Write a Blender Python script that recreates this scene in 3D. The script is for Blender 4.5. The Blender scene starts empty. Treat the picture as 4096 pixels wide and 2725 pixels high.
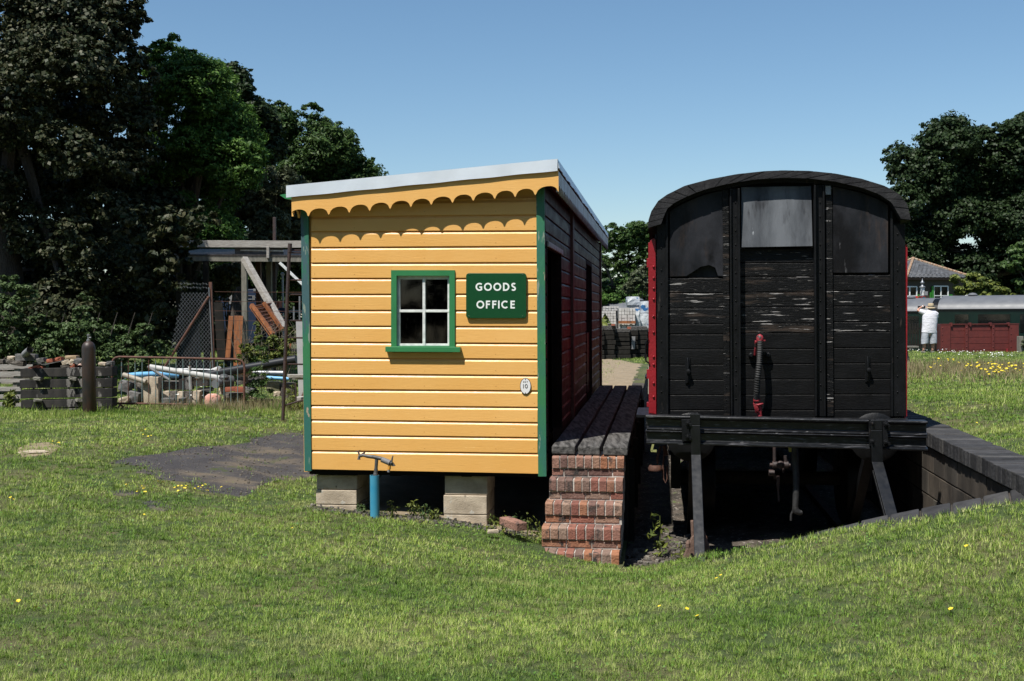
import bpy, math, random
import numpy as np
from math import sin, cos, tan, atan, pi, radians, sqrt
from mathutils import Vector, Matrix, noise as mnoise
random.seed(7); rng = np.random.default_rng(11)
C = bpy.context.scene.collection
# ------------------------------------------------------------------ camera
F = 4631.; CX = 2048.; CY = 1362.5; ROLL = 0.006; PIT = atan((CY-1243)/F); CZ = 1.65
TH = atan((2640-2048)/F)                      # yaw of the siding, hut and wagon
fw = Vector((0, cos(PIT), -sin(PIT))); r0 = Vector((1, 0, 0)); u0 = Vector((0, sin(PIT), cos(PIT)))
rt = cos(ROLL)*r0 - sin(ROLL)*u0; up = sin(ROLL)*r0 + cos(ROLL)*u0
cam = bpy.data.cameras.new('camera'); cam.sensor_width = 36; cam.lens = 36*F/4096.; cam.clip_end = 900; cam.clip_start = .1
co = bpy.data.objects.new('camera', cam); C.objects.link(co)
co.matrix_world = Matrix(((rt.x, up.x, -fw.x, 0), (rt.y, up.y, -fw.y, 0), (rt.z, up.z, -fw.z, CZ), (0, 0, 0, 1)))
S = bpy.context.scene; S.camera = co
# ------------------------------------------------------------------ light
W = bpy.data.worlds.new('World'); S.world = W; W.use_nodes = True
nt = W.node_tree; bg = nt.nodes['Background']
sk = nt.nodes.new('ShaderNodeTexSky'); sk.sky_type = 'NISHITA'; sk.sun_disc = False
ld = Vector((.59*cos(TH)+sin(TH), -.59*sin(TH)+cos(TH), -2.05)).normalized()   # direction the sunlight travels
EL = math.asin(-ld.z); sx, sy = -ld.x, -ld.y
sk.sun_elevation = EL; sk.sun_rotation = math.atan2(sx, sy); sk.air_density = 1.0; sk.dust_density = .35; sk.ozone_density = 3.5
bg.inputs[1].default_value = .086
hs = nt.nodes.new('ShaderNodeHueSaturation'); hs.inputs['Saturation'].default_value = 1.07; hs.inputs['Hue'].default_value = .494; nt.links.new(sk.outputs[0], hs.inputs['Color']); nt.links.new(hs.outputs[0], bg.inputs[0])
sl = bpy.data.lights.new('sun', 'SUN'); sl.energy = 5.0; sl.angle = radians(.53); sl.color = (1, .955, .88)
so = bpy.data.objects.new('sun', sl); C.objects.link(so); so.rotation_euler = ld.to_track_quat('-Z', 'Y').to_euler()
S.view_settings.view_transform = 'Standard'; S.view_settings.look = 'None'; S.view_settings.exposure = 0.48; S.view_settings.gamma = 1
# ------------------------------------------------------------------ coordinates
O = Vector((0, 0, CZ))
def ray(u, v): return fw*F + rt*(u-CX) + up*(CY-v)
def wp(u, v, Y):                              # world point at depth Y seen at photo position u, v
    d = ray(u, v); return O + d*(Y/d.y)
def rw(a, b, z): return Vector((a*cos(TH)+b*sin(TH), -a*sin(TH)+b*cos(TH), z))   # siding frame -> world
def wr(p): return Vector((p[0]*cos(TH)-p[1]*sin(TH), p[0]*sin(TH)+p[1]*cos(TH), p[2]))
def bp(u, v, b):                              # siding-frame point on the plane at distance b
    d = wr(ray(u, v)); return Vector((0, 0, CZ)) + d*(b/d.y)
# ------------------------------------------------------------------ materials
def srgb(*c): return tuple((x/255/12.92 if x/255 <= .04045 else ((x/255+.055)/1.055)**2.4) for x in c)
def mat(name, c1, c2=None, sc=5, st=(1, 1, 1), rough=.6, metal=0, bump=0, bsc=60, bst=None, chip=None, island=None, coat=0, spec=.5, lo=.38, hi=.62, chips=(), bd=.01, sub=0, rnoise=0, transl=0):
    m = bpy.data.materials.new(name); m.use_nodes = True; t = m.node_tree; N = t.nodes; L = t.links
    p = N['Principled BSDF']; p.inputs['Roughness'].default_value = rough; p.inputs['Metallic'].default_value = metal
    p.inputs['Coat Weight'].default_value = coat; p.inputs['Coat Roughness'].default_value = .12; p.inputs['Specular IOR Level'].default_value = spec
    tc = N.new('ShaderNodeTexCoord')
    def nz(scale, stretch, det=6):
        mp = N.new('ShaderNodeMapping'); mp.inputs['Scale'].default_value = stretch; L.new(tc.outputs['Object'], mp.inputs[0])
        n = N.new('ShaderNodeTexNoise'); n.inputs['Scale'].default_value = scale; n.inputs['Detail'].default_value = det; n.inputs['Roughness'].default_value = .6
        L.new(mp.outputs[0], n.inputs['Vector']); return n
    def ramp(src, a, b):
        r = N.new('ShaderNodeMapRange'); r.inputs[1].default_value = a; r.inputs[2].default_value = b; L.new(src, r.inputs[0]); return r
    def mix(fac, A, B, mode='MIX'):
        x = N.new('ShaderNodeMix'); x.data_type = 'RGBA'; x.blend_type = mode
        if hasattr(fac, 'node'): L.new(fac, x.inputs[0])
        else: x.inputs[0].default_value = fac
        for i, q in ((6, A), (7, B)):
            if hasattr(q, 'node'): L.new(q, x.inputs[i])
            else: x.inputs[i].default_value = (*q, 1)
        return x.outputs[2]
    col = c1
    if island:
        g = N.new('ShaderNodeNewGeometry'); cr = N.new('ShaderNodeValToRGB'); e = cr.color_ramp.elements
        while len(e) < len(island): e.new(.5)
        for i, q in enumerate(island): e[i].position = i/max(1, len(island)-1); e[i].color = (*q, 1)
        L.new(g.outputs['Random Per Island'], cr.inputs[0]); col = cr.outputs[0]
    if c2: col = mix(ramp(nz(sc, st).outputs[0], lo, hi).outputs[0], col, c2) if not island else mix(ramp(nz(sc, st).outputs[0], lo, hi).outputs[0], col, mix(1, col, c2, 'MULTIPLY'))
    for cq in (([chip] if chip else []) + list(chips)):
        cc, th, s2, st2 = cq[:4]; col = mix(ramp(nz(s2, st2, 8).outputs[0], th, th+(cq[4] if len(cq) > 4 else .03)).outputs[0], col, cc)
    if hasattr(col, 'node'): L.new(col, p.inputs['Base Color'])
    else: p.inputs['Base Color'].default_value = (*col, 1)
    if rnoise:
        r = ramp(nz(sc*1.7, st).outputs[0], .3, .7); r.inputs[3].default_value = rough; r.inputs[4].default_value = rough+rnoise; L.new(r.outputs[0], p.inputs['Roughness'])
    if bump:
        b = N.new('ShaderNodeBump'); b.inputs['Strength'].default_value = bump; b.inputs['Distance'].default_value = bd
        L.new(nz(bsc, bst or st).outputs[0], b.inputs['Height']); L.new(b.outputs[0], p.inputs['Normal'])
    if transl:
        tr = N.new('ShaderNodeBsdfTranslucent'); ms = N.new('ShaderNodeMixShader'); ms.inputs[0].default_value = transl
        if hasattr(col, 'node'): L.new(col, tr.inputs[0])
        else: tr.inputs[0].default_value = (*col, 1)
        L.new(p.outputs[0], ms.inputs[1]); L.new(tr.outputs[0], ms.inputs[2]); L.new(ms.outputs[0], N['Material Output'].inputs[0])
    return m
M = {}
M['yellow'] = mat('yellow_paint', (0, 0, 0), (.97, .93, .86), 1.6, (1, 1, 1), .27, bump=.3, bsc=22, bst=(.4, .4, 7), island=[(.76, .43, .135), (.73, .405, .12), (.79, .455, .15), (.75, .42, .13)], chips=(((.84, .60, .30), .70, 24, (.2, .2, 3)), ((.50, .24, .06), .745, 30, (1, 1, 2))), coat=0, spec=.36, rnoise=.16, bd=.006)
M['green'] = mat('green_paint', (.028, .17, .062), (.035, .2, .075), 3, (1, 1, .6), .35, bump=.15, bsc=30, bst=(3, 3, .5), coat=.2)
M['greenworn'] = mat('worn_green_paint', (.035, .175, .07), (.03, .13, .11), 2.2, (1, 1, .8), .45, bump=.3, bsc=40, bst=(3, 3, .4), chips=(((.05, .11, .12), .56, 3, (1.6, 1.6, .35)), ((.22, .27, .22), .61, 14, (1.6, 1.6, .3)), ((.38, .30, .22), .66, 9, (2, 2, .5))))
M['brown'] = mat('dark_red_brown_paint', (.055, .033, .028), (.034, .021, .018), 2, (1, 1, 2), .38, bump=.25, bsc=30, bst=(.6, .6, 4), spec=.18, chip=((.19, .11, .09), .66, 18, (.6, .6, 2)), rnoise=.2)
M['brownval'] = mat('faded_brown_paint', (.5, .5, .53), (.32, .28, .27), 5, (1, 1, .6), .45, bump=.2, bsc=30)
M['white'] = mat('white_paint', (.72, .74, .72), (.55, .57, .56), 20, (1, 1, 1), .4, bump=.2, bsc=60)
M['flash'] = mat('grey_roof_flashing', (.78, .84, .90), (.68, .74, .80), 1.5, (1, 1, 1), .34, metal=.35, bump=.12, bsc=4, rnoise=.15)
M['felt'] = mat('roofing_felt', (.07, .07, .072), (.11, .11, .11), 30, rough=.9, bump=.4)
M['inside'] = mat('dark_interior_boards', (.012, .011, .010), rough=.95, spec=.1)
M['soffit'] = mat('brown_soffit', (.10, .05, .035), (.07, .03, .02), 6, rough=.6)
M['sign'] = mat('sign_enamel_green', (.004, .055, .018), (.005, .062, .02), 30, rough=.3, coat=.2)
M['signedge'] = mat('sign_rim_enamel', (.012, .12, .04), (.35, .42, .38), 25, (1, 1, 1), .35, lo=.62, hi=.64)
M['letter'] = mat('white_enamel', (.78, .82, .8), rough=.3)
M['plaque'] = mat('plaque_enamel', (.72, .72, .72), rough=.3)
M['ink'] = mat('black_ink', (.02, .02, .022), rough=.4)
M['concrete'] = mat('pale_concrete', (.50, .42, .32), (.33, .27, .20), 5, (1, 1, 1.4), .9, bump=.5, bsc=70, bd=.012, chips=(((.47, .44, .38), .62, 7, (1, 1, 1)), ((.10, .09, .07), .70, 16, (1, 1, .6))))
M['bluepipe'] = mat('blue_plastic', (.035, .235, .38), (.06, .27, .40), 6, rough=.38, chip=((.3, .36, .36), .70, 14, (1, 1, .5)))
M['skyblue'] = mat('pale_blue_plastic', (.16, .42, .68), (.13, .36, .6), 4, rough=.4)
M['dplast'] = mat('dark_grey_plastic', (.045, .047, .05), (.09, .09, .09), 12, rough=.5, bump=.2)
M['lagging'] = mat('grey_lagging', (.22, .22, .225), (.15, .15, .155), 10, rough=.6)
M['tape'] = mat('orange_tape', (.62, .28, .03), (.42, .2, .04), 20, rough=.5)
M['deck'] = mat('weathered_tarred_timber', (.125, .12, .115), (.035, .034, .033), 5, (5, .5, 5), .85, bump=.6, bsc=16, bst=(7, .3, 7), bd=.01, chip=((.20, .19, .18), .64, 12, (4, .4, 4)), spec=.08)
M['darkwood'] = mat('dark_timber', (.012, .011, .0095), (.022, .02, .017), 7, rough=.85, bump=.4, spec=.2)
M['brick'] = mat('worn_red_brick', (0, 0, 0), (.55, .5, .47), 11, (1, 1, 1), .85, bump=.9, bsc=55, bd=.012, island=[(.27, .11, .075), (.20, .075, .055), (.28, .15, .11), (.10, .055, .048), (.27, .185, .14), (.33, .14, .07), (.18, .115, .095), (.23, .085, .06)], chips=(((.55, .52, .48), .68, 15, (1, 1, 1)), ((.035, .03, .027), .57, 9, (1, 1, .7), .08)), lo=.45, hi=.75)
M['mortar'] = mat('lime_mortar', (.55, .51, .46), (.28, .25, .22), 6, rough=.95, bump=.8, bsc=60)
M['bluebrick'] = mat('blue_engineering_brick', (0, 0, 0), (.5, .5, .5), 9, (1, 1, 1), .8, bump=1, bsc=30, spec=.15, island=[(.042, .042, .045), (.062, .061, .063), (.030, .030, .032), (.085, .082, .08)], chips=(((.4, .4, .38), .75, 12, (1, 1, 1)),), lo=.4, hi=.8)
M['blockwall'] = mat('stained_block_wall', (0, 0, 0), (.3, .28, .26), 3, (1, 1, .35), .85, bump=.8, bsc=30, island=[(.075, .06, .045), (.10, .08, .06), (.06, .05, .04), (.085, .075, .06)], chips=(((.2, .19, .17), .70, 9, (1, 1, .25)),), lo=.35, hi=.6)
M['blk'] = mat('black_wagon_paint', (.0045, .0048, .0055), (.0028, .0028, .003), 3, (1, 1, 2), .42, bump=.35, bsc=30, bst=(.6, .6, 4), rnoise=.15, spec=.22)
M['blkpeel'] = mat('peeling_black_paint', (.0045, .0048, .0055), (.0028, .0028, .003), 3, (1, 1, 2), .45, bump=.5, bsc=30, bst=(.6, .6, 5), spec=.22, chips=(((.04, .03, .024), .56, 3, (.6, .6, 4), .1), ((.32, .31, .30), .63, 7, (.45, .45, 7)), ((.22, .21, .20), .66, 15, (.4, .4, 6))))
M['beamblk'] = mat('glint_streaked_rail_paint', (.009, .010, .012), (.005, .0055, .0065), 9, (1, 1, 1), .28, bump=.12, bsc=35, chips=(((.10, .10, .11), .57, 14, (.25, 4, 5), .1), ((.30, .30, .31), .66, 22, (.4, 4, 5), .05)), rnoise=.14, spec=.5)  # pale streaks put the rail edge glints, besides wear, into the colour
M['glossblk'] = mat('glossy_black_rail_paint', (.005, .0055, .007), (.003, .0035, .004), 9, (1, 1, 1), .30, bump=.07, bsc=35, chips=(((.13, .13, .14), .70, 18, (.5, 2, 2), .05),), rnoise=.14, spec=.5)
M['blkpost'] = mat('black_steel', (.006, .0065, .008), (.0035, .004, .0045), 8, (1, 1, .5), .36, bump=.3, bsc=40, chips=(((.05, .04, .035), .66, 9, (1.5, 1.5, .4), .08), ((.22, .22, .22), .73, 20, (1.5, 1.5, .5))), rnoise=.2, spec=.25)
M['plate'] = mat('stained_black_plywood', (.007, .008, .010), (.026, .027, .032), 3.4, (1, 1, .5), .45, bump=.4, bsc=14, chips=(((.065, .045, .035), .54, 5, (1.3, 1.3, .3), .2), ((.006, .006, .007), .50, 1.9, (1, 1, .6), .10), ((.10, .10, .105), .66, 8, (1.4, 1.4, .3), .06)), lo=.36, hi=.62, spec=.2)
M['hatch'] = mat('grey_hatch_board', (.125, .135, .15), (.045, .05, .058), 3.2, (1.3, 1.3, .3), .5, bump=.3, bsc=20, chips=(((.02, .02, .023), .58, 7, (1.4, 1.4, .3), .15), ((.33, .35, .38), .70, 4.2, (1.4, 1.4, .5)),), lo=.35, hi=.62, spec=.3)
M['roofw'] = mat('dark_wagon_roof', (.034, .034, .036), (.018, .018, .02), 8, (1, 1, 1), .8, spec=.15, bump=.6, bsc=45, chip=((.10, .085, .07), .7, 16, (1, 1, 1)))
M['red'] = mat('crimson_paint', (.27, .010, .018), (.20, .008, .013), 6, rough=.4, bump=.3, bsc=40, coat=.2)
M['redpink'] = mat('faded_red_paint', (.33, .035, .05), (.20, .014, .02), 16, rough=.55, bump=.3, chip=((.03, .02, .02), .60, 14, (1, 1, 1)))
M['hose'] = mat('ribbed_black_rubber', (.014, .014, .014), (.028, .028, .028), 20, rough=.55, bump=.3)
M['rust'] = mat('rusty_steel', (.12, .05, .03), (.065, .03, .022), 14, rough=.75, bump=.4, chip=((.2, .09, .045), .66, 12, (1, 1, 1)))
M['rustpole'] = mat('dark_rusty_pole', (.05, .028, .024), (.028, .02, .02), 14, (1, 1, .6), .6, bump=.4, chip=((.12, .055, .035), .62, 10, (1, 1, .4)))
M['cyl'] = mat('rusty_dark_cylinder', (.018, .017, .017), (.045, .024, .016), 6, (1, 1, .5), .36, bump=.15, bsc=50, rnoise=.2)
M['steel'] = mat('dull_galvanised_steel', (.28, .29, .30), (.2, .21, .22), 9, rough=.45, metal=.6)
M['bars'] = mat('faded_blue_green_bars', (.13, .19, .19), (.16, .08, .05), 9, (1, 1, 2), .6, lo=.55, hi=.6)
M['palewood'] = mat('silvered_wood', (.36, .34, .31), (.24, .22, .2), 9, (.5, 2, 4), .85, bump=.6, bsc=30, chip=((.12, .10, .085), .7, 8, (.6, 1, 4)))
M['greywood'] = mat('grey_post_wood', (.20, .19, .16), (.13, .125, .105), 9, (2, 2, .4), .85, bump=.6, bsc=30)
M['orange'] = mat('orange_board', (.34, .12, .04), (.20, .075, .03), 6, (3, 3, .5), .6, bump=.3, bsc=20, chip=((.06, .035, .025), .62, 5, (2, 2, .5)))
M['beamc'] = mat('dark_concrete_lintel', (.032, .029, .026), (.008, .0075, .007), 3, (1.5, 1, .4), .9, bump=.7, bsc=40, chips=(((.42, .4, .36), .715, 8, (1, 1, 1)), ((.16, .15, .14), .6, 5, (1, 1, .4))))
M['stone'] = mat('rubble_stone', (0, 0, 0), (.45, .42, .4), 8, rough=.92, bump=1, bsc=25, bd=.02, island=[(.15, .135, .115), (.09, .08, .07), (.20, .185, .16), (.055, .05, .048), (.25, .225, .19)], chip=((.45, .43, .38), .70, 12, (1, 1, 1)))
M['slab'] = mat('grey_slab', (.16, .155, .15), (.07, .068, .066), 6, rough=.85, bump=.7, bsc=30)
M['terra'] = mat('terracotta', (.45, .20, .14), (.55, .38, .32), 4, rough=.8, bump=.3)
M['redbrick'] = mat('bright_red_brick', (.33, .095, .05), (.24, .07, .04), 12, rough=.85, bump=.5)
M['whitepipe'] = mat('white_plastic', (.55, .55, .53), (.42, .42, .4), 6, rough=.5)
M['blackpipe'] = mat('black_plastic', (.018, .019, .021), rough=.33)
M['bark'] = mat('bark', (.075, .062, .05), (.04, .034, .028), 9, (3, 3, .7), .95, bump=1, bsc=14, bd=.03)
M['corr'] = mat('corrugated_sheet', (.22, .20, .19), (.10, .085, .075), 8, (2, 2, 1), .6, bump=.3)
M['blue'] = mat('blue_container_paint', (.008, .02, .055), (.006, .015, .04), 4, rough=.5)
def leafm(name, cols, tr=.18, rough=.55, spec=.22): return mat(name, (0, 0, 0), None, rough=rough, island=cols, transl=tr, spec=spec)
M['leafdark'] = leafm('dark_maple_leaves', [(.014, .024, .008), (.022, .034, .012), (.045, .05, .022), (.012, .022, .007), (.085, .082, .042), (.018, .03, .010)], .1)
M['leafash'] = leafm('bright_ash_leaves', [(.03, .075, .012), (.05, .12, .018), (.11, .20, .035), (.02, .05, .010)])
M['leafmid'] = leafm('mid_green_leaves', [(.02, .048, .011), (.036, .078, .017), (.075, .125, .032), (.015, .032, .009)])
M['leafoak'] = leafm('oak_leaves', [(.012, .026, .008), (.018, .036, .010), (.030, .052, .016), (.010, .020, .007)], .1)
M['leafgrey'] = leafm('grey_green_leaves', [(.07, .085, .045), (.09, .105, .055), (.05, .065, .035)])
M['leafivy'] = leafm('ivy_leaves', [(.04, .075, .022), (.06, .10, .032), (.085, .125, .045), (.03, .055, .016)], .15)
M['leafyel'] = leafm('yellow_green_leaves', [(.12, .15, .03), (.16, .18, .035), (.09, .12, .03), (.06, .09, .022)])
M['twig'] = mat('pale_twigs', (.22, .19, .14), (.14, .12, .09), 10, rough=.9)
# ------------------------------------------------------------------ mesh tools
class MB:
    def __init__(s, rail=False): s.v = []; s.f = []; s.rail = rail
    def add(s, vs, fs):
        n = len(s.v); s.v += [Vector(q) for q in vs]; s.f += [tuple(i+n for i in f) for f in fs]; return s
    def box(s, x0, x1, y0, y1, z0, z1): return s.hexa([(x0, y0, z0), (x1, y0, z0), (x1, y1, z0), (x0, y1, z0), (x0, y0, z1), (x1, y0, z1), (x1, y1, z1), (x0, y1, z1)])
    def hexa(s, p): return s.add(p, [(0, 3, 2, 1), (4, 5, 6, 7), (0, 1, 5, 4), (1, 2, 6, 5), (2, 3, 7, 6), (3, 0, 4, 7)])
    def prism(s, pts, vec):                    # polygon swept along vec
        n = len(pts); p = [Vector(q) for q in pts]; q = [x+Vector(vec) for x in p]
        return s.add(p+q, [tuple(range(n)), tuple(range(2*n-1, n-1, -1))]+[(i, i+n, (i+1) % n+n, (i+1) % n) for i in range(n)])
    def loft(s, A, B):
        n = len(A); return s.add(list(A)+list(B), [tuple(range(n)), tuple(range(2*n-1, n-1, -1))]+[(i, i+n, (i+1) % n+n, (i+1) % n) for i in range(n)])
    def beam(s, p, q, w, h, upv=(0, 0, 1)):
        p = Vector(p); q = Vector(q); d = (q-p).normalized(); a = d.cross(Vector(upv))
        if a.length < 1e-4: a = d.cross(Vector((1, 0, 0)))
        a.normalize(); c = a.cross(d).normalized(); a *= w/2; c *= h/2
        return s.hexa([p-a-c, p+a-c, q+a-c, q-a-c, p-a+c, p+a+c, q+a+c, q-a+c])
    def tube(s, pts, r, n=8, cap=True):
        pts = [Vector(p) for p in pts]; R = r if isinstance(r, (list, tuple)) else [r]*len(pts)
        base = len(s.v); ref = None
        for i, p in enumerate(pts):
            d = (pts[min(i+1, len(pts)-1)]-pts[max(i-1, 0)]).normalized()
            if ref is None: ref = d.orthogonal().normalized()
            ref = (ref-d*ref.dot(d)).normalized(); c = d.cross(ref)
            for k in range(n): t = 2*pi*k/n; s.v.append(p+(ref*cos(t)+c*sin(t))*R[i])
        for i in range(len(pts)-1):
            for k in range(n):
                a = base+i*n+k; b = base+i*n+(k+1) % n; s.f.append((a, b, b+n, a+n))
        if cap:
            s.f.append(tuple(base+k for k in range(n))[::-1]); s.f.append(tuple(base+(len(pts)-1)*n+k for k in range(n)))
        return s
    def lathe(s, c, prof, n=16, ax=(0, 0, 1)):
        ax = Vector(ax).normalized(); e = ax.orthogonal().normalized(); g = ax.cross(e); c = Vector(c); base = len(s.v)
        for (r, z) in prof:
            for k in range(n): t = 2*pi*k/n; s.v.append(c+ax*z+(e*cos(t)+g*sin(t))*max(r, 1e-4))
        for i in range(len(prof)-1):
            for k in range(n):
                a = base+i*n+k; b = base+i*n+(k+1) % n; s.f.append((a, b, b+n, a+n))
        s.f.append(tuple(base+k for k in range(n))[::-1]); s.f.append(tuple(base+(len(prof)-1)*n+k for k in range(n))); return s
    def dome(s, c, r, ax=(0, 0, 1), n=8): return s.lathe(c, [(r, 0), (r*.87, r*.5), (r*.5, r*.87), (0, r)], n, ax)
    def build(s, name, m, parent=None, bevel=0, smooth=False, origin=None, jit=0):
        vs = [rw(*p) for p in s.v] if s.rail else s.v
        if jit: vs = [p+Vector((random.uniform(-jit, jit), random.uniform(-jit, jit), random.uniform(-jit, jit))) for p in vs]
        if parent is not None: o0 = parent['_o']; o0 = Vector(o0)
        elif origin is not None: o0 = Vector(origin)
        else:
            xs = [p.x for p in vs]; ys = [p.y for p in vs]; o0 = Vector(((min(xs)+max(xs))/2, (min(ys)+max(ys))/2, min(p.z for p in vs)))
        me = bpy.data.meshes.new(name); me.from_pydata([p-o0 for p in vs], [], s.f); me.update()
        if m: me.materials.append(M[m] if isinstance(m, str) else m)
        if smooth:
            for p in me.polygons: p.use_smooth = True
        o = bpy.data.objects.new(name, me); C.objects.link(o)
        if parent is not None: o.parent = parent
        else: o.location = o0
        o['_o'] = list(o0)
        if bevel:
            b = o.modifiers.new('bevel', 'BEVEL'); b.width = bevel; b.segments = 2; b.limit_method = 'ANGLE'; b.angle_limit = .7
        if smooth: 
            try: me.set_sharp_from_angle(angle=.9)
            except Exception: pass
        return o
def sub(part, name, mb, m, **k):              # sub-part: child of a part (parts sit at the root's origin)
    o = mb.build(name, m, parent=part, **k); return o
def tag(o, label, cat=None, group=None, kind=None):
    o['label'] = label
    if cat: o['category'] = cat
    if group: o['group'] = group
    if kind: o['kind'] = kind
    return o
def thing(name, loc, label, cat, group=None):
    o = bpy.data.objects.new(name, None); C.objects.link(o); o.location = loc; o['_o'] = list(loc); o.empty_display_size = .2
    return tag(o, label, cat, group)
def npmesh(name, V, Fc, m, parent=None, origin=None, kind=None):
    o0 = np.array(parent['_o'] if parent is not None else (origin if origin is not None else (0, 0, 0)), dtype=np.float64)
    V = np.asarray(V, dtype=np.float64)-o0; k = Fc.shape[1]
    me = bpy.data.meshes.new(name); me.vertices.add(len(V)); me.vertices.foreach_set('co', V.astype(np.float32).ravel())
    me.loops.add(Fc.size); me.loops.foreach_set('vertex_index', Fc.astype(np.int32).ravel())
    me.polygons.add(len(Fc)); me.polygons.foreach_set('loop_start', np.arange(0, Fc.size, k, dtype=np.int32))
    me.update(calc_edges=True); me.materials.append(M[m] if isinstance(m, str) else m)
    o = bpy.data.objects.new(name, me); C.objects.link(o)
    if parent is not None: o.parent = parent
    else: o.location = o0
    o['_o'] = list(o0)
    if kind: o['kind'] = kind
    return o
def rock(mb, c, sx_, sy_, sz_, rz=0, tilt=0, rough=.18, cut=True):
    # irregular block: box subdivided and jittered
    R = Matrix.Rotation(rz, 3, 'Z') @ Matrix.Rotation(tilt, 3, 'Y'); c = Vector(c); k = 3; idx = {}; vs = []; fs = []
    def vid(i, j, l):
        if (i, j, l) not in idx:
            p = Vector(((i/k-.5), (j/k-.5), (l/k-.5)))
            n = p.normalized()*.5; q = p.lerp(n, .18 if cut else .5)
            q += Vector((random.uniform(-1, 1), random.uniform(-1, 1), random.uniform(-1, 1)))*rough*.16
            idx[(i, j, l)] = len(vs); vs.append(c+R @ Vector((q.x*sx_, q.y*sy_, q.z*sz_)))
        return idx[(i, j, l)]
    for i in range(k):
        for j in range(k):
            fs += [(vid(i, j, 0), vid(i, j+1, 0), vid(i+1, j+1, 0), vid(i+1, j, 0)), (vid(i, j, k), vid(i+1, j, k), vid(i+1, j+1, k), vid(i, j+1, k)),
                   (vid(i, 0, j), vid(i+1, 0, j), vid(i+1, 0, j+1), vid(i, 0, j+1)), (vid(i, k, j), vid(i, k, j+1), vid(i+1, k, j+1), vid(i+1, k, j)),
                   (vid(0, i, j), vid(0, i, j+1), vid(0, i+1, j+1), vid(0, i+1, j)), (vid(k, i, j), vid(k, i+1, j), vid(k, i+1, j+1), vid(k, i, j+1))]
    mb.add(vs, fs); return mb
# ------------------------------------------------------------------ terrain
def be(a):                                    # where the lawn ends and the track pit begins
    return np.interp(a, [-2, -.32, .3, 1.0, 1.9, 2.62, 4, 8], [10.2, 9.72, 9.5, 9.3, 8.98, 8.62, 8.4, 8.2])
A0, A1 = -.32, 2.50                           # pit sides
cp = [(-3, 5, .02), (0, 5, 0), (3, 5, .08), (0, 2, 0), (-5, 2, 0), (5, 2, .1), (-2, 8, -.10), (.3, 8, -.27), (-5, 10, -.04), (-4.3, 13.6, .03), (-6.6, 19.1, .05), (-12, 20, .1), (-3, 19, .03),
      (-1.95, 11.1, -.25), (-.75, 11.0, -.34), (-1.5, 15, -.2), (3, 6.6, .16), (5, 6.6, .3), (-1, 30, .1), (2.4, 25, .12), (3.6, 34, .1), (14.3, 40, .1), (9, 30, .22), (20, 40, .1), (20, 25, .25), (-20, 30, .2), (-10, 45, .1), (0, 60, 0), (30, 60, 0), (-40, 60, .3), (10, 90, 0), (60, 60, 0),
      (-1, 9, -.22), (1.0, 9, -.42), (2.2, 7.6, -.02)]
for (a, b, z) in [(2.7, 8.3, .34), (3.2, 9, .42), (3.2, 11, .44), (3.2, 16, .42), (5, 11, .42), (5, 16, .4), (6, 8.4, .4), (-.6, 15, -.5), (-.6, 12, -.58), (-.35, 19, -.2), (-.5, 24, .12)]:
    p = rw(a, b, z); cp.append(tuple(p))
for (u, v, b) in [(4096, 2014, 8.2), (3881, 2036, 8.38), (3719, 2074, 8.5), (3448, 2112, 8.72), (3265, 2150, 8.9), (3110, 2180, 9.1), (2800, 2230, 9.35), (2650, 2264, 9.5), (2480, 2262, 10.2), (2190, 2185, 10.3), (2560, 2262, 9.9)]:
    p = bp(u, v, b); cp.append(tuple(rw(*p)))
cp = np.array(cp)
def _k(d): return np.where(d > 1e-9, d*d*np.log(d+1e-12), 0)
_D = _k(np.linalg.norm(cp[:, None, :2]-cp[None, :, :2], axis=2)); n_ = len(cp); _P = np.c_[np.ones(n_), cp[:, :2]]
_A = np.block([[_D+np.eye(n_)*.02, _P], [_P.T, np.zeros((3, 3))]]); _w = np.linalg.solve(_A, np.r_[cp[:, 2], 0, 0, 0])
def gz(X, Y):
    X = np.asarray(X, float); Y = np.asarray(Y, float); sh = X.shape; P = np.c_[X.ravel(), Y.ravel()]; out = np.zeros(len(P))
    for i in range(0, len(P), 40000):
        q = P[i:i+40000]; d = np.linalg.norm(q[:, None]-cp[None, :, :2], axis=2); out[i:i+40000] = _k(d) @ _w[:n_]+_w[n_]+q @ _w[n_+1:]
    x, y = P[:, 0], P[:, 1]
    out += .012*np.sin(x*2.3+np.sin(y*1.7))*np.cos(y*1.9+x*.6)+.008*np.sin(x*5.1+y*3.3)
    out = np.clip(out, -1.2, .6); far = np.clip((np.hypot(x, y)-44)/6, 0, 1); out = out*(1-far)+far*(-1.5*np.clip((x-8)/4, 0, 1)*np.clip((90-y)/20, 0, 1))
    return out.reshape(sh)
def gz1(x, y): return float(gz(np.array([x]), np.array([y]))[0])
M['ground'] = mat('grass_soil', (.038, .062, .012), (.09, .088, .032), 1.1, (1, 1, 1), .95, bump=.8, bsc=40, bd=.03, chips=(((.15, .12, .06), .66, 1.7, (1, 1, 1)),), lo=.42, hi=.6)
M['dirt'] = mat('dry_brown_earth', (.26, .20, .13), (.19, .15, .095), 4, rough=.95, bump=.8, bsc=40, chips=(((.36, .32, .26), .64, 18, (1, 1, 1)),))
M['asphalt'] = mat('worn_tarmac', (.052, .050, .054), (.072, .069, .072), 3, rough=.95, bump=1, bsc=90, bd=.02, spec=.2, chips=(((.15, .125, .095), .50, 1.5, (.8, 1.6, 1), .16), ((.28, .26, .22), .62, 38, (1, 1, 1), .1), ((.012, .012, .012), .64, 30, (1, 1, 1), .06), ((.06, .08, .025), .62, 3, (1, 1, 1), .1)))
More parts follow.
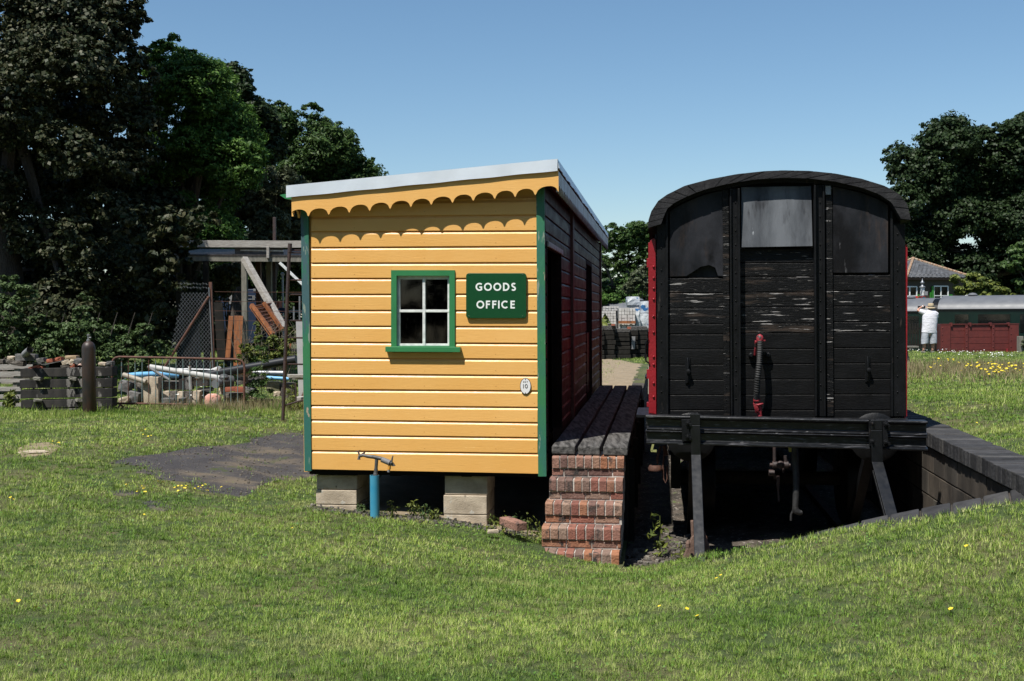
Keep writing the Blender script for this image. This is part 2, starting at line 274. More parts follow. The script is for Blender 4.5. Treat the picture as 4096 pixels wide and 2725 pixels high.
aa = np.r_[-120, -80, -55, -40, -30, -24, np.arange(-20, -8, .5), np.arange(-8, A0-.01, .12), np.linspace(A0, A1, 29), np.arange(A1+.12, 8, .12), np.arange(8, 24, .5), 26, 30, 36, 45, 60, 80, 120]
tn = np.r_[np.linspace(-.6, .25, 12), np.linspace(.3, 1, 90)]; tf = np.r_[np.linspace(0, 12, 110)[1:], 12+np.cumsum(np.linspace(.14, 2.2, 70)), 110, 135, 170, 230, 320]
Ag, Tn = np.meshgrid(aa, tn); Bn = be(Ag)*Tn; Ag2, Tf = np.meshgrid(aa, tf); Bf = be(Ag2)+Tf
AG = np.vstack([Ag, Ag2]); BG = np.vstack([Bn, Bf]); Xg = AG*cos(TH)+BG*sin(TH); Yg = -AG*sin(TH)+BG*cos(TH); Zg = gz(Xg, Yg)
Zg = Zg-np.where((AG > .35) & (AG < 2.95) & (BG > be(AG)-.44) & (BG <= be(AG)+.01), .10, 0); Zg = np.where((AG > A1-.01) & (AG < 2.80) & (BG > be(AG)-.05) & (BG < 24), np.minimum(Zg, -1.0), Zg); nr, nc = AG.shape; idx = np.arange(nr*nc).reshape(nr, nc); q = np.stack([idx[:-1, :-1], idx[:-1, 1:], idx[1:, 1:], idx[1:, :-1]], -1)
ac = (AG[:-1, :-1]+AG[:-1, 1:])/2; rowi = np.arange(nr-1)[:, None]+0*ac; bc = (BG[:-1, :-1]+BG[1:, :-1])/2
keep = ~((ac > A0) & (ac < A1) & (rowi >= len(tn)-1) & (bc < 32))
g = npmesh('ground', np.stack([Xg, Yg, Zg], -1).reshape(-1, 3), q[keep], 'ground', kind='structure'); g.data.polygons.foreach_set('use_smooth', [True]*len(g.data.polygons)); g['label'] = 'mown lawn and rough ground falling towards the siding'
def sheet(name, poly, lift, m, res=.15, wob=.12):     # irregular sheet lying on the ground, poly in world xy
    poly = np.array(poly, float); P = []
    for i in range(len(poly)):
        a, b = poly[i], poly[(i+1) % len(poly)]; n = max(2, int(np.linalg.norm(b-a)/res))
        for k in range(n): P.append(a+(b-a)*k/n)
    P = np.array(P); c = P.mean(0); N_ = len(P); w = np.array([mnoise.noise(Vector((p[0]*1.3, p[1]*1.3, 3)))+.6*mnoise.noise(Vector((p[0]*4, p[1]*4, 8))) for p in P]); d = P-c
    P = c+d*(1+w[:, None]*wob); V = [c]; Fq = []; rings = 14
    for r in range(1, rings+1): V += list(c+(P-c)*r/rings)
    V = np.array(V); Z = gz(V[:, 0], V[:, 1])+lift; Z[-N_:] -= lift+.01
    mb = MB(); fs = [(0, 1+i, 1+(i+1) % N_) for i in range(N_)]
    for r in range(rings-1):
        for i in range(N_): a = 1+r*N_+i; b = 1+r*N_+(i+1) % N_; fs.append((a, a+N_, b+N_, b))
    mb.add([(V[i][0], V[i][1], Z[i]) for i in range(len(V))], fs); o = mb.build(name, m, smooth=True); o['kind'] = 'structure'; return o, P
def onground(u, v):                           # where the ray through u, v meets the ground
    d = ray(u, v).normalized(); lo, hi = 2., 120.; 
    Ys = np.r_[np.linspace(3, 20, 341), np.linspace(20.2, 60, 200)]; pts = [O+d*(y/d.y) for y in Ys]; z = gz(np.array([p.x for p in pts]), np.array([p.y for p in pts]))
    for p, zz in zip(pts, z):
        if p.z <= zz: return Vector((p.x, p.y, zz))
    return pts[-1]
pa = [onground(u, v) for u, v in [(440, 1858), (560, 1830), (720, 1800), (900, 1782), (1060, 1770), (1000, 1752), (1120, 1730), (1300, 1728), (1320, 1780), (1300, 1880), (1262, 1908), (1130, 1925), (1060, 1948), (960, 1985), (870, 1972), (760, 1932), (640, 1918), (520, 1900)]]
asph, asphP = sheet('tarmac_path', [(p.x, p.y) for p in pa], .006, 'asphalt', wob=.17); asph['label'] = 'worn dark tarmac patch beside the yellow hut'
pd_ = [rw(a, b, 0) for a, b in [(-3.0, 11.15), (-2.4, 10.72), (-1.7, 10.68), (-1.12, 10.6), (-1.0, 10.5), (-.9, 11), (-.8, 22), (-3.2, 22), (-3.4, 14)]]
soil, soilP = sheet('bare_soil', [(p.x, p.y) for p in pd_], .008, 'dirt', wob=.02); soil['label'] = 'bare stony soil beneath the yellow hut'
pd2 = [rw(a, b, 0) for a, b in [(-.5, 20.2), (-.45, 33), (-2, 40), (-6, 42), (-6, 34), (-3.5, 27), (-3, 22.5)]]
dirt, dirtP = sheet('dirt_track', [(p.x, p.y) for p in pd2], .01, 'dirt', wob=.03); dirt['label'] = 'dry brown dirt track behind the loading deck'
# trackbed
M['bed'] = mat('dark_ballast_earth', (.10, .08, .062), (.03, .025, .02), 5, rough=.95, bump=1, bsc=30, bd=.03, chips=(((.33, .3, .26), .60, 24, (1, 1, 1)), ((.10, .14, .04), .62, 7, (1, 1, 1))))
mb = MB(True); na, nb = 24, 90; av = np.linspace(A0-.6, A1, na); bv = np.linspace(8.5, 32, nb)
mb.add([(a, b, -.665+.05*mnoise.noise(Vector((a*3, b*3, 0)))+.03*mnoise.noise(Vector((a*9, b*9, 4)))+ (.12*(max(0, 9.9-b)))) for b in bv for a in av], [(j*na+i, j*na+i+1, (j+1)*na+i+1, (j+1)*na+i) for j in range(nb-1) for i in range(na-1)])
o = mb.build('trackbed', 'bed', smooth=True); o['kind'] = 'structure'; o['label'] = 'dark earth and ballast of the siding bed'
for k, (pg, nm, mt, lb) in enumerate((([(560, 2012), (600, 2002), (660, 2015), (690, 2035), (660, 2050), (610, 2040)], 'tarmac_scrap', 'asphalt', 'small scrap of tarmac showing through the lawn'), ([(60, 1800), (120, 1775), (200, 1770), (250, 1790), (200, 1825), (90, 1830)], 'bare_patch', 'dirt', 'bare brown patch in the lawn at the far left'), ([(420, 1965), (520, 1960), (570, 1975), (500, 1990), (440, 1985)], 'tarmac_scrap', 'asphalt', 'thin strip of tarmac below the main patch'))):
    o_, _p = sheet(nm, [(p.x, p.y) for p in [onground(*q) for q in pg]], .005, mt, wob=.12); o_['label'] = lb
def scat(poly, n):                            # random points inside polygon
    poly = np.asarray(poly); lo = poly.min(0); hi = poly.max(0); P = rng.uniform(lo, hi, (n, 2)); return P[inside(P, poly)]
def inside(P, poly):
    x, y = P[:, 0], P[:, 1]; r = np.zeros(len(P), bool); n = len(poly); j = n-1
    for i in range(n):
        xi, yi = poly[i]; xj, yj = poly[j]; c = ((yi > y) != (yj > y)) & (x < (xj-xi)*(y-yi)/(yj-yi+1e-12)+xi); r ^= c; j = i
    return r
# ================================================================== the yellow hut
BF = 10.9; AW = -1.073; AL = -3.45; BEND = 21.35
hut = thing('goods_office_hut', rw(-2.25, BF, .09), 'yellow clapboard hut with green corner boards and scalloped eaves standing on blocks', 'hut')
gL = [812, 868, 928, 991, 1053, 1114, 1178, 1241, 1304, 1368, 1431, 1495, 1557, 1621, 1678, 1739, 1801, 1878]
gR = [798, 861, 924, 986, 1051, 1114, 1176, 1243, 1307, 1374, 1437, 1502, 1563, 1629, 1690, 1750, 1813, 1896]
def gapz(u, i): t = (u-1246)/(2150-1246); return bp(u, gL[i]*(1-t)+gR[i]*t, BF)
def board(mb, P0, P1, T0, T1, outv, th=.024):
    # P = bottom corner, T = top corner at the wall plane; outv = outward unit (siding frame)
    def prof(Pb, Pt):
        o_ = Vector(outv); g = .0045
        zb = Pb+Vector((0, 0, g)); zt = Pt+Vector((0, 0, g+.012)); zc = Pt-Vector((0, 0, .018))
        dz_ = lambda q: Pt-Vector((0, 0, q)); return [zb, zb+o_*th*.93, zb+Vector((0, 0, .002))+o_*th, dz_(.028)+o_*th, dz_(.025)+o_*(th-.001), dz_(.001)+o_*(th-.0172), zt+o_*th*.2, zt]
    mb.loft(prof(P0, T0), prof(P1, T1))
mb = MB(True)
for i in range(17):
    segs = [(1248, 2151)]
    if gL[i+1] > 1085 and gL[i] < 1392: segs = [(1248, 1572), (1812, 2151)]
    if i == 16: segs = [(1250, 2154)]
    for (ua, ub) in segs:
        board(mb, gapz(ua, i+1), gapz(ub, i+1), gapz(ua, i), gapz(ub, i), (0, -1, 0))
    if i == 4: board(mb, bp(1572, 1086, BF), bp(1812, 1086, BF), gapz(1572, i), gapz(1812, i), (0, -1, 0))
    if i == 9: board(mb, gapz(1572, i+1), gapz(1812, i+1), bp(1572, 1400, BF), bp(1812, 1400, BF), (0, -1, 0))
mb.prism([bp(1230, 800, BF+.02), bp(1230, 1870, BF+.02), bp(1586, 1875, BF+.02), bp(1586, 790, BF+.02)], (0, .05, 0))
mb.prism([bp(1798, 790, BF+.02), bp(1798, 1875, BF+.02), bp(2160, 1885, BF+.02), bp(2160, 740, BF+.02)], (0, .05, 0))
mb.prism([bp(1586, 785, BF+.02), bp(1586, 1101, BF+.02), bp(1798, 1101, BF+.02), bp(1798, 770, BF+.02)], (0, .05, 0))
mb.prism([bp(1586, 1386, BF+.02), bp(1586, 1875, BF+.02), bp(1798, 1880, BF+.02), bp(1798, 1386, BF+.02)], (0, .05, 0))
fwl = mb.build('front_wall', 'yellow', hut)
mb = MB(True)
for i in range(16):
    for u in (1262, 1420, 1700, 1985, 2138):
        if not (1560 < u < 1825 and gL[i+1] > 1085 and gL[i] < 1392): q = gapz(u+random.uniform(-5, 5), i).lerp(gapz(u, i+1), random.uniform(.68, .78)); mb.lathe(q+Vector((0, -.024, 0)), [(.0042, 0), (.004, .0012)], 6, (0, -1, 0))
nh = sub(fwl, 'nail_heads', mb, mat('painted_nail_heads', (.42, .20, .05), rough=.5)); nh['kind'] = 'stuff'
# corner boards
mb = MB(True); mb.prism([bp(1206, 790, BF), bp(1222, 1884, BF), bp(1250, 1883, BF), bp(1237, 790, BF)], (0, -.035, 0)); cb1 = mb.build('corner_board', 'greenworn', hut, bevel=.003); cb1['label'] = 'weathered left corner board with peeling green paint'
mb = MB(True); mb.prism([bp(2146, 740, BF), bp(2154, 1905, BF), bp(2187, 1905, BF), bp(2179, 740, BF)], (0, -.035, 0)); cb2 = mb.build('corner_board', 'greenworn', hut, bevel=.003); cb2['label'] = 'right corner board in green paint'
# side wall (right), boards with two door openings
def side_z(i): return bp(2154, gR[i], BF).z
D1 = (11.07, 12.62); D2 = (17.05, 18.3); DT = bp(2193, 990, 11.08).z; D2T = bp(2350, 1056, 17.05).z
mb = MB(True); AWs = AW-.024
ZS = [side_z(i) for i in range(18)]; step = ZS[5]-ZS[6]; ZS = [ZS[0]+step]+ZS
for i in range(18):
    zt, zb = ZS[i], ZS[i+1]; segs = [(10.93, BEND)]
    for (d0, d1), dt in ((D1, DT), (D2, D2T)):
        if zb < dt-.03:
            ns = []
            for (s0, s1) in segs:
                if s0 < d0 and s1 > d1: ns += [(s0, d0), (d1, s1)]
                else: ns.append((s0, s1))
            segs = ns
    for (s0, s1) in segs: board(mb, Vector((AWs, s0, zb)), Vector((AWs, s1, zb)), Vector((AWs, s0, zt)), Vector((AWs, s1, zt)), (1, 0, 0))
for (s0, s1, z0, z1) in ((10.97, D1[0], .09, 2.9), (D1[0], D1[1], DT, 2.9), (D1[1], D2[0], .09, 2.9), (D2[0], D2[1], D2T, 2.9), (D2[1], BEND, .09, 2.9)):
    mb.box(AWs-.07, AWs, s0, s1, z0, z1)
sw = mb.build('side_wall', 'brown', hut); sw['label'] = 'side wall of dark red brown boards'
mb = MB(True)
mb.box(AWs+.001, AWs+.055, 14.05, 14.27, .12, 2.86); mb.build('batten', 'soffit', hut)
mb = MB(True); mb.box(AWs+.001, AWs+.05, 20.9, 21.02, .12, 2.86); mb.build('batten', 'soffit', hut)
mb = MB(True); mb.box(AWs+.001, AWs+.034, BEND-.02, BEND+.1, .09, 2.86); mb.build('corner_board', 'blk', hut)['label'] = 'dark rear corner board'
for (d0, d1), dt in ((D1, DT), (D2, D2T)):
    mb = MB(True); mb.box(AWs-.08, AWs+.03, d0-.05, d0, .36, dt+.06); mb.box(AWs-.08, AWs+.03, d1, d1+.06, .36, dt+.06); mb.box(AWs-.08, AWs+.03, d0, d1, dt, dt+.06); mb.build('door_frame', 'darkwood', hut, bevel=.004)
mb = MB(True); mb.box(AWs+.031, AWs+.05, D1[0]-.03, D1[1]+.05, DT+.005, DT+.055); mb.build('door_rail', 'brownval', hut, bevel=.004)['label'] = 'pale worn head rail over the near doorway'
mb = MB(True); mb.box(AWs-.05, AWs-.01, D2[0]+.6, D2[1], .38, 1.3); mb.build('door', 'brown', hut)['label'] = 'low half door in the far doorway'
# left, rear walls, floor
mb = MB(True); mb.box(AL, AL+.06, BF+.02, BEND, .09, 2.62); mb.box(AL, AW-.1, BEND-.06, BEND, .09, 2.6); mb.build('rear_wall', 'yellow', hut)
mb = MB(True); mb.box(AL+.06, AW-.12, BF+.09, BEND-.06, .30, .36)
for a in (-3.3, -2.6, -1.9, -1.25): mb.box(a, a+.1, BF+.05, BEND-.1, .055, .16)
mb.box(AL+.05, AW-.03, BF+.03, BF+.13, .065, .30)
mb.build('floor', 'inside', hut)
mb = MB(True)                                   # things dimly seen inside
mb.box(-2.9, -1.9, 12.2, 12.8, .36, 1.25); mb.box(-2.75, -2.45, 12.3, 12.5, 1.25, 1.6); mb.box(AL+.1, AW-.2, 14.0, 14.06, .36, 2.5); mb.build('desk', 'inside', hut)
# valance (front)
cusp = [(1166.5, 850), (1233.5, 865.5), (1315, 859.5), (1397, 851.5), (1478.5, 844), (1560.5, 836), (1643.5, 828.5), (1725, 820), (1810, 812), (1893, 804), (1979, 796), (2060.5, 789), (2141, 781), (2234.3, 768)]
cz = [bp(u, v, 10.75) for u, v in cusp]; BV = 10.75
def arch(t): t = min(max((t-.035)/.93, 0), 1); return (1-abs(2*t-1)**2.3)**(1/2.0)
vt0, vt1 = bp(1166.5, 786, BV), bp(2234.3, 679, BV)
def strip(mb, samples, off):                    # samples (pos2d-> Vector bottom, Vector top)
    n = len(samples); vs = []; fs = []; off = Vector(off)
    for (b, t) in samples: vs += [b, t, b+off, t+off]
    for i in range(n-1): k = 4*i; fs += [(k, k+4, k+5, k+1), (k+2, k+3, k+7, k+6), (k, k+2, k+6, k+4), (k+1, k+5, k+7, k+3)]
    fs += [(0, 1, 3, 2), (4*n-4, 4*n-2, 4*n-1, 4*n-3)]; mb.add(vs, fs)
mb = MB(True); sm = []
for i in range(13):
    A, B = cz[i], cz[i+1]
    for k in range(0, 24 if i < 12 else 25):
        t = k/24; tt = t
        if i == 0: tt = .12+.88*t
        p = A.lerp(B, t); h = .068*arch(tt)-(.068*arch(.12) if i == 0 else 0)*(1-t)
        x = (p.x-vt0.x)/(vt1.x-vt0.x); top = vt0.lerp(vt1, x); sm.append((Vector((p.x, BV, p.z+h)), Vector((p.x, BV, top.z))))
strip(mb, sm, (0, .022, 0)); mb.build('valance', 'yellow', hut)['label'] = 'scalloped yellow fascia board over the front wall'
# side valance
AE = -.932; SE = 21.2; zb_, zt_ = cz[-1].z, vt1.z; per = .1915
def sideval(a, b0, b1, z0, z1, thick, name, m, lab):
    mb = MB(True); sm = []; n = int((b1-b0)/per)
    for i in range(n):
        for k in range(14 if i < n-1 else 15): t = k/14; sm.append((Vector((a, b0+per*(i+t), z0+.068*arch(t))), Vector((a, b0+per*(i+t), z1))))
    strip(mb, sm, (thick, 0, 0)); mb.build(name, m, hut)['label'] = lab
sideval(AE-.022, BV+.024, SE, zb_, zt_-.01, .022, 'valance', 'brownval', 'scalloped faded brown fascia along the doorway side')
sideval(-3.50, BV+.024, SE, bp(1166.5, 865, BV).z, bp(1166, 790, BV).z, .02, 'valance', 'yellow', 'scalloped fascia along the left eave')
# roof: slab, flashing
fl0, fl1 = bp(1144.5, 744, 10.73), bp(2230, 637, 10.73); fb0, fb1 = bp(1144.5, 791, 10.73), bp(2230, 683.5, 10.73)
mb = MB(True); h1 = Vector((0, 0, -.012))
P = [fl0+h1, fl1+h1+Vector((-.012, 0, 0)), fb1+Vector((-.012, 0, .02)), fb0+Vector((0, 0, .02))]
mb.prism([p+Vector((0, .012, 0)) for p in P], (0, 10.5, 0)); mb.build('roof', 'felt', hut)
mb = MB(True)
n = 40; sm = []
for i in range(n+1):
    t = i/n; sm.append((fb0.lerp(fb1, t)+Vector((0, -.002+.0015*sin(t*25), .002*sin(t*31))), fl0.lerp(fl1, t)+Vector((0, 0, .0015*sin(t*17)))))
strip(mb, sm, (0, .01, 0)); mb.prism([fl0+Vector((0, 0, .003)), fl1+Vector((0, 0, .003)), fl1+Vector((0, 0, -.006)), fl0+Vector((0, 0, -.006))], (0, .15, 0))
mb.build('flashing', 'flash', hut)['label'] = 'grey metal flashing along the front roof edge'
mb = MB(True); n = 130; sm = []
for i in range(n+1):
    b = 10.742+i/n*(21.25-10.742); w_ = .014*mnoise.noise(Vector((b*1.1, 0, 0)))+.010*mnoise.noise(Vector((b*3.3, 5, 0)))
    sm.append((Vector((fb1.x+.016+.6*w_, b, fb1.z+.022+w_)), Vector((fl1.x+.001, b, fl1.z+.002))))
strip(mb, sm, (-.01, 0, 0)); mb.prism([fl1+Vector((0, .01, .004)), fl1+Vector((-.14, .01, -.005)), fl1+Vector((-.14, .01, -.010)), fl1+Vector((0, .01, -.005))], (0, 10.45, 0))
mb.build('flashing', 'flash', hut, smooth=True)['label'] = 'buckled metal flashing along the side roof edge'
mb = MB(True)                                   # soffit boards + rafters under the side eave
mb.prism([Vector((-3.49, 10.80, vt0.z-.02)), Vector((AE-.02, 10.80, vt1.z-.03)), Vector((AE-.02, 10.80, vt1.z-.05)), Vector((-3.49, 10.80, vt0.z-.04))], (0, 10.35, 0))
mb.build('soffit', 'soffit', hut)
mb = MB(True); pts = [bp(u, v, 10.9) for u, v in [(1119, 781), (1128, 778), (1144, 776), (1168, 776), (1168, 795), (1150, 797), (1138, 794), (1126, 785)]]
mb.prism(pts, (0, 10.2, 0)); mb.build('gutter', 'green', hut)['label'] = 'green gutter end poking out at the left eave'
# window
win_b = BF-.030
mb = MB(True); E4 = lambda u0_, v0_, u1_, v1_, b0_, th: mb.prism([bp(u0_, v0_, b0_), bp(u0_, v1_, b0_), bp(u1_, v1_, b0_), bp(u1_, v0_, b0_)], (0, th, 0))
def ring(mb, outer, inner, b0_, th):            # four mitred pieces
    (a0, c0, a1, c1), (i0, j0, i1, j1) = outer, inner
    for pl in ([(a0, c0), (i0, j0), (i1, j0), (a1, c0)], [(a0, c1), (a1, c1), (i1, j1), (i0, j1)], [(a0, c0), (a0, c1), (i0, j1), (i0, j0)], [(a1, c0), (i1, j0), (i1, j1), (a1, c1)]):
        mb.prism([bp(u, v, b0_) for u, v in pl], (0, th, 0))
def ringf(outer, inner, b0_, th, name, m, par, **k):
    mb = MB(True); ring(mb, outer, inner, b0_, th); return mb.build(name, m, par, **k)
winf = ringf((1564, 1081, 1819, 1392), (1586, 1103, 1797, 1384), BF-.040, .10, 'window', 'green', hut)
mb = MB(True); mb.prism([bp(u, v, BF-.085) for u, v in [(1541, 1387), (1541, 1408), (1840, 1409.5), (1840, 1388.5)]], (0, .085, 0)); sub(winf, 'sill', mb, 'green', bevel=.003)
mb = MB(True); bs = BF-.002
ring(mb, (1584, 1101, 1799, 1386), (1600, 1118, 1790, 1375), bs, .035)
mb.prism([bp(u, v, bs-.006) for u, v in [(1690, 1104), (1690, 1384), (1701, 1384), (1701, 1104)]], (0, .04, 0))
mb.prism([bp(u, v, bs-.003) for u, v in [(1588, 1239), (1588, 1250), (1798, 1250), (1798, 1239)]], (0, .035, 0)); sub(winf, 'sash', mb, 'white', bevel=.003)
gm = bpy.data.materials.new('window_glass'); gm.use_nodes = True; t = gm.node_tree; t.nodes.remove(t.nodes['Principled BSDF'])
gl = t.nodes.new('ShaderNodeBsdfGlossy'); gl.inputs['Roughness'].default_value = .04; trn = t.nodes.new('ShaderNodeBsdfTransparent'); trn.inputs[0].default_value = (.28, .29, .29, 1); fr = t.nodes.new('ShaderNodeFresnel'); fr.inputs[0].default_value = 1.5; ms = t.nodes.new('ShaderNodeMixShader')
nzn = t.nodes.new('ShaderNodeTexNoise'); nzn.inputs['Scale'].default_value = 3; bmp = t.nodes.new('ShaderNodeBump'); bmp.inputs['Strength'].default_value = .1; t.links.new(nzn.outputs[0], bmp.inputs['Height']); t.links.new(bmp.outputs[0], gl.inputs['Normal'])
dst = t.nodes.new('ShaderNodeBsdfDiffuse'); dst.inputs[0].default_value = (.1, .1, .1, 1); ms2 = t.nodes.new('ShaderNodeMixShader'); n2 = t.nodes.new('ShaderNodeTexNoise'); n2.inputs['Scale'].default_value = 18; n2.inputs['Detail'].default_value = 8; mr = t.nodes.new('ShaderNodeMapRange'); mr.inputs[1].default_value = .55; mr.inputs[2].default_value = .85; mr.inputs[4].default_value = .10
t.links.new(n2.outputs[0], mr.inputs[0]); t.links.new(fr.outputs[0], ms.inputs[0]); t.links.new(trn.outputs[0], ms.inputs[1]); t.links.new(gl.outputs[0], ms.inputs[2]); t.links.new(mr.outputs[0], ms2.inputs[0]); t.links.new(ms.outputs[0], ms2.inputs[1]); t.links.new(dst.outputs[0], ms2.inputs[2]); t.links.new(ms2.outputs[0], t.nodes['Material Output'].inputs[0]); M['glass'] = gm
mb = MB(True); mb.prism([bp(u, v, BF+.022) for u, v in [(1586, 1103), (1586, 1385), (1797, 1385), (1797, 1103)]], (0, .004, 0)); sub(winf, 'pane', mb, 'glass')
# lettering
def stroke(mb, pts, w, org, ex, ez, depth, closed=False):
    pts = [Vector(p) for p in pts]; n = len(pts); L_ = []; R_ = []
    for i in range(n):
        a = pts[(i-1) % n] if closed or i else pts[i]; b = pts[(i+1) % n] if closed or i < n-1 else pts[i]; d = (b-a).normalized(); nn = Vector((-d.y, d.x)); k = 1
        if (closed or 0 < i < n-1):
            d1 = (pts[i]-pts[(i-1) % n]).normalized(); d2 = (pts[(i+1) % n]-pts[i]).normalized(); c_ = d1.dot(d2); k = 1/max(.5, sqrt(max(.01, (1+c_)/2)))
        L_.append(pts[i]+nn*w/2*k); R_.append(pts[i]-nn*w/2*k)
    to = lambda p: org+ex*p.x+ez*p.y
    for i in range(n if closed else n-1):
        j = (i+1) % n; mb.prism([to(L_[i]), to(R_[i]), to(R_[j]), to(L_[j])], depth)
def arc(cx, cy, rx, ry, a0, a1, n=18): return [(cx+rx*cos(radians(a0+(a1-a0)*i/n)), cy+ry*sin(radians(a0+(a1-a0)*i/n))) for i in range(n+1)]
def glyph(ch, w, s):                             # strokes in a box w x 1, stroke s
    h = s/2
    if ch == 'O': return [(arc(w/2, .5, w/2-h, .5-h, 0, 360, 32)[:-1], True)]
    if ch == '0': return [(arc(w/2, .5, w/2-h, .5-h, 0, 360, 28)[:-1], True)]
    if ch == 'G': return [(arc(.5, .5, .5-h, .5-h, 48, 318, 26)+[], False), ([(w-h, .16), (w-h, .47), (w*.58, .47)], False)]
    if ch == 'D': return [([(h, 0), (h, 1)], False), ([(h, 1-h)]+arc(w-.5, .5, .5-h, .5-h, 90, -90, 18)+[(h, h)], False)]
    if ch == 'S': return [(arc(w*.52, .745, w*.5-h, .255-h, 35, 200, 12)+[(w*.25, .60), (w*.72, .42)]+arc(w*.47, .265, w*.5-h, .265-h, 20, -150, 12), False)]
    if ch == 'F': return [([(h, 0), (h, 1)], False), ([(0, 1-h), (w, 1-h)], False), ([(0, .53), (w*.92, .53)], False)]
    if ch in 'I1': return [([(w/2, 0), (w/2, 1)], False)]
    if ch == 'C': return [(arc(.5, .5, .5-h, .5-h, 48, 312, 26), False)]
    if ch == 'E': return [([(h, 0), (h, 1)], False), ([(0, 1-h), (w, 1-h)], False), ([(0, .52), (w*.93, .52)], False), ([(0, h), (w, h)], False)]
    if ch == 'K': return [([(h, 0), (h, 1)], False), ([(h, .42), (w, 1)], False), ([(w*.35, .6), (w, 0)], False)]
    if ch == 'H': return [([(h, 0), (h, 1)], False), ([(w-h, 0), (w-h, 1)], False), ([(0, .5), (w, .5)], False)]
    if ch == 'T': return [([(w/2, 0), (w/2, 1)], False), ([(0, 1-h), (w, 1-h)], False)]
def put(mb, ch, u0_, u1_, v0_, v1_, b_, s):      # v0 top, v1 bottom, source pixels
    org = bp(u0_, v1_, b_); ex_ = bp(u1_, v1_, b_)-org; ez_ = bp(u0_, v0_, b_)-org; hh = ez_.length; w = ex_.length/hh; ex_ = ex_/w
    k = 0
    for pts, cl in glyph(ch, w, s): stroke(mb, pts, s, org+Vector((0, -.0002*k, 0)), ex_, ez_, (0, .003, 0), cl); k += 1
def c7(x): return 1500+x*.3507
def c7y(y): return 1050+y*.3507
# sign board
SB = BF-.052
def roundrect(u0_, v0_, u1_, v1_, r, b_, n=6):
    P_ = []
    for (cu, cv, a0) in ((u1_-r, v0_+r, -90), (u1_-r, v1_-r, 0), (u0_+r, v1_-r, 90), (u0_+r, v0_+r, 180)):
        for i in range(n+1): a = radians(a0+90*i/n); P_.append(bp(cu+r*cos(a), cv+r*sin(a), b_))
    return P_
mb = MB(True); mb.prism(roundrect(1864, 1093, 2105, 1273.5, 12, SB), (0, .026, 0)); sg = mb.build('sign_board', 'sign', hut, bevel=.003); sg['label'] = 'dark green enamel sign reading GOODS OFFICE'
mb = MB(True)
for ch, x0, x1 in (('G', 1147, 1222), ('O', 1243, 1333), ('O', 1350, 1440), ('D', 1460, 1533), ('S', 1553, 1609)): put(mb, ch, c7(x0), c7(x1), c7y(233), c7y(325), SB-.0025, .19)
sub(sg, 'lettering', mb, 'letter'); mb = MB(True)
for ch, x0, x1 in (('O', 1157, 1246), ('F', 1265, 1314), ('F', 1337, 1386), ('I', 1404, 1421), ('C', 1440, 1524), ('E', 1545, 1595)): put(mb, ch, c7(x0), c7(x1), c7y(436), c7y(526), SB-.0025, .19)
sub(sg, 'lettering', mb, 'letter')
mb = MB(True)
for u, v in ((1878, 1100), (2091, 1100), (1878, 1266), (2091, 1266)): mb = MB(True); mb.dome(bp(u, v, SB+.001), .006, (0, -1, 0)); sub(sg, 'screw', mb, 'sign', smooth=True)
mb = MB(True); cu, cv = 2102, 1545; PB = BF-.034
mb.prism([bp(cu+22*cos(a), cv+33*sin(a), PB) for a in [2*pi*i/40 for i in range(40)]], (0, .010, 0)); pl = mb.build('number_plaque', 'ink', hut); pl['label'] = 'small oval white plaque reading KHT 10'
mb = MB(True); mb.prism([bp(cu+20*cos(a), cv+30.5*sin(a), PB-.003) for a in [2*pi*i/40 for i in range(40)]], (0, .003, 0)); sub(pl, 'face', mb, 'plaque')
mb = MB(True)
put(mb, '1', c7(1689), c7(1696), c7y(1388), c7y(1434), PB-.006, .12); put(mb, '0', c7(1709), c7(1741), c7y(1388), c7y(1434), PB-.006, .12)
sub(pl, 'lettering', mb, 'ink'); mb = MB(True)
for ch, x0, x1 in (('K', 1690, 1700), ('H', 1709, 1719), ('T', 1729, 1740)): put(mb, ch, c7(x0), c7(x1), c7y(1355), c7y(1369), PB-.006, .16)
sub(pl, 'lettering', mb, 'ink')
for y in (1333, 1490): mb = MB(True); mb.dome(bp(cu, c7y(y), PB-.003), .005, (0, -1, 0)); sub(pl, 'screw', mb, 'ink')
# concrete piers under the hut
for (u0_, u1_, v0_, v1_, lab) in ((1264, 1428, 1899, 2045, 'cracked concrete pier under the left corner of the hut behind the blue pipe'), (1776, 1949, 1903, 2085, 'smooth pale concrete pier under the middle of the hut')):
    mb = MB(True); p0 = bp(u0_, v0_, 10.98); p1 = bp(u1_, v1_, 10.98); g0 = p1.z-.15
    hs = [g0, p1.z+.06, p1.z+.06+(p0.z-p1.z-.06)*.5, p0.z]
    for i in range(3):
        sh = random.uniform(-.006, .006); mb.box(p0.x+sh, p1.x+sh*.5, 10.98+sh, 11.5, hs[i]+.002, hs[i+1]-.002)
    tag(mb.build('concrete_pier', 'concrete', bevel=.008, jit=.0), lab, 'concrete pier', 'piers under the hut')
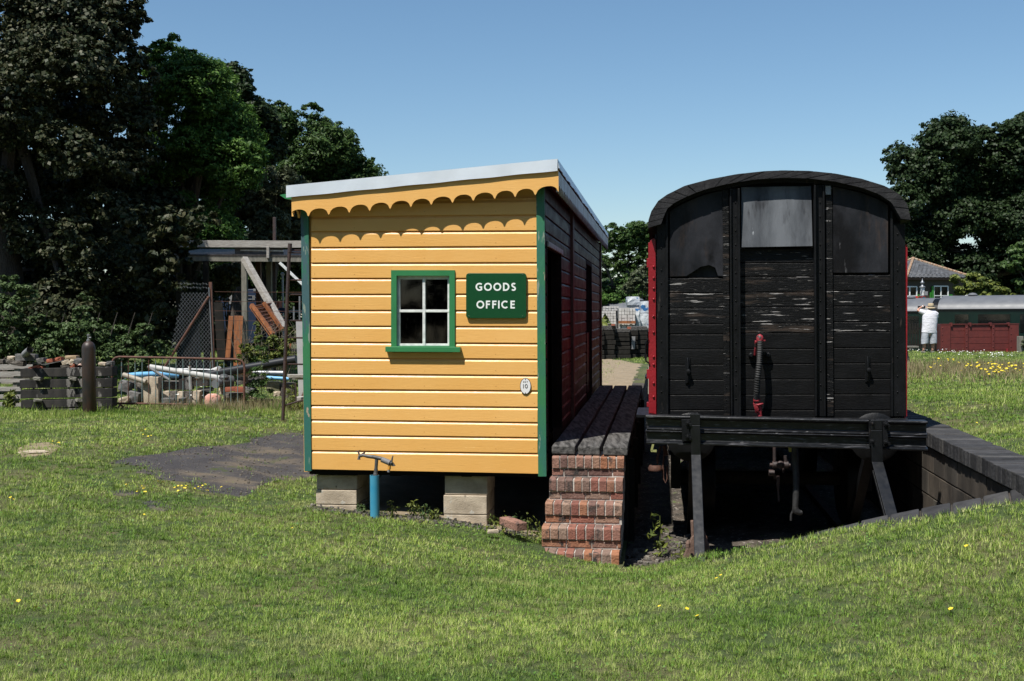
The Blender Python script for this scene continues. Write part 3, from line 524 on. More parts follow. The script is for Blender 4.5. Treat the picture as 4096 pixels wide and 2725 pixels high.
# ------------------------------------------------------------------ standpipe
SPb = 10.55
def c9(x, y): return (1400+x*.2232, 1750+y*.2232)
def q9(x, y, b=SPb): return bp(*c9(x, y), b)
base = q9(445, 1365); st_ = thing('standpipe', rw(base.x, base.y, base.z), 'blue plastic standpipe with grey double tap in front of the hut', 'standpipe')
mb = MB(True); R_ = (q9(530, 700)-q9(368, 700)).length/2; mb.lathe(Vector((base.x, SPb, base.z-.1)), [(R_, 0), (R_, q9(445, 678).z-base.z+.1), (R_*.9, q9(445, 678).z-base.z+.1), (R_*.9, .3)], 24); mb.build('pipe', 'bluepipe', st_, smooth=True)
mb = MB(True); mb.tube([q9(455, 690), q9(460, 640), q9(463, 625)], [.02, .02, .014], 12); mb.tube([q9(463, 630), q9(466, 560)], .018, 12); mb.tube([q9(466, 565), q9(478, 395)], [.0155, .0165], 12)
mb.tube([q9(395, 345), q9(580, 385)], .018, 12); mb.tube([q9(225, 320), q9(290, 333), q9(300, 335), q9(400, 350)], [.013, .015, .017, .017], 12)
mb.build('fitting', 'dplast', st_, smooth=True)
mb = MB(True); mb.tube([q9(568, 395), q9(710, 455)], .026, 14); mb.build('lagging', 'lagging', st_, smooth=True)
for (xs, lab) in (([(235, 320), (185, 330), (165, 345), (160, 390)], 'left tap'), ([(700, 455), (740, 455), (722, 500)], 'right tap')):
    mb = MB(True); mb.tube([q9(*p) for p in xs], [.014, .016, .012, .013][:len(xs)], 10)
    if lab[0] == 'l': mb.tube([q9(170, 320), q9(150, 262)], .009, 8); mb.beam(q9(95, 255), q9(185, 232), .012, .008); mb.prism([q9(200, 290), q9(265, 258), q9(272, 285), q9(225, 325)], (0, .012, 0)); mb.lathe(q9(160, 375), [(.013, 0), (.015, -.012)], 10)
    else: mb.tube([q9(745, 440), q9(757, 375), q9(770, 328)], [.010, .008, .005], 8); mb.prism([q9(720, 440), q9(770, 460), q9(805, 515), q9(760, 520), q9(725, 490)], (0, .03, 0))
    tp = mb.build('tap', 'dplast', st_, smooth=True); tp['label'] = lab
mb = MB(True); mb.tube([q9(715, 495), q9(698, 575)], .0145, 10); sub(tp, 'tape', mb, 'tape', smooth=True)
mb = MB(True); mb.tube([q9(697, 578), q9(690, 622)], .0125, 10); sub(tp, 'nozzle', mb, 'lagging', smooth=True)
# ------------------------------------------------------------------ loading deck and brick steps
ZD = .389; dk = thing('loading_deck', rw(-.65, 10.75, -.5), 'dark tarred plank loading deck along the side of the hut', 'loading deck')
def aat(u): return bp(u, 1783, 10.72).x
for (ua, ub, dz, db) in ((2207, 2300, 0, 0), (2312, 2400, -.006, -.01), (2413, 2511, -.002, -.02)):
    a0, a1 = aat(ua), aat(ub); seg = [10.72+db, 15.1+db*3, 19.45]
    for k in range(2):
        mb = MB(True); b0_, b1_ = seg[k]+(.006 if k else 0), seg[k+1]; n = 14; sm = []
        vs = []; fs = []
        for i in range(n+1):
            b = b0_+(b1_-b0_)*i/n; zz = ZD+dz+.006*mnoise.noise(Vector((a0*7, b*1.1, k))); e = .003*mnoise.noise(Vector((b*2, a0, 3)))
            vs += [(a0+e, b, zz-.08), (a1+e, b, zz-.08), (a1+e, b, zz), (a0+e, b, zz)]
        for i in range(n): j = 4*i; fs += [(j, j+4, j+5, j+1), (j+1, j+5, j+6, j+2), (j+2, j+6, j+7, j+3), (j+3, j+7, j+4, j)]
        fs += [(0, 1, 2, 3), (4*n+3, 4*n+2, 4*n+1, 4*n)]; mb.add(vs, fs); mb.build('plank', 'deck', dk, bevel=.010)
mb = MB(True)
for b in np.arange(10.9, 19.4, 1.4): mb = MB(True); mb.box(-1.02, -.31, b+.25, b+.33, ZD-.23, ZD-.09); mb.build('joist', 'darkwood', dk)
for b in np.arange(11.6, 19.5, 1.9):
    for a in (-.98, -.36):
        mb = MB(True); mb.box(a, a+.1, b, b+.1, -.85, ZD-.23); mb.build('post', 'darkwood', dk)
mb = MB(True); mb.box(-.405, -.315, 11.25, 19.4, -.9, ZD-.24); mb.build('skirt_board', 'darkwood', dk)
steps = thing('brick_steps', rw(-.68, 10.5, -.65), 'worn red brick steps leading up to the loading deck', 'brick steps')
mb = MB(True); mo = MB(True); zt = ZD-.09
stp = [(10.83, 1819, 2213, 2501)]
aL = [-1.0, -1.012, -1.028, -1.045, -1.05]; aR = [-.328, -.333, -.338, -.345, -.352]
rise = .193; 
for k in range(5):
    bf_ = 10.66-.145*k; z1 = zt-rise*k; a0, a1 = aL[k]-.004*k, aR[k]; nb_ = 9; wb = (a1-a0)/nb_
    for i in range(nb_):
        x0 = a0+i*wb+.0055; x1 = a0+(i+1)*wb-.0055; dx = random.uniform(-.003, .003); dzz = random.uniform(-.003, .003); c_ = random.uniform(.010, .020); df = random.uniform(-.003, .004)
        pr = [(bf_+df, z1-.108), (bf_+df, z1-c_), (bf_+df+c_*.55, z1-c_*.35), (bf_+df+c_*1.3, z1), (bf_+.21, z1), (bf_+.21, z1-.108)]
        mb.loft([Vector((x0+dx, b, z+dzz)) for b, z in pr], [Vector((x1+dx, b, z+dzz)) for b, z in pr])
    mo.box(a0+.008, a1-.008, bf_+.012, 11.25, z1-.112, z1-.008)
    # stretcher course
    bf2 = bf_+.018; zc1 = z1-.120; zc0 = zc1-.0585; off = [.5, .5, 0, 0, .3][k]; L_ = .225; x = a0-(L_*off if off else 0)
    while x < a1-.02:
        x0 = max(x+.005, a0+.004); x1 = min(x+L_-.006, a1-.003)
        if x1-x0 > .02: mb.box(x0, x1, bf2+random.uniform(-.002, .002), bf2+.1, zc0+random.uniform(0, .002), zc1)
        x += L_
    mo.box(a0+.006, a1-.006, bf2+.006, 11.25, zc0-.016, z1-.11)
mb.build('bricks', 'brick', steps, bevel=.003); mo.build('mortar', 'mortar', steps)
tag(MB(True).box(*[-1.0, -.45], 10.02, 10.16, bp(2350, 2262, 10.1).z-.02, bp(2350, 2262, 10.1).z+.012).build('stone_slab', 'slab', bevel=.005), 'thin grey slab in the grass at the foot of the brick steps', 'slab')
p = bp(2062, 2092, 10.35); mb = MB(True); mb.beam(bp(2018, 2082, 10.5)+Vector((0, 0, .0)), bp(2088, 2108, 10.25), .11, .072); tag(mb.build('loose_brick', 'brick', bevel=.006), 'loose brick lying in the grass below the hut', 'brick')
mb = MB(True); rock(mb, bp(1972, 2126, 10.2), .10, .05, .03, .3); tag(mb.build('loose_stone', 'concrete'), 'small pale stone in the grass in front of the loose brick', 'stone')
# ================================================================== goods wagon
WB = 11.3; s5 = .7013
def w5(x, y, b=WB): return bp(2500+x*s5, 600+y*s5, b)
wg = thing('goods_wagon', rw(1.13, 14.2, -.6), 'black and crimson covered goods wagon with arched roof behind the buffer stop', 'railway wagon')
arcO = [(131, 446), (134, 400), (150, 350), (190, 290), (240, 255), (340, 205), (480, 168), (640, 138), (800, 121), (900, 117), (1050, 120), (1200, 135), (1350, 165), (1480, 205), (1560, 250), (1610, 310), (1630, 402)]
arcI = [(205, 424), (222, 378), (240, 337), (280, 303), (330, 277), (400, 246), (470, 222), (550, 202), (640, 184), (750, 168), (900, 159), (1050, 163), (1200, 181), (1350, 216), (1450, 254), (1520, 300), (1575, 395)]
RB = WB-.13
mb = MB(True); A_ = [w5(x, y, RB) for x, y in arcO]; B_ = [w5(x, y, RB) for x, y in arcI]
for i in range(16): mb.prism([A_[i], A_[i+1], B_[i+1], B_[i]], (0, 6.2, 0))
mb.build('roof', 'roofw', wg)
mb = MB(True)                                     # segmented front edge strip of the roof
def seg_at(L_, t): i = min(int(t*(len(L_)-1)), len(L_)-2); f_ = t*(len(L_)-1)-i; return L_[i].lerp(L_[i+1], f_)
ns = 22
for k in range(ns):
    t0, t1 = k/ns+.002, (k+1)/ns-.002; d = random.uniform(.004, .009)
    ts = [t0+(t1-t0)*j/4 for j in range(5)]
    mb.prism([seg_at(A_, t)+Vector((0, -d, 0)) for t in ts]+[seg_at(B_, t)+Vector((0, -d, 0)) for t in ts[::-1]], (0, .006+d-.003, 0))
mb.build('roof_edge', 'roofw', wg)
mb = MB(True)                                     # backing wall (body box)
top = [Vector((p.x, WB+.05, p.z-.01)) for p in [w5(x, y) for x, y in arcI]]
BL, BR = w5(180, 700).x, w5(1597, 700).x
poly = [Vector((BL, WB+.05, .62))]+[q for q in top if BL < q.x < BR]+[Vector((BR, WB+.05, .62))]
mb.prism(poly, (0, .03, 0)); mb.build('end_wall', 'blk', wg)
mb = MB(True); mb.prism([v+Vector((0, 5.9, 0)) for v in poly], (0, .03, 0)); mb.build('rear_wall', 'blk', wg)
# planks in three bays
ys = {0: [727, 812, 900, 990, 1047, 1133, 1220, 1307, 1393, 1480, 1560], 1: [718, 808, 893, 985, 1041, 1130, 1216, 1304, 1392, 1480, 1560], 2: [709, 800, 888, 978, 1035, 1124, 1213, 1302, 1390, 1480, 1560]}
bays = {0: (244, 575), 1: (655, 1085), 2: (1180, 1512)}
for bay in range(3):
    Y_ = ys[bay]; x0, x1 = bays[bay]
    mb = MB(True); m2 = MB(True)
    rows = [(Y_[i], Y_[i+1]) for i in range(10)]
    if bay == 1: rows = [(556, 640), (640, 718)]+rows
    for i, (ya, yb) in enumerate(rows):
        t = mb if ya > 985 else m2; d = random.uniform(0, .003)
        A = [w5(x0, yb, WB-.02-d+.0), w5(x0, ya+9, WB-.02-d), w5(x0, ya+3.5, WB-.012)+Vector((0, 0, 0)), w5(x0, ya+3, WB+.05), w5(x0, yb, WB+.05)]
        B = [w5(x1, yb, WB-.02-d), w5(x1, ya+9, WB-.02-d), w5(x1, ya+3.5, WB-.012), w5(x1, ya+3, WB+.05), w5(x1, yb, WB+.05)]
        A[0].z += .0; t.loft(A, B)
    mb.build('planking', 'blk', wg); m2.build('planking', 'blkpeel', wg)['label'] = 'upper end planks with peeling paint'
# upper sheets
def arcz(x):                                       # height of the inner arch at column x
    xs = [p[0] for p in arcI]; return float(np.interp(x, xs, [p[1] for p in arcI]))
for x0, x1, yb in ((256, 560, 722), (1186, 1500, 700)):
    pts = [(x0, yb)]+[(x, arcz(x)+30) for x in np.linspace(x0, x1, 9)]+[(x1, yb-2)]
    if x0 < 300: pts += [(530, yb-5), (515, yb-50), (480, yb-66), (430, yb-55), (390, yb-28), (350, yb-3)]
    mb = MB(True); mb.prism([w5(x, y, WB-.03) for x, y in pts], (0, .012, 0)); mb.prism([w5(x, y, WB+.03) for x, y in [(x0, yb+4), (x0, arcz(x0)+28), (x1, arcz(x1)+28), (x1, yb+4)]], (0, .025, 0)); mb.build('end_sheet', 'plate', wg)
mb = MB(True); mb.prism([w5(664, 212, WB-.03), w5(664, 556, WB-.085), w5(1070, 549, WB-.085), w5(1062, 206, WB-.03)], (0, .014, 0)); ht = mb.build('end_hatch', 'hatch', wg, bevel=.002); ht['label'] = 'tilted grey board over the middle of the end wall'
# arch header rail under the roof
mb = MB(True); P1 = [w5(x, y-2, WB-.035) for x, y in arcI[3:15]]; P2 = [w5(x, y+(26 if 500 < x < 1300 else 20), WB-.035) for x, y in arcI[3:15]]
for i in range(len(P1)-1): mb.prism([P1[i], P1[i+1], P2[i+1], P2[i]], (0, .03, 0))
mb.build('arch_rail', 'blkpost', wg)
# end stanchions and corner plates
def bar(mb, x0a, x0b, x1a, x1b, ytop, ybot, b0_, th): mb.prism([w5(x0a, ytop, b0_), w5(x1a, ybot, b0_), w5(x1b, ybot, b0_), w5(x0b, ytop, b0_)], (0, th, 0))
for (f0, f1, w0, w1, yt) in ((556, 591, 597, 655, 226), (1143, 1182, 1078, 1138, 206)):
    mb = MB(True); bar(mb, f0, f1, f0+8, f1+8, yt, 1520, WB-.045, .04)
    tm = mb.build('end_stanchion', 'blkpeel', wg, bevel=.002)
    mb = MB(True); bar(mb, w0, w1, w0+8, w1+6, yt-6, 1520, WB-.055, .03); ed = (w0, w0+10) if w0 > 900 else (w1-12, w1); ed2 = (w1-10, w1) if w0 > 900 else (w0, w0+9)
    bar(mb, ed[0], ed[1], ed[0]+7, ed[1]+7, yt-6, 1520, WB-.115, .07); bar(mb, ed2[0], ed2[1], ed2[0]+7, ed2[1]+7, yt-6, 1520, WB-.085, .03)
    for y in range(300, 1500, 80): mb.dome(w5(w0+(w1-w0)*.55+5*(y/1500), y, WB-.055), .009, (0, -1, 0), 6)
    for y in range(270, 1480, 68): mb.dome(w5(f0+16+7*y/1500, y, WB-.046), .006, (0, -1, 0), 6)
    mb.build('end_stanchion', 'blkpost', wg, bevel=.002)
mb = MB(True); bar(mb, 1143, 1173, 1144, 1174, 205, 255, WB-.06, .01); mb.build('end_bracket', 'steel', wg)['label'] = 'small bare metal tab at the top of the right stanchion'
for (xa, xb, ins) in ((181, 237, 1), (1520, 1597, -1)):
    mb = MB(True); bar(mb, xa, xb, xa+2, xb+4, 420, 1520, WB-.03, .07); xi = xb if ins > 0 else xa
    bar(mb, xi-5, xi+8, xi-3, xi+10, 350, 1520, WB-.055, .04)
    for y in (480, 560, 686, 760, 888, 960, 1092, 1180, 1290, 1380, 1500): mb.dome(w5(xa+26+(0 if ins > 0 else 8), y, WB-.031), .0085, (0, -1, 0), 6)
    mb.build('corner_plate', 'blkpost', wg, bevel=.002)
# crimson sides
mb = MB(True); aL_ = w5(176, 1000).x; mb.prism([w5(134, 545, WB-.02), w5(137, 1500, WB-.02), w5(178, 1507, WB-.02), w5(174, 500, WB-.02), w5(146, 515, WB-.02)], (0, .012, 0))
mb.box(aL_-.03, aL_+.0, WB+.0, WB+5.9, .63, 2.34); mb.box(w5(134, 900).x, aL_, WB-.006, WB+.05, .64, 2.3)
for i, y in enumerate((666, 730, 790, 852, 948, 1040, 1180, 1224, 1330, 1408)): mb.dome(w5(163, y, WB-.022), .0135, (0, -1, 0), 7)
for y in (650, 1285, 1455): bar(mb, 124, 137, 124, 138, y-32 if y < 1400 else y-15, y+20 if y < 1400 else y+12, WB-.01, .06)
for b in np.arange(12.2, 17, .9): mb.box(aL_-.075, aL_, b, b+.06, .64, 2.3)
mb.build('side_wall', 'red', wg, bevel=.002)['label'] = 'crimson left side with riveted edge plate'
mb = MB(True); aR_ = w5(1590, 1000).x; mb.box(aR_+.002, aR_+.03, WB-.01, WB+5.9, .63, 2.25); mb.build('side_wall', 'red', wg)['label'] = 'crimson right side'
mb = MB(True); mb.prism([w5(1592, 1500, WB-.02), w5(1592, 1540, WB-.02), w5(1604, 1540, WB-.02), w5(1601, 1500, WB-.02)], (0, .03, 0)); mb.build('corner_bracket', 'redpink', wg)
mb = MB(True); mb.tube([w5(133, 1075, WB-.03), w5(118, 1100, WB-.03), w5(117, 1180, WB-.03), w5(120, 1205, WB-.03), w5(138, 1217, WB-.03)], .008, 8); mb.build('grab_handle', 'blkpost', wg, smooth=True)
mb = MB(True)
for y in (560,): mb.tube([w5(176, 480, WB-.04), w5(176, 510, WB-.04)], .014, 8)
for i, (x, dy) in enumerate(((357, 0), (1385, -8))):
    pass
mb.build('hinge_pin', 'blkpost', wg)
for (x, y0_, y1_) in ((357, 1180, 1335), (1384, 1172, 1326)):
    mb = MB(True); bar(mb, x-15, x+15, x-14, x+16, y0_+4, y1_-4, WB-.034, .012); mb.tube([w5(x, y0_+6, WB-.04), w5(x+2, y0_+40, WB-.055), w5(x+2, y1_-50, WB-.058), w5(x, y1_-8, WB-.04)], .011, 8)
    mb.lathe(w5(x+4, (y0_+y1_)/2+5, WB-.035), [(.02, 0), (.022, .045), (.008, .05)], 8, (0, -1, 0)); mb.dome(w5(x, y0_+14, WB-.035), .011, (0, -1, 0)); mb.dome(w5(x, y1_-14, WB-.035), .011, (0, -1, 0)); mb.build('lamp_bracket', 'blkpost', wg, smooth=True)
# vacuum hose
mb = MB(True); pts = []; rs = []; n = 60
ctl = [w5(770, 1092, WB-.16), w5(768, 1150, WB-.19), w5(765, 1220, WB-.20), w5(757, 1300, WB-.19), w5(752, 1380, WB-.15), w5(750, 1430, WB-.11)]
for i in range(n+1):
    p = seg_at(ctl, i/n*.9999); pts.append(p); rs.append(.029 if i % 2 else .0245)
mb.tube(pts, rs, 12); mb.build('brake_hose', 'hose', wg, smooth=False)
mb = MB(True); mb.lathe(w5(769, 1100, WB-.15), [(.03, 0), (.034, .025), (.034, .05), (.024, .07), (.004, .082)], 14); mb.beam(w5(770, 1085, WB-.15), w5(800, 1087, WB-.15), .02, .012); mb.tube([w5(748, 1090, WB-.12), w5(745, 1130, WB-.09), w5(742, 1170, WB-.06)], .013, 8)
mb.build('hose_cap', 'redpink', wg, smooth=True)
mb = MB(True); mb.beam(w5(708, 1158, WB-.04), w5(822, 1160, WB-.04), .035, .03); 
for x in (717, 815): mb.lathe(w5(x, 1170, WB-.02), [(.024, 0), (.024, .05), (.014, .06)], 10, (0, -1, 0))
mb.build('hose_bracket', 'blkpost', wg)
mb = MB(True); mb.tube([w5(765, 1440, WB-.1), w5(768, 1530, WB-.09)], .025, 10); mb.tube([w5(738, 1425, WB-.11), w5(735, 1450, WB-.1), w5(760, 1455, WB-.14), w5(785, 1448, WB-.11)], .011, 8); mb.lathe(w5(752, 1432, WB-.11), [(.035, 0), (.035, .02)], 12)
for i in range(5): mb.tube([w5(735+i*4, 1455, WB-.13), w5(742+i*5, 1480, WB-.14), w5(745+i*4, 1500, WB-.12)], .004, 5)
mb.build('brake_pipe', 'redpink', wg, smooth=True)
# headstock, underframe, buffers, coupling, wheels
mb = MB(True); mb.box(BL-.02, BR+.02, WB-.06, WB+.09, .37, .615); mb.build('headstock', 'blkpost', wg, bevel=.004)
mb = MB(True); mb.box(BL-.01, BL+.08, WB+.1, WB+5.7, .38, .615); mb.box(BR-.08, BR+.01, WB+.1, WB+5.7, .38, .615); mb.box(.3, 1.95, WB+.1, WB+5.7, .5, .6); mb.box(BL-.2, BL-.02, 11.35, 12.2, .60, .625); mb.build('underframe', 'blkpost', wg)
for u in (2765, 3502):
    p = bp(u, 1652, 10.83); z = p.z-.228; mb = MB(True); mb.lathe(Vector((p.x, 11.22, z)), [(.15, 0), (.15, .03), (.095, .05), (.085, .25), (.05, .26), (.05, .33), (.21, .345), (.228, .37), (.20, .385), (.1, .395)], 28, (0, -1, 0)); mb.build('buffer', 'blkpost', wg, smooth=True)
def q6(x, y, b=10.95): return bp(2550+x*.5091, 1650+y*.5091, b)
mb = MB(True)
mb.tube([q6(1075, 225), q6(1077, 395)], .016, 8); mb.tube([q6(1160, 340), q6(1166, 400)], .016, 8); mb.tube([q6(1040, 412), q6(1200, 415)], .017, 8); mb.lathe(q6(1122, 410, 10.90), [(.035, 0), (.038, .02), (.03, .03), (.012, .036)], 14, (0, -1, 0))
for x in (1077, 1167): mb.lathe(q6(x, 412)+Vector((-.02, 0, 0)), [(.033, 0), (.033, .04)], 12, (1, 0, 0))
mb.lathe(q6(1032, 475), [(.03, 0), (.03, .05)], 10, (1, 0, 0)); mb.tube([q6(1060, 470), q6(1078, 500), q6(1078, 525)], .012, 8); mb.tube([q6(1146, 440), q6(1146, 475)], .01, 8); mb.tube([q6(1105, 500), q6(1105, 570), q6(1104, 600), q6(1110, 700)], [.016, .016, .01, .01], 8)
mb.build('coupling', 'rustpole', wg, smooth=True)['label'] = 'rusty screw coupling hanging below the beam'
mb = MB(True); mb.tube([q6(1235, 240, 10.8), q6(1236, 300, 10.8), q6(1238, 365, 10.8), q6(1246, 500, 10.78), q6(1245, 640, 10.76), q6(1240, 740, 10.75)], [.03, .032, .034, .030, .030, .027], 12)
mb.tube([q6(1240, 740, 10.75), q6(1240, 770, 10.75), q6(1275, 790, 10.75), q6(1295, 785, 10.75)], [.03, .036, .026, .02], 10); mb.tube([q6(1225, 770, 10.75), q6(1208, 800, 10.75), q6(1206, 850, 10.75)], .012, 7); mb.build('steam_hose', 'hose', wg, smooth=True)
mb = MB(True); mb.beam(q6(1200, 275, 10.8), q6(1203, 310, 10.8), .018, .03); mb.build('pipe_clip', mat('yellow_green_paint', (.33, .33, .07), rough=.5), wg)
for b in (12.3, 15.6):
    wh = None
    for a in (.42, 1.86):
        mb = MB(True); mb.lathe(Vector((a, b, -.11)), [(.12, 0), (.12, -.03), (.36, -.02), (.40, -.02), (.455, .0), (.455, .10), (.475, .12), (.475, .135), (.12, .14)], 30, (1, 0, 0)); mb.build('wheel', 'blkpost', wg, smooth=True)
    mb = MB(True); mb.tube([(.2, b, -.11), (2.1, b, -.11)], .07, 12); mb.build('axle', 'darkwood', wg)
    for a in (.16, 2.1): mb = MB(True); mb.box(a-.05, a+.05, b-.12, b+.12, -.22, .4); mb.box(a-.04, a+.04, b-.45, b+.45, .12, .18); mb.build('axle_box', 'blkpost', wg)
w2 = thing('goods_wagon', rw(1.13, 14.2+6.5, -.6), 'hidden second goods wagon added to keep light from under the black one', 'railway wagon')  # hidden copy, added to darken the track under the first wagon
for ch in list(wg.children):
    if ch.name.split('.')[0] in ('roof', 'end_wall', 'rear_wall', 'side_wall', 'underframe', 'wheel', 'axle', 'headstock', 'axle_box'): c_ = ch.copy(); C.objects.link(c_); c_.parent = w2
# drop hook things by the left buffer
def q3(x, y, b=10.9): return bp(2150+x*.351, 1750+y*.351, b)
mb = MB(True); mb.beam(q6(125, 240), q6(110, 300), .03, .02); mb.beam(q6(105, 300), q6(150, 303), .03, .02); mb.build('lever', mat('pale_green_paint', (.26, .27, .10), rough=.6), wg)
mb = MB(True); mb.tube([q6(180, 265, 11.6), q6(160, 340, 11.6), q6(150, 380, 11.6)], .012, 6); mb.tube([q6(205, 260, 11.6), q6(225, 340, 11.6)], .022, 6); mb.tube([q6(215, 260, 11.6), q6(200, 420, 11.6), q6(205, 520, 11.6), q6(220, 555, 11.6), q6(235, 520, 11.6), q6(230, 420, 11.6)], .009, 6); mb.lathe(q6(140, 440, 11.6), [(.07, -.02), (.075, 0), (.06, .03)], 12)
for k in range(7): mb.tube([q6(150+8*(k % 2), 320+12*k, 11.6), q6(165-8*(k % 2), 330+12*k, 11.6)], .008, 5)
mb.build('brake_rigging', 'rust', wg, smooth=True)
# ------------------------------------------------------------------ buffer stop
bs_ = thing('buffer_stop', rw(1.1, 10.62, -.7), 'black buffer stop made of two rails bolted to bent rail posts', 'buffer stop')
def q2(x, y, b=10.60): return bp(2500+x*.6771, 1550+y*.6771, b)
for (ya, yb) in (((160, 195), (247, 284)), ((249, 286), (330, 371))):
    L0, L1 = q2(122, ya[0]), q2(122+6, yb[0]); R0, R1 = q2(1779, ya[1]), q2(1781, yb[1]); h = (L0.z-L1.z)
    # rail profile (depth y, height fraction) with head on top, wide foot at the bottom seen from the side
    pr = [(-.052, .99), (-.058, .93), (-.058, .84), (-.048, .80), (-.01, .74), (-.008, .22), (-.03, .16), (-.066, .09), (-.066, .03), (-.06, 0), (.066, 0), (.03, .16), (.008, .22), (.01, .74), (.045, .8), (.045, 1)]
    if ya[0] < 200: pr = [(-.056, 1.0), (-.064, .94), (-.064, .84), (-.05, .79), (-.008, .70), (-.008, .20), (-.035, .13), (-.045, .10), (-.045, .03), (-.04, 0), (.04, 0), (.035, .13), (.008, .2), (.008, .7), (.05, .79), (.055, 1)]
    else: pr = [(-.035, 1.0), (-.045, .96), (-.045, .90), (-.03, .86), (-.008, .80), (-.008, .28), (-.05, .20), (-.070, .16), (-.070, .04), (-.064, 0), (.06, 0), (.06, .16), (.008, .28), (.008, .80), (.03, .86), (.03, 1)]
    mb = MB(True); n = 24; rowsA = []
    for i in range(n+1):
        t = i/n; lo_ = L1.lerp(R1, t); hi_ = L0.lerp(R0, t); j = .0016*mnoise.noise(Vector((t*22, ya[0], 0))); rowsA.append([Vector((lo_.x+(hi_.x-lo_.x)*z, 10.60+y+j, lo_.z+(hi_.z-lo_.z)*z+j)) for (y, z) in pr])
    m_ = len(pr); vs = [v for r in rowsA for v in r]; fs = []
    for i in range(n):
        for k in range(m_): a = i*m_+k; b = i*m_+(k+1) % m_; fs.append((a, b, b+m_, a+m_))
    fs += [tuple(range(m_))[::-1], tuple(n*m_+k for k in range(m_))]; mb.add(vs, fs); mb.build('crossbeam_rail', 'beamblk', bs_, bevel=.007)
def raillike(name, pts, wtop):
    # a rail standing on end: foot plate facing the viewer with head behind
    mb = MB(True)
    for i in range(len(pts)-1):
        p, q_ = pts[i], pts[i+1]; d = (q_-p).normalized(); nx = Vector((1, 0, 0)); ny = d.cross(nx).normalized()
        if ny.y > 0: ny = -ny
        for (w, o0_, o1_) in ((wtop, 0, .016), (.02, -.09, 0.0), (.066, -.125, -.09)):
            a = nx*w/2; mb.hexa([p-a+ny*o0_, p+a+ny*o0_, p+a+ny*o1_, p-a+ny*o1_, q_-a+ny*o0_, q_+a+ny*o0_, q_+a+ny*o1_, q_-a+ny*o1_])
    return mb.build(name, 'glossblk', bs_, bevel=.005)
pl_ = [bp(2780, 1655, 10.50), bp(2781, 1700, 10.50), bp(2784, 1822, 10.50), bp(2800, 2255, 9.62)]; raillike('post', pl_, .088)
pr_ = [bp(3504, 1680, 10.50), bp(3505, 1720, 10.50), bp(3509, 1851, 10.50), bp(3572, 2085, 9.95), bp(3640, 2310, 9.5)]; raillike('post', pr_, .098)
mb = MB(True)
for (x0, x1, y0_, y1_) in ((334, 392, 190, 318), (1442, 1462, 190, 345), (1512, 1554, 196, 350)):
    mb.prism([q2(x0, y0_, 10.50), q2(x0+4, y1_, 10.50), q2(x1, y1_, 10.50), q2(x1, y0_, 10.50)], (0, .05, 0))
    for yy in (y0_+20, y1_-28):
        xx = (x0+x1)/2+8; mb.lathe(q2(xx, yy, 10.50), [(.024, 0), (.024, .018), (.012, .018), (.012, .04)], 6, (0, -1, 0)); 
        if x1-x0 > 30: mb.lathe(q2(xx+14, yy+10, 10.50), [(.016, 0), (.016, .03)], 6, (0, -1, 0))
    mb.build('bolted_plate', 'blkpost', bs_, bevel=.002); mb = MB(True)
for x in (740, 1258): mb.prism([q2(x-22, 228, 10.55), q2(x-18, 246, 10.55), q2(x+24, 248, 10.55), q2(x+20, 231, 10.55)], (0, .04, 0))
for (p, q_) in ((bp(2781, 1720, 10.7), bp(2786, 2230, 11.3)), (bp(3505, 1740, 10.7), bp(3440, 2120, 11.1))): mb = MB(True); mb.beam(p+Vector((0, .1, 0)), Vector((p.x, 12.2, -.72)), .09, .09); mb.build('rear_brace', 'blkpost', bs_)
mb = MB(True); f = bp(2800, 2200, 9.75); mb.prism([bp(2728, 2245, 10.05), bp(2768, 2150, 10.05), bp(2812, 2110, 10.05), bp(2832, 2170, 10.05), bp(2852, 2240, 10.05)], (0, .1, 0)); mb.prism([bp(2762, 2085, 10.1), bp(2768, 2200, 10.1), bp(2818, 2200, 10.1), bp(2812, 2080, 10.1)], (0, .05, 0)); mb.lathe(bp(2752, 2190, 9.98), [(.022, 0), (.022, .035), (.012, .06)], 6); mb.build('foot_bracket', mat('brown_rusty_casting', (.16, .10, .075), (.10, .06, .045), 9, rough=.8, bump=.5), bs_, bevel=.004)
# track
tr_ = thing('railway_track', rw(1.14, 14, -.7), 'siding track running under the wagon', 'railway track')
for a in (.42, 1.86): mb = MB(True); mb.box(a-.035, a+.035, 9.95, 31, -.645, -.60); mb.box(a-.01, a+.01, 9.95, 31, -.72, -.645); mb.box(a-.06, a+.06, 9.95, 31, -.735, -.72); mb.build('rail', 'rust', tr_)
for b in np.arange(10.2, 24, .76): mb = MB(True); mb.box(-.16, 2.44, b, b+.25, -.8, -.70+random.uniform(-.01, .01)); mb.build('sleeper', 'darkwood', tr_, bevel=.006)
# ------------------------------------------------------------------ retaining wall on the right
rwl = thing('retaining_wall', rw(2.7, 12, -.6), 'dark stained block retaining wall with engineering brick coping right of the wagon', 'wall')
aN, aF = 2.50, 2.86; zW = .475
mb = MB(True); zc = [-1.0, -.78, -.53, -.26, .01, .245, .338][1:]; zc = [-.95, -.67, -.40, -.13, .10, .33]
for r in range(len(zc)-1):
    b = 8.55-(.22 if r % 2 else 0)
    while b < 24: L_ = .44+random.uniform(-.01, .01); mb.box(aN+.03+random.uniform(-.003, .003), aN+.3, b+.006, b+L_-.006, zc[r]+.006, zc[r+1]-.005); b += L_
mb.build('blockwork', 'blockwall', rwl, bevel=.006)
mb = MB(True); mb.box(aN+.045, aN+.29, 8.5, 24, -.95, .34); mb.build('joints', 'mortar' if 0 else 'darkwood', rwl)
mb = MB(True); b = 8.35
while b < 24:
    w_ = .112; mb.box(aN+random.uniform(-.003, .003), aF+random.uniform(-.01, .01), b+.0055, b+w_-.0055, .345, zW+random.uniform(-.004, .004)); b += w_
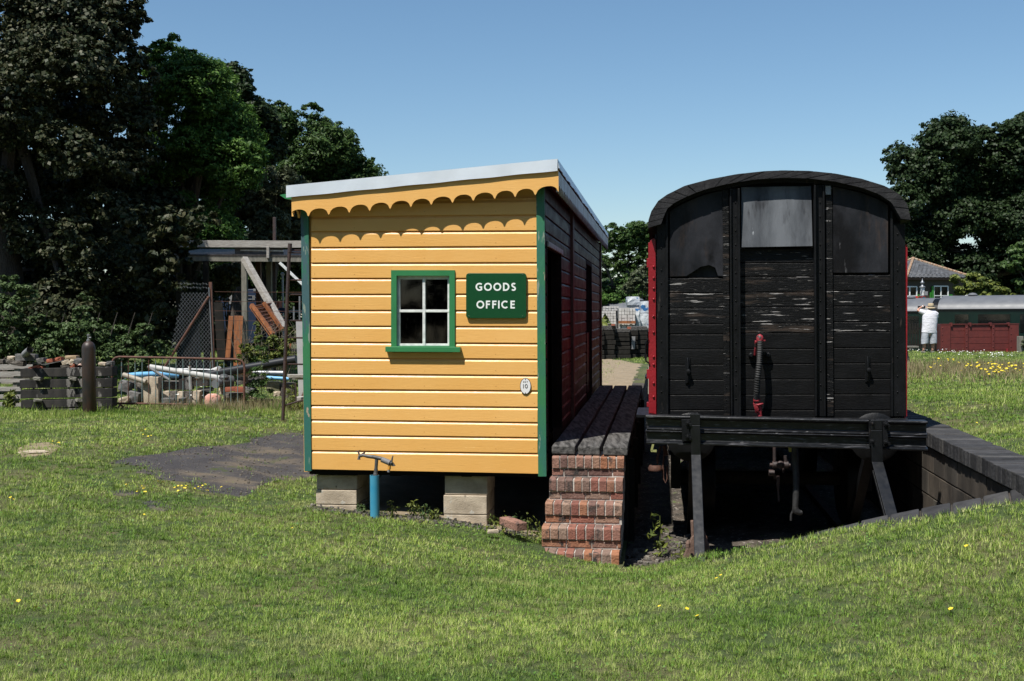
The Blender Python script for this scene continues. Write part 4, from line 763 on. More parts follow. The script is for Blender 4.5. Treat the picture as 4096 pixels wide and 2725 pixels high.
mb.build('coping', 'bluebrick', rwl, bevel=.006)
mb = MB(True); mb.box(aN+.012, aF-.02, 8.36, 24, .335, .462); mb.build('bedding', 'darkwood', rwl)
lw = MB(True); 
for r in range(4):
    b = 19.4
    while b < 31: lw.box(A0-.25, A0+.0+random.uniform(-.004, .004), b+.006, b+.434, -.95+.27*r+.006, -.95+.27*(r+1)-.005); b += .44
tag(lw.build('retaining_wall', 'blockwall', bevel=.005), 'dark block wall holding up the dirt track left of the wagon', 'wall')
# wing wall with sloping coping curving across the end of the siding
ww = thing('wing_wall', rw(1.6, 9.1, -.8), 'curved sloping kerb of dark coping blocks between the lawn and the siding end', 'wall')
bk = [(4230, 1928, 8.48), (4096, 1949, 8.56), (3942, 1983, 8.68), (3766, 2017, 8.80), (3583, 2054, 8.92), (3414, 2092, 9.03), (3285, 2125, 9.12), (3150, 2163, 9.24), (3000, 2203, 9.36), (2860, 2236, 9.45)]
ft = [(4260, 1990, 8.14), (4110, 2018, 8.22), (3950, 2040, 8.33), (3765, 2076, 8.44), (3585, 2106, 8.56), (3415, 2134, 8.68), (3285, 2158, 8.78), (3150, 2185, 8.93), (3000, 2215, 9.1), (2860, 2242, 9.26)]
Bk = [bp(*p) for p in bk]; Ft = [bp(*p) for p in ft]; mb = MB(True); nb_ = 13
for k in range(nb_):
    t0, t1 = k/nb_+.0025, (k+1)/nb_-.0025; dz = Vector((0, 0, random.uniform(-.004, .006))); dn = Vector((0, 0, -.13))
    P_ = []
    q0, q1, q2_, q3_ = seg_at(Bk, t0), seg_at(Bk, t1), seg_at(Ft, t1), seg_at(Ft, t0); mb.hexa([x+dz+dn for x in (q0, q3_, q2_, q1)]+[x+dz for x in (q0, q3_, q2_, q1)])
mb.build('coping', 'bluebrick', ww, bevel=.012)
mb = MB(True)
for i in range(len(Bk)-1):
    a_, b_ = Bk[i], Bk[i+1]; c_, d_ = Ft[i+1], Ft[i]; f_ = lambda p, z=None: Vector((p.x, p.y, p.z-.02 if z is None else z)); mb.hexa([Vector((x.x, x.y, -1.0)) for x in (a_, d_, c_, b_)]+[x-Vector((0, 0, .018)) for x in (a_, d_, c_, b_)])
mb.build('wall', 'blockwall', ww)
# ================================================================== yard on the left
def y1(x, y, Y): return wp(x*.5516, 1300+y*.5516, Y)        # positions read from an enlargement of the photo
def y2(x, y, Y): return wp(650+x*.5102, 900+y*.5102, Y)
def y3(x, y, Y): return wp(x*.297, 1350+y*.297, Y)
def y4(x, y, Y): return wp(500+x*.3182, 1350+y*.3182, Y)
def floor(p, dz=0): return Vector((p.x, p.y, gz1(p.x, p.y)+dz))
# gas cylinder
p = floor(y1(650, 640, 18.3)); cy = thing('gas_cylinder', p, 'tall rusty dark gas cylinder standing on the grass beside the steel barrier', 'gas cylinder')
tz = y1(650, 122, 18.3).z-p.z; mb = MB(); r = .105; mb.lathe(p-Vector((0, 0, .05)), [(r*.9, 0), (r, .03), (r, tz-.06), (r*.95, tz-.02), (r*.8, tz+.02), (r*.55, tz+.045), (r*.25, tz+.06), (.028, tz+.07)], 28); mb.build('body', 'cyl', cy, smooth=True)
mb = MB(); mb.lathe(p+Vector((0, 0, tz+.0)), [(.03, 0), (.03, .035), (.016, .04), (.016, .09), (.024, .095), (.024, .115), (.008, .12)], 12); mb.tube([p+Vector((0, 0, tz+.065)), p+Vector((.045, -.01, tz+.065))], .011, 8); mb.build('valve', 'steel', cy, smooth=True)
# crowd barrier
YB = 19.4; ba = thing('steel_barrier', floor(y1(1300, 600, YB)), 'rusty steel crowd barrier with upright bars in front of the rubble', 'barrier')
mb = MB(); mb.tube([y1(818, 500, YB), y1(812, 440, YB), y1(814, 280, YB), y1(822, 252, YB), y1(838, 238, YB), y1(862, 232, YB), y1(1290, 240, YB+.03), y1(1715, 250, YB), y1(1748, 258, YB), y1(1768, 280, YB), y1(1774, 320, YB), y1(1768, 602, YB)], .0195, 10)
mb.tube([y1(832, 568, YB), y1(1300, 575, YB+.03), y1(1770, 592, YB)], .0165, 8); mb.build('frame', 'rust', ba, smooth=True)
for k in range(18):
    x = 881+k*49.6; t = (x-830)/940; yt = 240+12*t; yb_ = 570+20*t; mb = MB(); mb.tube([y1(x+random.uniform(-2, 2), yt, YB+.02), y1(x, yb_, YB+.02)], .0085, 6, cap=False); mb.build('bar', 'bars' if k not in (1, 4) else 'rust', ba)
mb = MB(); mb.tube([y1(812, 300, YB), y1(800, 312, YB), y1(790, 330, YB), y1(788, 380, YB)], .008, 6); mb.build('hook', 'steel', ba)
for x in (870, 1655):
    mb = MB(); a = y1(x, 578, YB); mb.tube([a+Vector((0, 0, .0)), floor(y1(x-22, 640, YB-.3))], .017, 7); mb.tube([a, floor(y1(x+25, 640, YB+.3))], .017, 7); mb.build('foot', 'rust', ba)
# pallet leaning at the left edge
YP = 19.6; pt = thing('wooden_pallet', floor(y1(60, 600, YP)), 'silvery weathered pallet standing on edge at the far left', 'pallet')
for i, (ya, yb_, x1_) in enumerate(((288, 318, 236), (340, 372, 190), (392, 418, 215), (450, 481, 150), (506, 536, 150), (563, 594, 152), (618, 632, 158))):
    mb = MB(); mb.prism([y1(-330, ya-2, YP), y1(x1_, ya, YP), y1(x1_, yb_, YP), y1(-330, yb_-2, YP)], (0, .02, 0)); mb.build('slat', 'palewood', pt, bevel=.003)
    mb = MB(); mb.prism([y1(-330, ya+12, YP+.2), y1(x1_-20, ya+14, YP+.2), y1(x1_-20, yb_+9, YP+.2), y1(-330, yb_+7, YP+.2)], (0, .02, 0)); mb.build('slat', 'palewood', pt, bevel=.003)
for x in (78, -120, -310): mb = MB(); mb.prism([y1(x+25, 318, YP+.021), y1(x+55, 318, YP+.021), y1(x+28, 640, YP+.021), y1(x-2, 640, YP+.021)], (0, .17, 0)); mb.build('bearer', 'greywood', pt)
# stacked concrete lintels
YL = 18.9
for i, (ya, yb_, x0) in enumerate(((312, 380, 146), (395, 460, 141), (467, 533, 147), (542, 604, 150), (608, 642, 162))):
    mb = MB(); x1_ = 815; q = [y1(x0, ya+6, YL), y1(x0, yb_, YL), y1(x1_, yb_-8, YL), y1(x1_, ya-8, YL)]
    n = 6; vs = []
    mb.prism(q, (.0, .24, 0)); tag(mb.build('concrete_lintel', 'beamc', bevel=.008), ['topmost dark concrete lintel of the stack with brick rubble on it', 'second dark concrete lintel from the top of the stack behind the gas cylinder', 'middle dark concrete lintel of the stack behind the gas cylinder', 'paler concrete lintel, second from the bottom of the stack', 'lowest concrete lintel of the stack, half sunk in grass'][i], 'concrete lintel', 'stacked concrete lintels')
for k, (x, y) in enumerate(((278, 382), (528, 382), (275, 540), (580, 540))):
    mb = MB(); rock(mb, y1(x, y+7, YL-.03), .13, .16, .05, .2*k, .1); tag(mb.build('timber_wedge', 'greywood'), ['wedge between the top two lintels near their left end', 'wedge between the top two lintels near the cylinder', 'wedge between the third and fourth lintel near the left end', 'pale wedge above the second lowest lintel beside the cylinder'][k], 'wedge', 'wedges between lintels')
# rubble on top of the lintels (positions from enlargement y3)
def rub(x, y, w, h, m, nm, lab, cat, rot=0, Y=YL+.1, d=.16, conv=y3, tilt=None, grp='loose rubble on the stack', rough=.2, sx=.297):
    c = conv(x, y, Y); k = sx*Y/F; mb = MB(); rock(mb, c, w*k, d, h*k, 0, rot, rough); return tag(mb.build(nm, m, bevel=0), lab, cat, grp)
rub(360, 268, 285, 95, 'slab', 'saddle_stone', 'dark saddle shaped kerb stone under the grey pipe end', 'kerb stone', .02, rough=.12)
rub(166, 278, 95, 50, 'concrete', 'broken_stone', 'pale topped lump left of the dark saddle stone', 'stone', .1)
rub(150, 322, 95, 75, 'stone', 'broken_stone', 'dark lump under the pale topped stone', 'stone', -.2)
rub(255, 345, 170, 70, 'stone', 'broken_stone', 'brown lump lying below the saddle stone', 'stone', .15)
rub(20, 330, 100, 70, 'stone', 'broken_stone', 'dark reddish lump above the pallet at the frame edge', 'stone')
rub(520, 345, 130, 18, 'slab', 'flat_slab', 'thin grey slab poking out right of the saddle stone', 'slab')
rub(560, 305, 110, 60, 'slab', 'broken_stone', 'dark block at the right end of the saddle stone', 'stone', -.1)
rub(480, 400, 150, 35, 'redbrick', 'broken_brick', 'broken red brick on the lintel left end', 'brick', -.25)
rub(560, 402, 75, 30, 'redbrick', 'broken_brick', 'small bright red brick end on the top lintel', 'brick', .02)
rub(690, 312, 85, 50, 'redbrick', 'broken_brick', 'red brick standing behind the tilted slate', 'brick', -.12)
rub(803, 290, 85, 55, 'redbrick', 'broken_brick', 'dark red brick left of the yellow brick', 'brick', -.2)
rub(745, 335, 340, 14, 'slab', 'tilted_slate', 'dark tilted slate leaning over the top lintel', 'slate', -.2)
rub(972, 266, 160, 46, mat('buff_brick', (.42, .31, .19), (.33, .24, .15), 9, rough=.85, bump=.5), 'yellow_brick', 'buff yellow brick at the very top of the rubble', 'brick', 0, rough=.05)
rub(905, 330, 110, 62, 'concrete', 'broken_stone', 'pale angular stone left of the cylinder top', 'stone', -.25)
rub(985, 325, 60, 90, 'concrete', 'broken_stone', 'pale upright stone beside the cylinder', 'stone', .5)
rub(1060, 320, 110, 80, 'slab', 'broken_stone', 'dark slab leaning against the cylinder side', 'stone', .4)
rub(995, 378, 65, 55, 'redbrick', 'broken_brick', 'upright red brick next to the cylinder', 'brick', .1)
rub(1095, 362, 50, 28, 'terra', 'broken_brick', 'small orange brick end touching the cylinder', 'brick')
rub(900, 390, 130, 30, 'stone', 'broken_stone', 'grey stone lying flat on the top lintel', 'stone')
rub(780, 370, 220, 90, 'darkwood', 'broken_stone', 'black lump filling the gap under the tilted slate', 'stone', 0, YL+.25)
rub(1390, 355, 100, 40, 'concrete', 'broken_stone', 'pale stone on the lintel behind the barrier end', 'stone', .1)
rub(1490, 350, 80, 60, 'slab', 'broken_stone', 'grey block behind the barrier top corner', 'stone')
rub(1180, 330, 130, 70, 'stone', 'broken_stone', 'stone hidden behind the cylinder top', 'stone')
mb = MB(); mb.tube([y3(335, 225, YL+.05), y3(405, 165, YL-.25)], .055, 16, cap=False); mb.tube([y3(338, 225, YL+.05), y3(405, 165, YL-.245)], .047, 16, cap=False); tag(mb.build('pipe_offcut', 'lagging', smooth=True), 'short open grey pipe offcut lying on the saddle stone', 'pipe')
# rubble behind the barrier (positions from enlargement y4)
YR = 20.3
def r4(x0, x1, ya, yb_, m, nm, lab, cat, rot=0, d=.22, Y=YR, rough=.18): return rub((x0+x1)/2, (ya+yb_)/2, x1-x0, yb_-ya, m, nm, lab, cat, rot, Y, d, y4, None, 'rubble behind the barrier', rough, .3182)
r4(255, 455, 488, 825, 'concrete', 'stone_block', 'tall upright pale concrete block behind the barrier', 'stone block', 0, .3, YR-.2, .08)
r4(-60, 80, 545, 680, 'slab', 'broken_slab', 'grey slab leaning behind the left barrier bars', 'slab', .3)
r4(60, 190, 540, 640, 'stone', 'stone_block', 'brown stone under the beige pipe', 'stone block', .3, Y=YR+.2)
r4(175, 265, 560, 690, 'stone', 'stone_block', 'dark square stone left of the tall pale block', 'stone block', .03, Y=YR-.1)
r4(40, 190, 680, 820, 'slab', 'broken_stone', 'angular dark stone low behind the left bars', 'stone', .2, Y=YR-.3)
r4(-60, 70, 745, 815, 'concrete', 'broken_stone', 'pale broken stone at the foot of the barrier left end', 'stone', -.2, Y=YR-.4)
r4(180, 265, 690, 820, 'stone', 'stone_block', 'lower stone beside the tall pale block', 'stone block')
r4(455, 560, 560, 660, 'concrete', 'broken_stone', 'white faced wedge right of the tall block', 'stone', .7, .1)
r4(475, 750, 545, 655, 'stone', 'stone_block', 'long stone slab lying across under the thin pipe', 'stone block', .03, .3, YR)
r4(695, 855, 440, 660, 'beamc', 'stone_block', 'dark cube of stone propped upright under the white pipe', 'stone block', .05, .25, YR-.1, .06)
r4(850, 1070, 505, 612, 'palewood', 'timber_block', 'pale splintered timber baulk among the rubble', 'timber', .02, .25)
r4(480, 580, 668, 830, 'concrete', 'stone_block', 'first pale stone of the upright row right of the tall block', 'stone block', 0, .25, YR-.15, .1)
r4(585, 675, 668, 830, 'stone', 'stone_block', 'second upright stone of the row behind the bars', 'stone block', 0, .25, YR-.15, .1)
r4(680, 765, 672, 830, 'concrete', 'stone_block', 'third upright stone of the row behind the bars', 'stone block', 0, .25, YR-.15, .1)
r4(772, 865, 670, 860, 'stone', 'stone_block', 'fourth upright stone of the row behind the bars', 'stone block', 0, .25, YR-.15, .1)
r4(868, 955, 665, 860, 'concrete', 'stone_block', 'last upright stone of the row left of the chimney pot', 'stone block', .08, .25, YR-.15, .1)
r4(480, 640, 760, 830, 'slab', 'broken_stone', 'dark low stone in front of the upright row', 'stone', 0, Y=YR-.4)
r4(930, 1100, 628, 680, 'slab', 'broken_slab', 'dark slab lying above the chimney pot', 'slab', -.05)
r4(960, 1040, 680, 770, 'stone', 'broken_stone', 'stone behind the chimney pot left side', 'stone', Y=YR+.1)
r4(1100, 1200, 500, 620, 'concrete', 'broken_stone', 'white chalky lump beside the pipe ends', 'stone', .3)
r4(1195, 1290, 600, 720, 'concrete', 'broken_stone', 'white crumbly stone left of the red bricks', 'stone', .2)
r4(1255, 1540, 690, 760, 'stone', 'stone_block', 'long pale stone under the two red bricks', 'stone block', .02, Y=YR-.2)
r4(1262, 1400, 622, 680, 'redbrick', 'red_brick', 'left one of the two clean red bricks behind the barrier', 'brick', -.05, .11, YR-.4, .03)
r4(1392, 1505, 620, 690, 'redbrick', 'red_brick', 'right one of the two clean red bricks behind the barrier', 'brick', .05, .11, YR-.4, .03)
r4(1260, 1480, 755, 830, 'slab', 'broken_stone', 'dark stone in shade under the long pale stone', 'stone', Y=YR-.1)
r4(1390, 1540, 800, 880, 'stone', 'broken_stone', 'low pale stone beside the right barrier leg', 'stone', Y=YR-.3)
r4(1410, 1590, 395, 510, 'concrete', 'broken_stone', 'big pale knob of stone under the black pipe', 'stone', -.6, .2, YR, .3)
r4(1400, 1540, 500, 590, 'stone', 'broken_stone', 'rough stone below the pale knob', 'stone', -.2)
r4(1510, 1760, 530, 610, 'stone', 'stone_block', 'long dark stone right of the barrier', 'stone block', .03, Y=YR+.2)
r4(1555, 1790, 480, 540, 'slab', 'broken_slab', 'dark slab above the long stone right of the barrier', 'slab', 0, Y=YR+.3)
r4(1500, 1640, 622, 720, 'slab', 'broken_stone', 'dark angular stone right of the red bricks', 'stone', .25)
r4(1560, 1640, 725, 775, 'concrete', 'broken_stone', 'white stone low down right of the barrier', 'stone', .1)
r4(1790, 1960, 550, 680, mat('mossy_block', (.22, .21, .14), (.14, .14, .08), 6, rough=.9, bump=.6), 'stone_block', 'mossy square block left of the scaffold pole', 'stone block', .03, .2, YR, .08)
r4(1880, 1970, 670, 740, 'concrete', 'broken_stone', 'pale stone under the mossy block', 'stone')
r4(1975, 2140, 565, 760, 'stone', 'stone_block', 'tall grey block right of the scaffold pole', 'stone block', .03, .25, YR, .08)
r4(690, 760, 760, 830, 'slab', 'broken_stone', 'small dark stone low in the middle of the barrier', 'stone', Y=YR-.45)
c = y4(1105, 790, YR-.35); cp_ = MB(); cp_.lathe(Vector((c.x, c.y, gz1(c.x, c.y)-.05)), [(.145, 0), (.145, c.z-gz1(c.x, c.y)+.05), (.13, c.z-gz1(c.x, c.y)+.12), (.08, c.z-gz1(c.x, c.y)+.16), (.03, c.z-gz1(c.x, c.y)+.165)], 20); tag(cp_.build('chimney_pot', 'terra', smooth=True), 'pink and white terracotta pot standing behind the barrier', 'chimney pot')
for (pts, r, m, lab) in (
    ([(905, 372, 20.2), (1000, 362, 20.3), (1150, 355, 20.4), (1310, 366, 20.5)], .05, 'skyblue', 'sky blue plastic pipe lying behind the barrier'),
    ([(1085, 306, 20.0), (1600, 388, 20.2)], .052, 'whitepipe', 'long white plastic pipe resting across the rubble'),
    ([(1480, 362, 20.5), (1590, 318, 20.2)], .05, 'whitepipe', 'short white pipe rising to the right over the long one'),
    ([(1070, 303, 19.8), (1232, 402, 19.8)], .025, 'lagging', 'thin grey pipe slanting down behind the bars'),
    ([(895, 362, 20.0), (1060, 414, 19.9)], .045, mat('beige_plastic', (.33, .29, .23), (.25, .22, .17), 6, rough=.6), 'beige pipe at the left of the rubble'),
    ([(1280, 322, 20.8), (1600, 328, 20.8)], .022, 'steel', 'thin steel tube lying level behind the white pipe'),
    ([(1220, 340, 20.9), (1420, 332, 20.9)], .018, 'steel', 'short thin tube in front of the chain link'),
    ([(1640, 345, 20.7), (2062, 350, 20.7)], .045, 'steel', 'long grey steel pipe reaching the scaffold pole'),
    ([(1930, 382, 20.6), (2095, 392, 20.6)], .033, 'skyblue', 'short blue pipe beside the scaffold pole'),
    ([(1250, 385, 20.9), (1800, 330, 20.9)], .06, 'blackpipe', 'black plastic pipe lying low behind the rubble'),
    ([(1480, 366, 20.3), (2150, 250, 20.0)], .078, 'blackpipe', 'fat black plastic pipe rising towards the right'),
    ([(1375, 300, 20.1), (1382, 470, 20.1)], .028, 'whitepipe', 'upright white pipe stub between the stones')):
    mb = MB(); mb.tube([y1(*p) for p in pts], r, 12); tag(mb.build('pipe', m, smooth=True), lab, 'pipe', 'pipes behind the barrier')
mb = MB(); c = y4(1135, 585, YR-.4); mb.lathe(c, [(.075, 0), (.075, .3), (.06, .3), (.06, .01)], 18, (0.2, 1, 0)); tag(mb.build('pipe_ring', 'steel', smooth=True), 'open end of a grey steel pipe facing forward', 'pipe')
mb = MB(); mb.tube([y4(1200, 550, YR-.2), y4(1360, 545, YR-.1)], [.11, .095], 16); mb.lathe(y4(1245, 500, YR-.2), [(.08, -.03), (.09, 0), (.05, .05), (0.01, .06)], 14); tag(mb.build('pipe_junction', 'dplast', smooth=True), 'dark plastic pipe junction with pale cap', 'pipe fitting')
# chain link fence panel
YF = 24.; cf = thing('chain_link_fence', floor(y2(400, 1130, YF)), 'chain link fence panel with rusty steel post and barbed wire', 'fence')
mb = MB(); mb.beam(y2(377, 448, YF), floor(y2(404, 1180, YF)), .06, .06); mb.build('post', 'rust', cf); mb = MB(); mb.beam(y2(364, 490, YF-.04), y2(396, 1130, YF-.04), .025, .02); mb.build('edge_bar', 'steel', cf)
mb = MB(); mb.tube([y2(365, 560, YF-.05), y2(20, 1110, YF-.1)], .028, 8); mb.build('brace', 'rust', cf)
mb = MB(); z0 = y2(380, 1140, YF).z; z1 = y2(380, 530, YF).z; xr = lambda z: (y2(365, 530, YF).x*(z-z0)+y2(396, 1140, YF).x*(z1-z))/(z1-z0); xl = lambda z: (y2(150, 540, YF).x*(z-z0)+y2(20, 1140, YF).x*(z1-z))/(z1-z0)
d = .068; x0_ = y2(-20, 900, YF).x; H = z1-z0
for s_ in (1, -1):
    for k in range(-40, 60):
        xa = x0_+k*d*1.05; pts = []
        # line x = xa + s*(z-z0)*.8
        zz = np.linspace(0, H, 40); ins = [(xa+s_*z*.8, z0+z) for z in zz if xl(z0+z) <= xa+s_*z*.8 <= xr(z0+z)]
        if len(ins) > 1: mb.tube([Vector((ins[0][0], YF-.03+.004*s_, ins[0][1])), Vector((ins[-1][0], YF-.03+.004*s_, ins[-1][1]))], .0038, 3, cap=False)
mb.build('mesh', 'steel', cf)
mb = MB()
for ya, yb_ in ((458, 464), (488, 494)):
    pts = [y2(120+i*25, ya+(yb_-ya)*i/10+4*sin(i*2.1), YF) for i in range(11)]; mb.tube(pts, .003, 3)
    for i in range(1, 10): c = pts[i]; mb.tube([c+Vector((-.012, 0, .02)), c+Vector((.012, 0, -.02))], .003, 3)
mb.build('barbed_wire', 'steel', cf)
# strained wire fence further right
wf = thing('wire_fence', floor(y2(700, 1100, 24.4)), 'thin strained wire fence right of the chain link panel', 'fence')
for y in (525, 600, 675, 750, 825, 900, 975, 1040): mb = MB(); mb.tube([y2(410, y-2, 24.4), y2(700, y+2, 24.4), y2(1180, y+3, 24.4)], .005, 4); mb.build('wire', 'rust', wf)
# timber frame shed
YS = 27.; sh = thing('timber_shed_frame', floor(y2(800, 1000, YS)), 'open timber shed frame with corrugated roof edge and leaning props', 'shed')
def tim(a, b, w, h, name, m): mb = MB(); mb.beam(a, b, w, h); return mb.build(name, m, sh, bevel=.004)
tim(y2(120, 148, YS), y2(1215, 153, YS), .10, .16, 'top_beam', 'palewood'); tim(y2(60, 262, YS), y2(1215, 270, YS), .08, .13, 'lower_beam', 'greywood')
mb = MB(); L0, L1 = y2(70, 232, YS-.06), y2(1215, 242, YS-.06); n = 110
vs = []; fs = []
for i in range(n*2+1):
    t = i/(n*2); p = L0.lerp(L1, t); w_ = .022*cos(i*pi); vs += [p+Vector((0, 0, w_)), p+Vector((0, 2.6, .25+w_))]
for i in range(n*2): fs.append((2*i, 2*i+2, 2*i+3, 2*i+1))
mb.add(vs, fs); so_ = mb.build('corrugated_roof', 'corr', sh); sd = so_.modifiers.new('thick', 'SOLIDIFY'); sd.thickness = .008
mb = MB(); mb.prism([y2(566, 166, YS+.1), y2(566, 236, YS+.1), y2(948, 240, YS+.1), y2(948, 168, YS+.1)], (0, .02, 0)); mb.build('cladding_sheet', 'slab', sh); mb = MB(); mb.prism([y2(610, 193, YS+.08), y2(610, 204, YS+.08), y2(948, 210, YS+.08), y2(948, 197, YS+.08)], (0, .02, 0)); mb.build('cladding_sheet', 'white', sh)
tim(y2(829, 170, YS-.06), y2(829, 262, YS-.06), .12, .06, 'stub_post', 'palewood')
for x, m, YY in ((642, 'greywood', YS-.2), (752, 'rust', YS+1.6), (835, 'greywood', YS+1.2), (130, 'darkwood', YS), (340, 'darkwood', YS), (1140, 'darkwood', YS)): tim(y2(x, 283, YY), floor(y2(x+8, 950, YY)), .15, .12, 'post', m)
tim(y2(878, -60, YS+.6), floor(y2(878, 950, YS+.6)), .07, .07, 'post', 'rustpole'); tim(y2(640, 262, YS-.35), y2(952, 812, YS-1.2), .14, .12, 'prop', 'palewood'); tim(y2(918, 296, YS-.5), y2(1100, 468, YS-.5), .05, .06, 'prop', 'white')
tim(y2(120, 240, YS+2.6), y2(1215, 250, YS+2.6), .1, .15, 'rear_beam', 'darkwood')
# orange boards
for k, (pg, lab) in enumerate((([(520, 714), (555, 716), (530, 1045), (490, 1045)], 'narrow orange board leaning left of the others'), ([(562, 712), (632, 714), (612, 1120), (556, 1110)], 'wide streaky orange board beside the grey post'), ([(402, 608), (470, 610), (500, 1060), (430, 1060)], 'dark board in the shade behind the chain link post'))):
    mb = MB(); mb.prism([y2(x, y, 25.4) for x, y in pg], (0, .04, 0)); tag(mb.build('leaning_board', 'orange' if k < 2 else 'darkwood', bevel=.004), lab, 'board', 'boards leaning in the yard')
op = thing('slatted_panel', y2(850, 860, 25.6), 'tilted orange slatted timber panel under the prop', 'panel')
A, B, C_, D_ = y2(684, 637, 25.2), y2(868, 606, 26.2), y2(985, 800, 26.4), y2(850, 872, 25.0)
nrm = (B-A).cross(D_-A).normalized()*.05
mb = MB(); mb.prism([A, B, C_, D_], nrm*.5); mb.build('sheet', 'orange', op)
for k in range(9): t = .04+k*.115; mb = MB(); mb.beam(A.lerp(D_, t)-nrm*.4, B.lerp(C_, t)-nrm*.4, .022, .03, nrm); mb.build('slat', 'rust', op)
for t in (0, .5): mb = MB(); mb.beam(A.lerp(B, t)-nrm*1.2, D_.lerp(C_, t)-nrm*1.5, .09, .06, nrm); mb.build('rail', 'orange', op)
for k, (x, y, w, h) in enumerate(((900, 905, 50, 110), (990, 925, 22, 70), (935, 960, 30, 60), (1000, 1010, 40, 60))): mb = MB(); mb.prism([y2(x, y, 25.7), y2(x+w, y-8, 25.7), y2(x+w-8, y+h, 25.7), y2(x-4, y+h+6, 25.7)], (0, .03, 0)); tag(mb.build('orange_offcut', 'orange'), ['broad orange offcut in the shrubs below the slatted panel', 'small orange offcut beside the scaffold pole', 'low orange offcut among the leaves', 'lowest orange offcut right of the scaffold pole'][k], 'board', 'orange offcuts in the shrubs')
mb = MB(); mb.prism([y2(812, 830, 25.1), y2(824, 830, 25.1), y2(822, 880, 25.1), y2(812, 880, 25.1)], (0, .03, 0)); tag(mb.build('blue_strap', 'blue'), 'short bright blue strap hanging by the orange panel', 'strap')
# steel column with plank shelf, scaffold frame
mb = MB(); mb.prism([y2(1045, 750, 19.0), y2(1068, 1360, 19.0), y2(1125, 1360, 19.0), y2(1110, 745, 19.0)], (0, .12, 0)); tag(mb.build('steel_column', mat('flaking_white_steel', (.42, .42, .42), (.34, .34, .35), 3, rough=.6, chips=(((.13, .05, .03), .60, 4, (1.5, 1.5, .6)),)), bevel=.004), 'flaking white steel column with rust beside the hut corner', 'column')
mb = MB(); mb.beam(y2(985, 1185, 18.6), y2(1125, 1185, 18.7), .2, .05); mb.beam(y2(1010, 1200, 18.6), y2(1125, 1200, 18.7), .16, .05); tag(mb.build('pale_plank', 'palewood', bevel=.004), 'pale plank lying against the column at pole height', 'plank')
mb = MB(); mb.beam(y2(1052, 1366, 17.6), y2(1135, 1362, 17.6), .25, .07); tag(mb.build('pale_plank', 'palewood', bevel=.004), 'short pale board low down beside the hut corner', 'plank')
YC = 17.2; sc = thing('scaffold_frame', floor(y2(945, 1545, YC)), 'dark rusty scaffold frame with rungs and a castor standing by the hut', 'scaffold')
mb = MB(); mb.tube([y2(998, 148, YC), y2(994, 215, YC), y2(980, 520, YC), y2(960, 1100, YC), y2(944, 1532, YC)], .026, 10); mb.tube([y2(1000, 146, YC), y2(996, 215, YC)], .031, 10); mb.build('pole', 'rustpole', sc, smooth=True)
for (y, x0) in ((200, 1000), (218, 1000), (432, 985), (546, 980), (750, 972), (885, 968), (1092, 962)): mb = MB(); mb.tube([y2(x0, y, YC), y2(1180, y+2, YC+.2)], .013, 7); mb.build('rung', 'rustpole', sc)
mb = MB(); mb.tube([y2(952, 1418, YC), y2(1062, 1385, YC+.1), y2(1180, 1352, YC+.2)], .014, 7); mb.tube([y2(1046, 1385, YC+.1), y2(1047, 1300, YC+.1), y2(1045, 1240, YC+.1)], .012, 7); mb.build('stay', 'rustpole', sc)
mb = MB(); c = y2(945, 1545, YC); mb.box(c.x-.05, c.x+.05, c.y-.05, c.y+.05, c.z-.01, c.z+.02); mb.lathe(c+Vector((.02, -.03, -.05)), [(.055, 0), (.06, .02), (.055, .045)], 16, (.9, .4, 0)); mb.beam(c+Vector((-.01, 0, -.06)), c+Vector((.0, 0, 0)), .03, .05); mb.build('castor', 'rust', sc)
mb = MB(); q = [y2(1075, y, 25.) for y in (560, 745)]; mb.beam(q[0], q[1], .04, .03); mb.beam(y2(1030, 640, 25), y2(1030, 745, 25), .04, .03); tag(mb.build('fence_stakes', 'steel'), 'thin metal stakes beyond the scaffold frame', 'stake')
# far yard
bc_ = thing('shipping_container', floor(y2(620, 700, 44)), 'dark blue shipping container in the shade beyond the shed frame', 'container')
mb = MB(); a_ = y2(440, 505, 44); b_ = y2(770, 720, 44); mb.box(a_.x, b_.x, 44, 46.4, b_.z-1.0, a_.z); mb.build('body', 'blue', bc_, bevel=.02)
mb = MB()
for (x0, x1, ya, yb_) in ((665, 700, 553, 558), (665, 700, 580, 586), (705, 712, 553, 590), (715, 722, 553, 590), (728, 760, 565, 571), (712, 740, 500, 520), (480, 505, 530, 555), (515, 548, 530, 620)): mb.prism([y2(x0, ya, 43.97), y2(x0, yb_, 43.97), y2(x1, yb_, 43.97), y2(x1, ya, 43.97)], (0, .02, 0))
mb.build('markings', 'lagging', bc_)
for (x0, x1, ya, yb_, m, lab) in ((905, 960, 650, 690, 'blue', 'blue box shape beyond the scaffold pole'), (890, 912, 596, 652, 'redbrick', 'small red box beyond the shed posts'), (960, 1100, 668, 690, 'palewood', 'pale boards far behind the scaffold frame'), (606, 625, 614, 640, 'whitepipe', 'small white box left of the grey post')):
    mb = MB(); mb.prism([y2(x0, ya, 36), y2(x0, yb_, 36), y2(x1, yb_, 36), y2(x1, ya, 36)], (0, .5, 0)); o_ = mb.build('yard_box', m, bevel=.01); tag(o_, lab, 'box', 'boxes in the far yard')
mb = MB(); p = y2(942, 395, 38); mb.tube([p, floor(p)], .035, 6); mb.lathe(p+Vector((0, 0, .0)), [(.06, 0), (.07, .06), (.02, .1)], 8); tag(mb.build('marker_post', 'steel'), 'slim pale post with a cap beyond the shed', 'post')
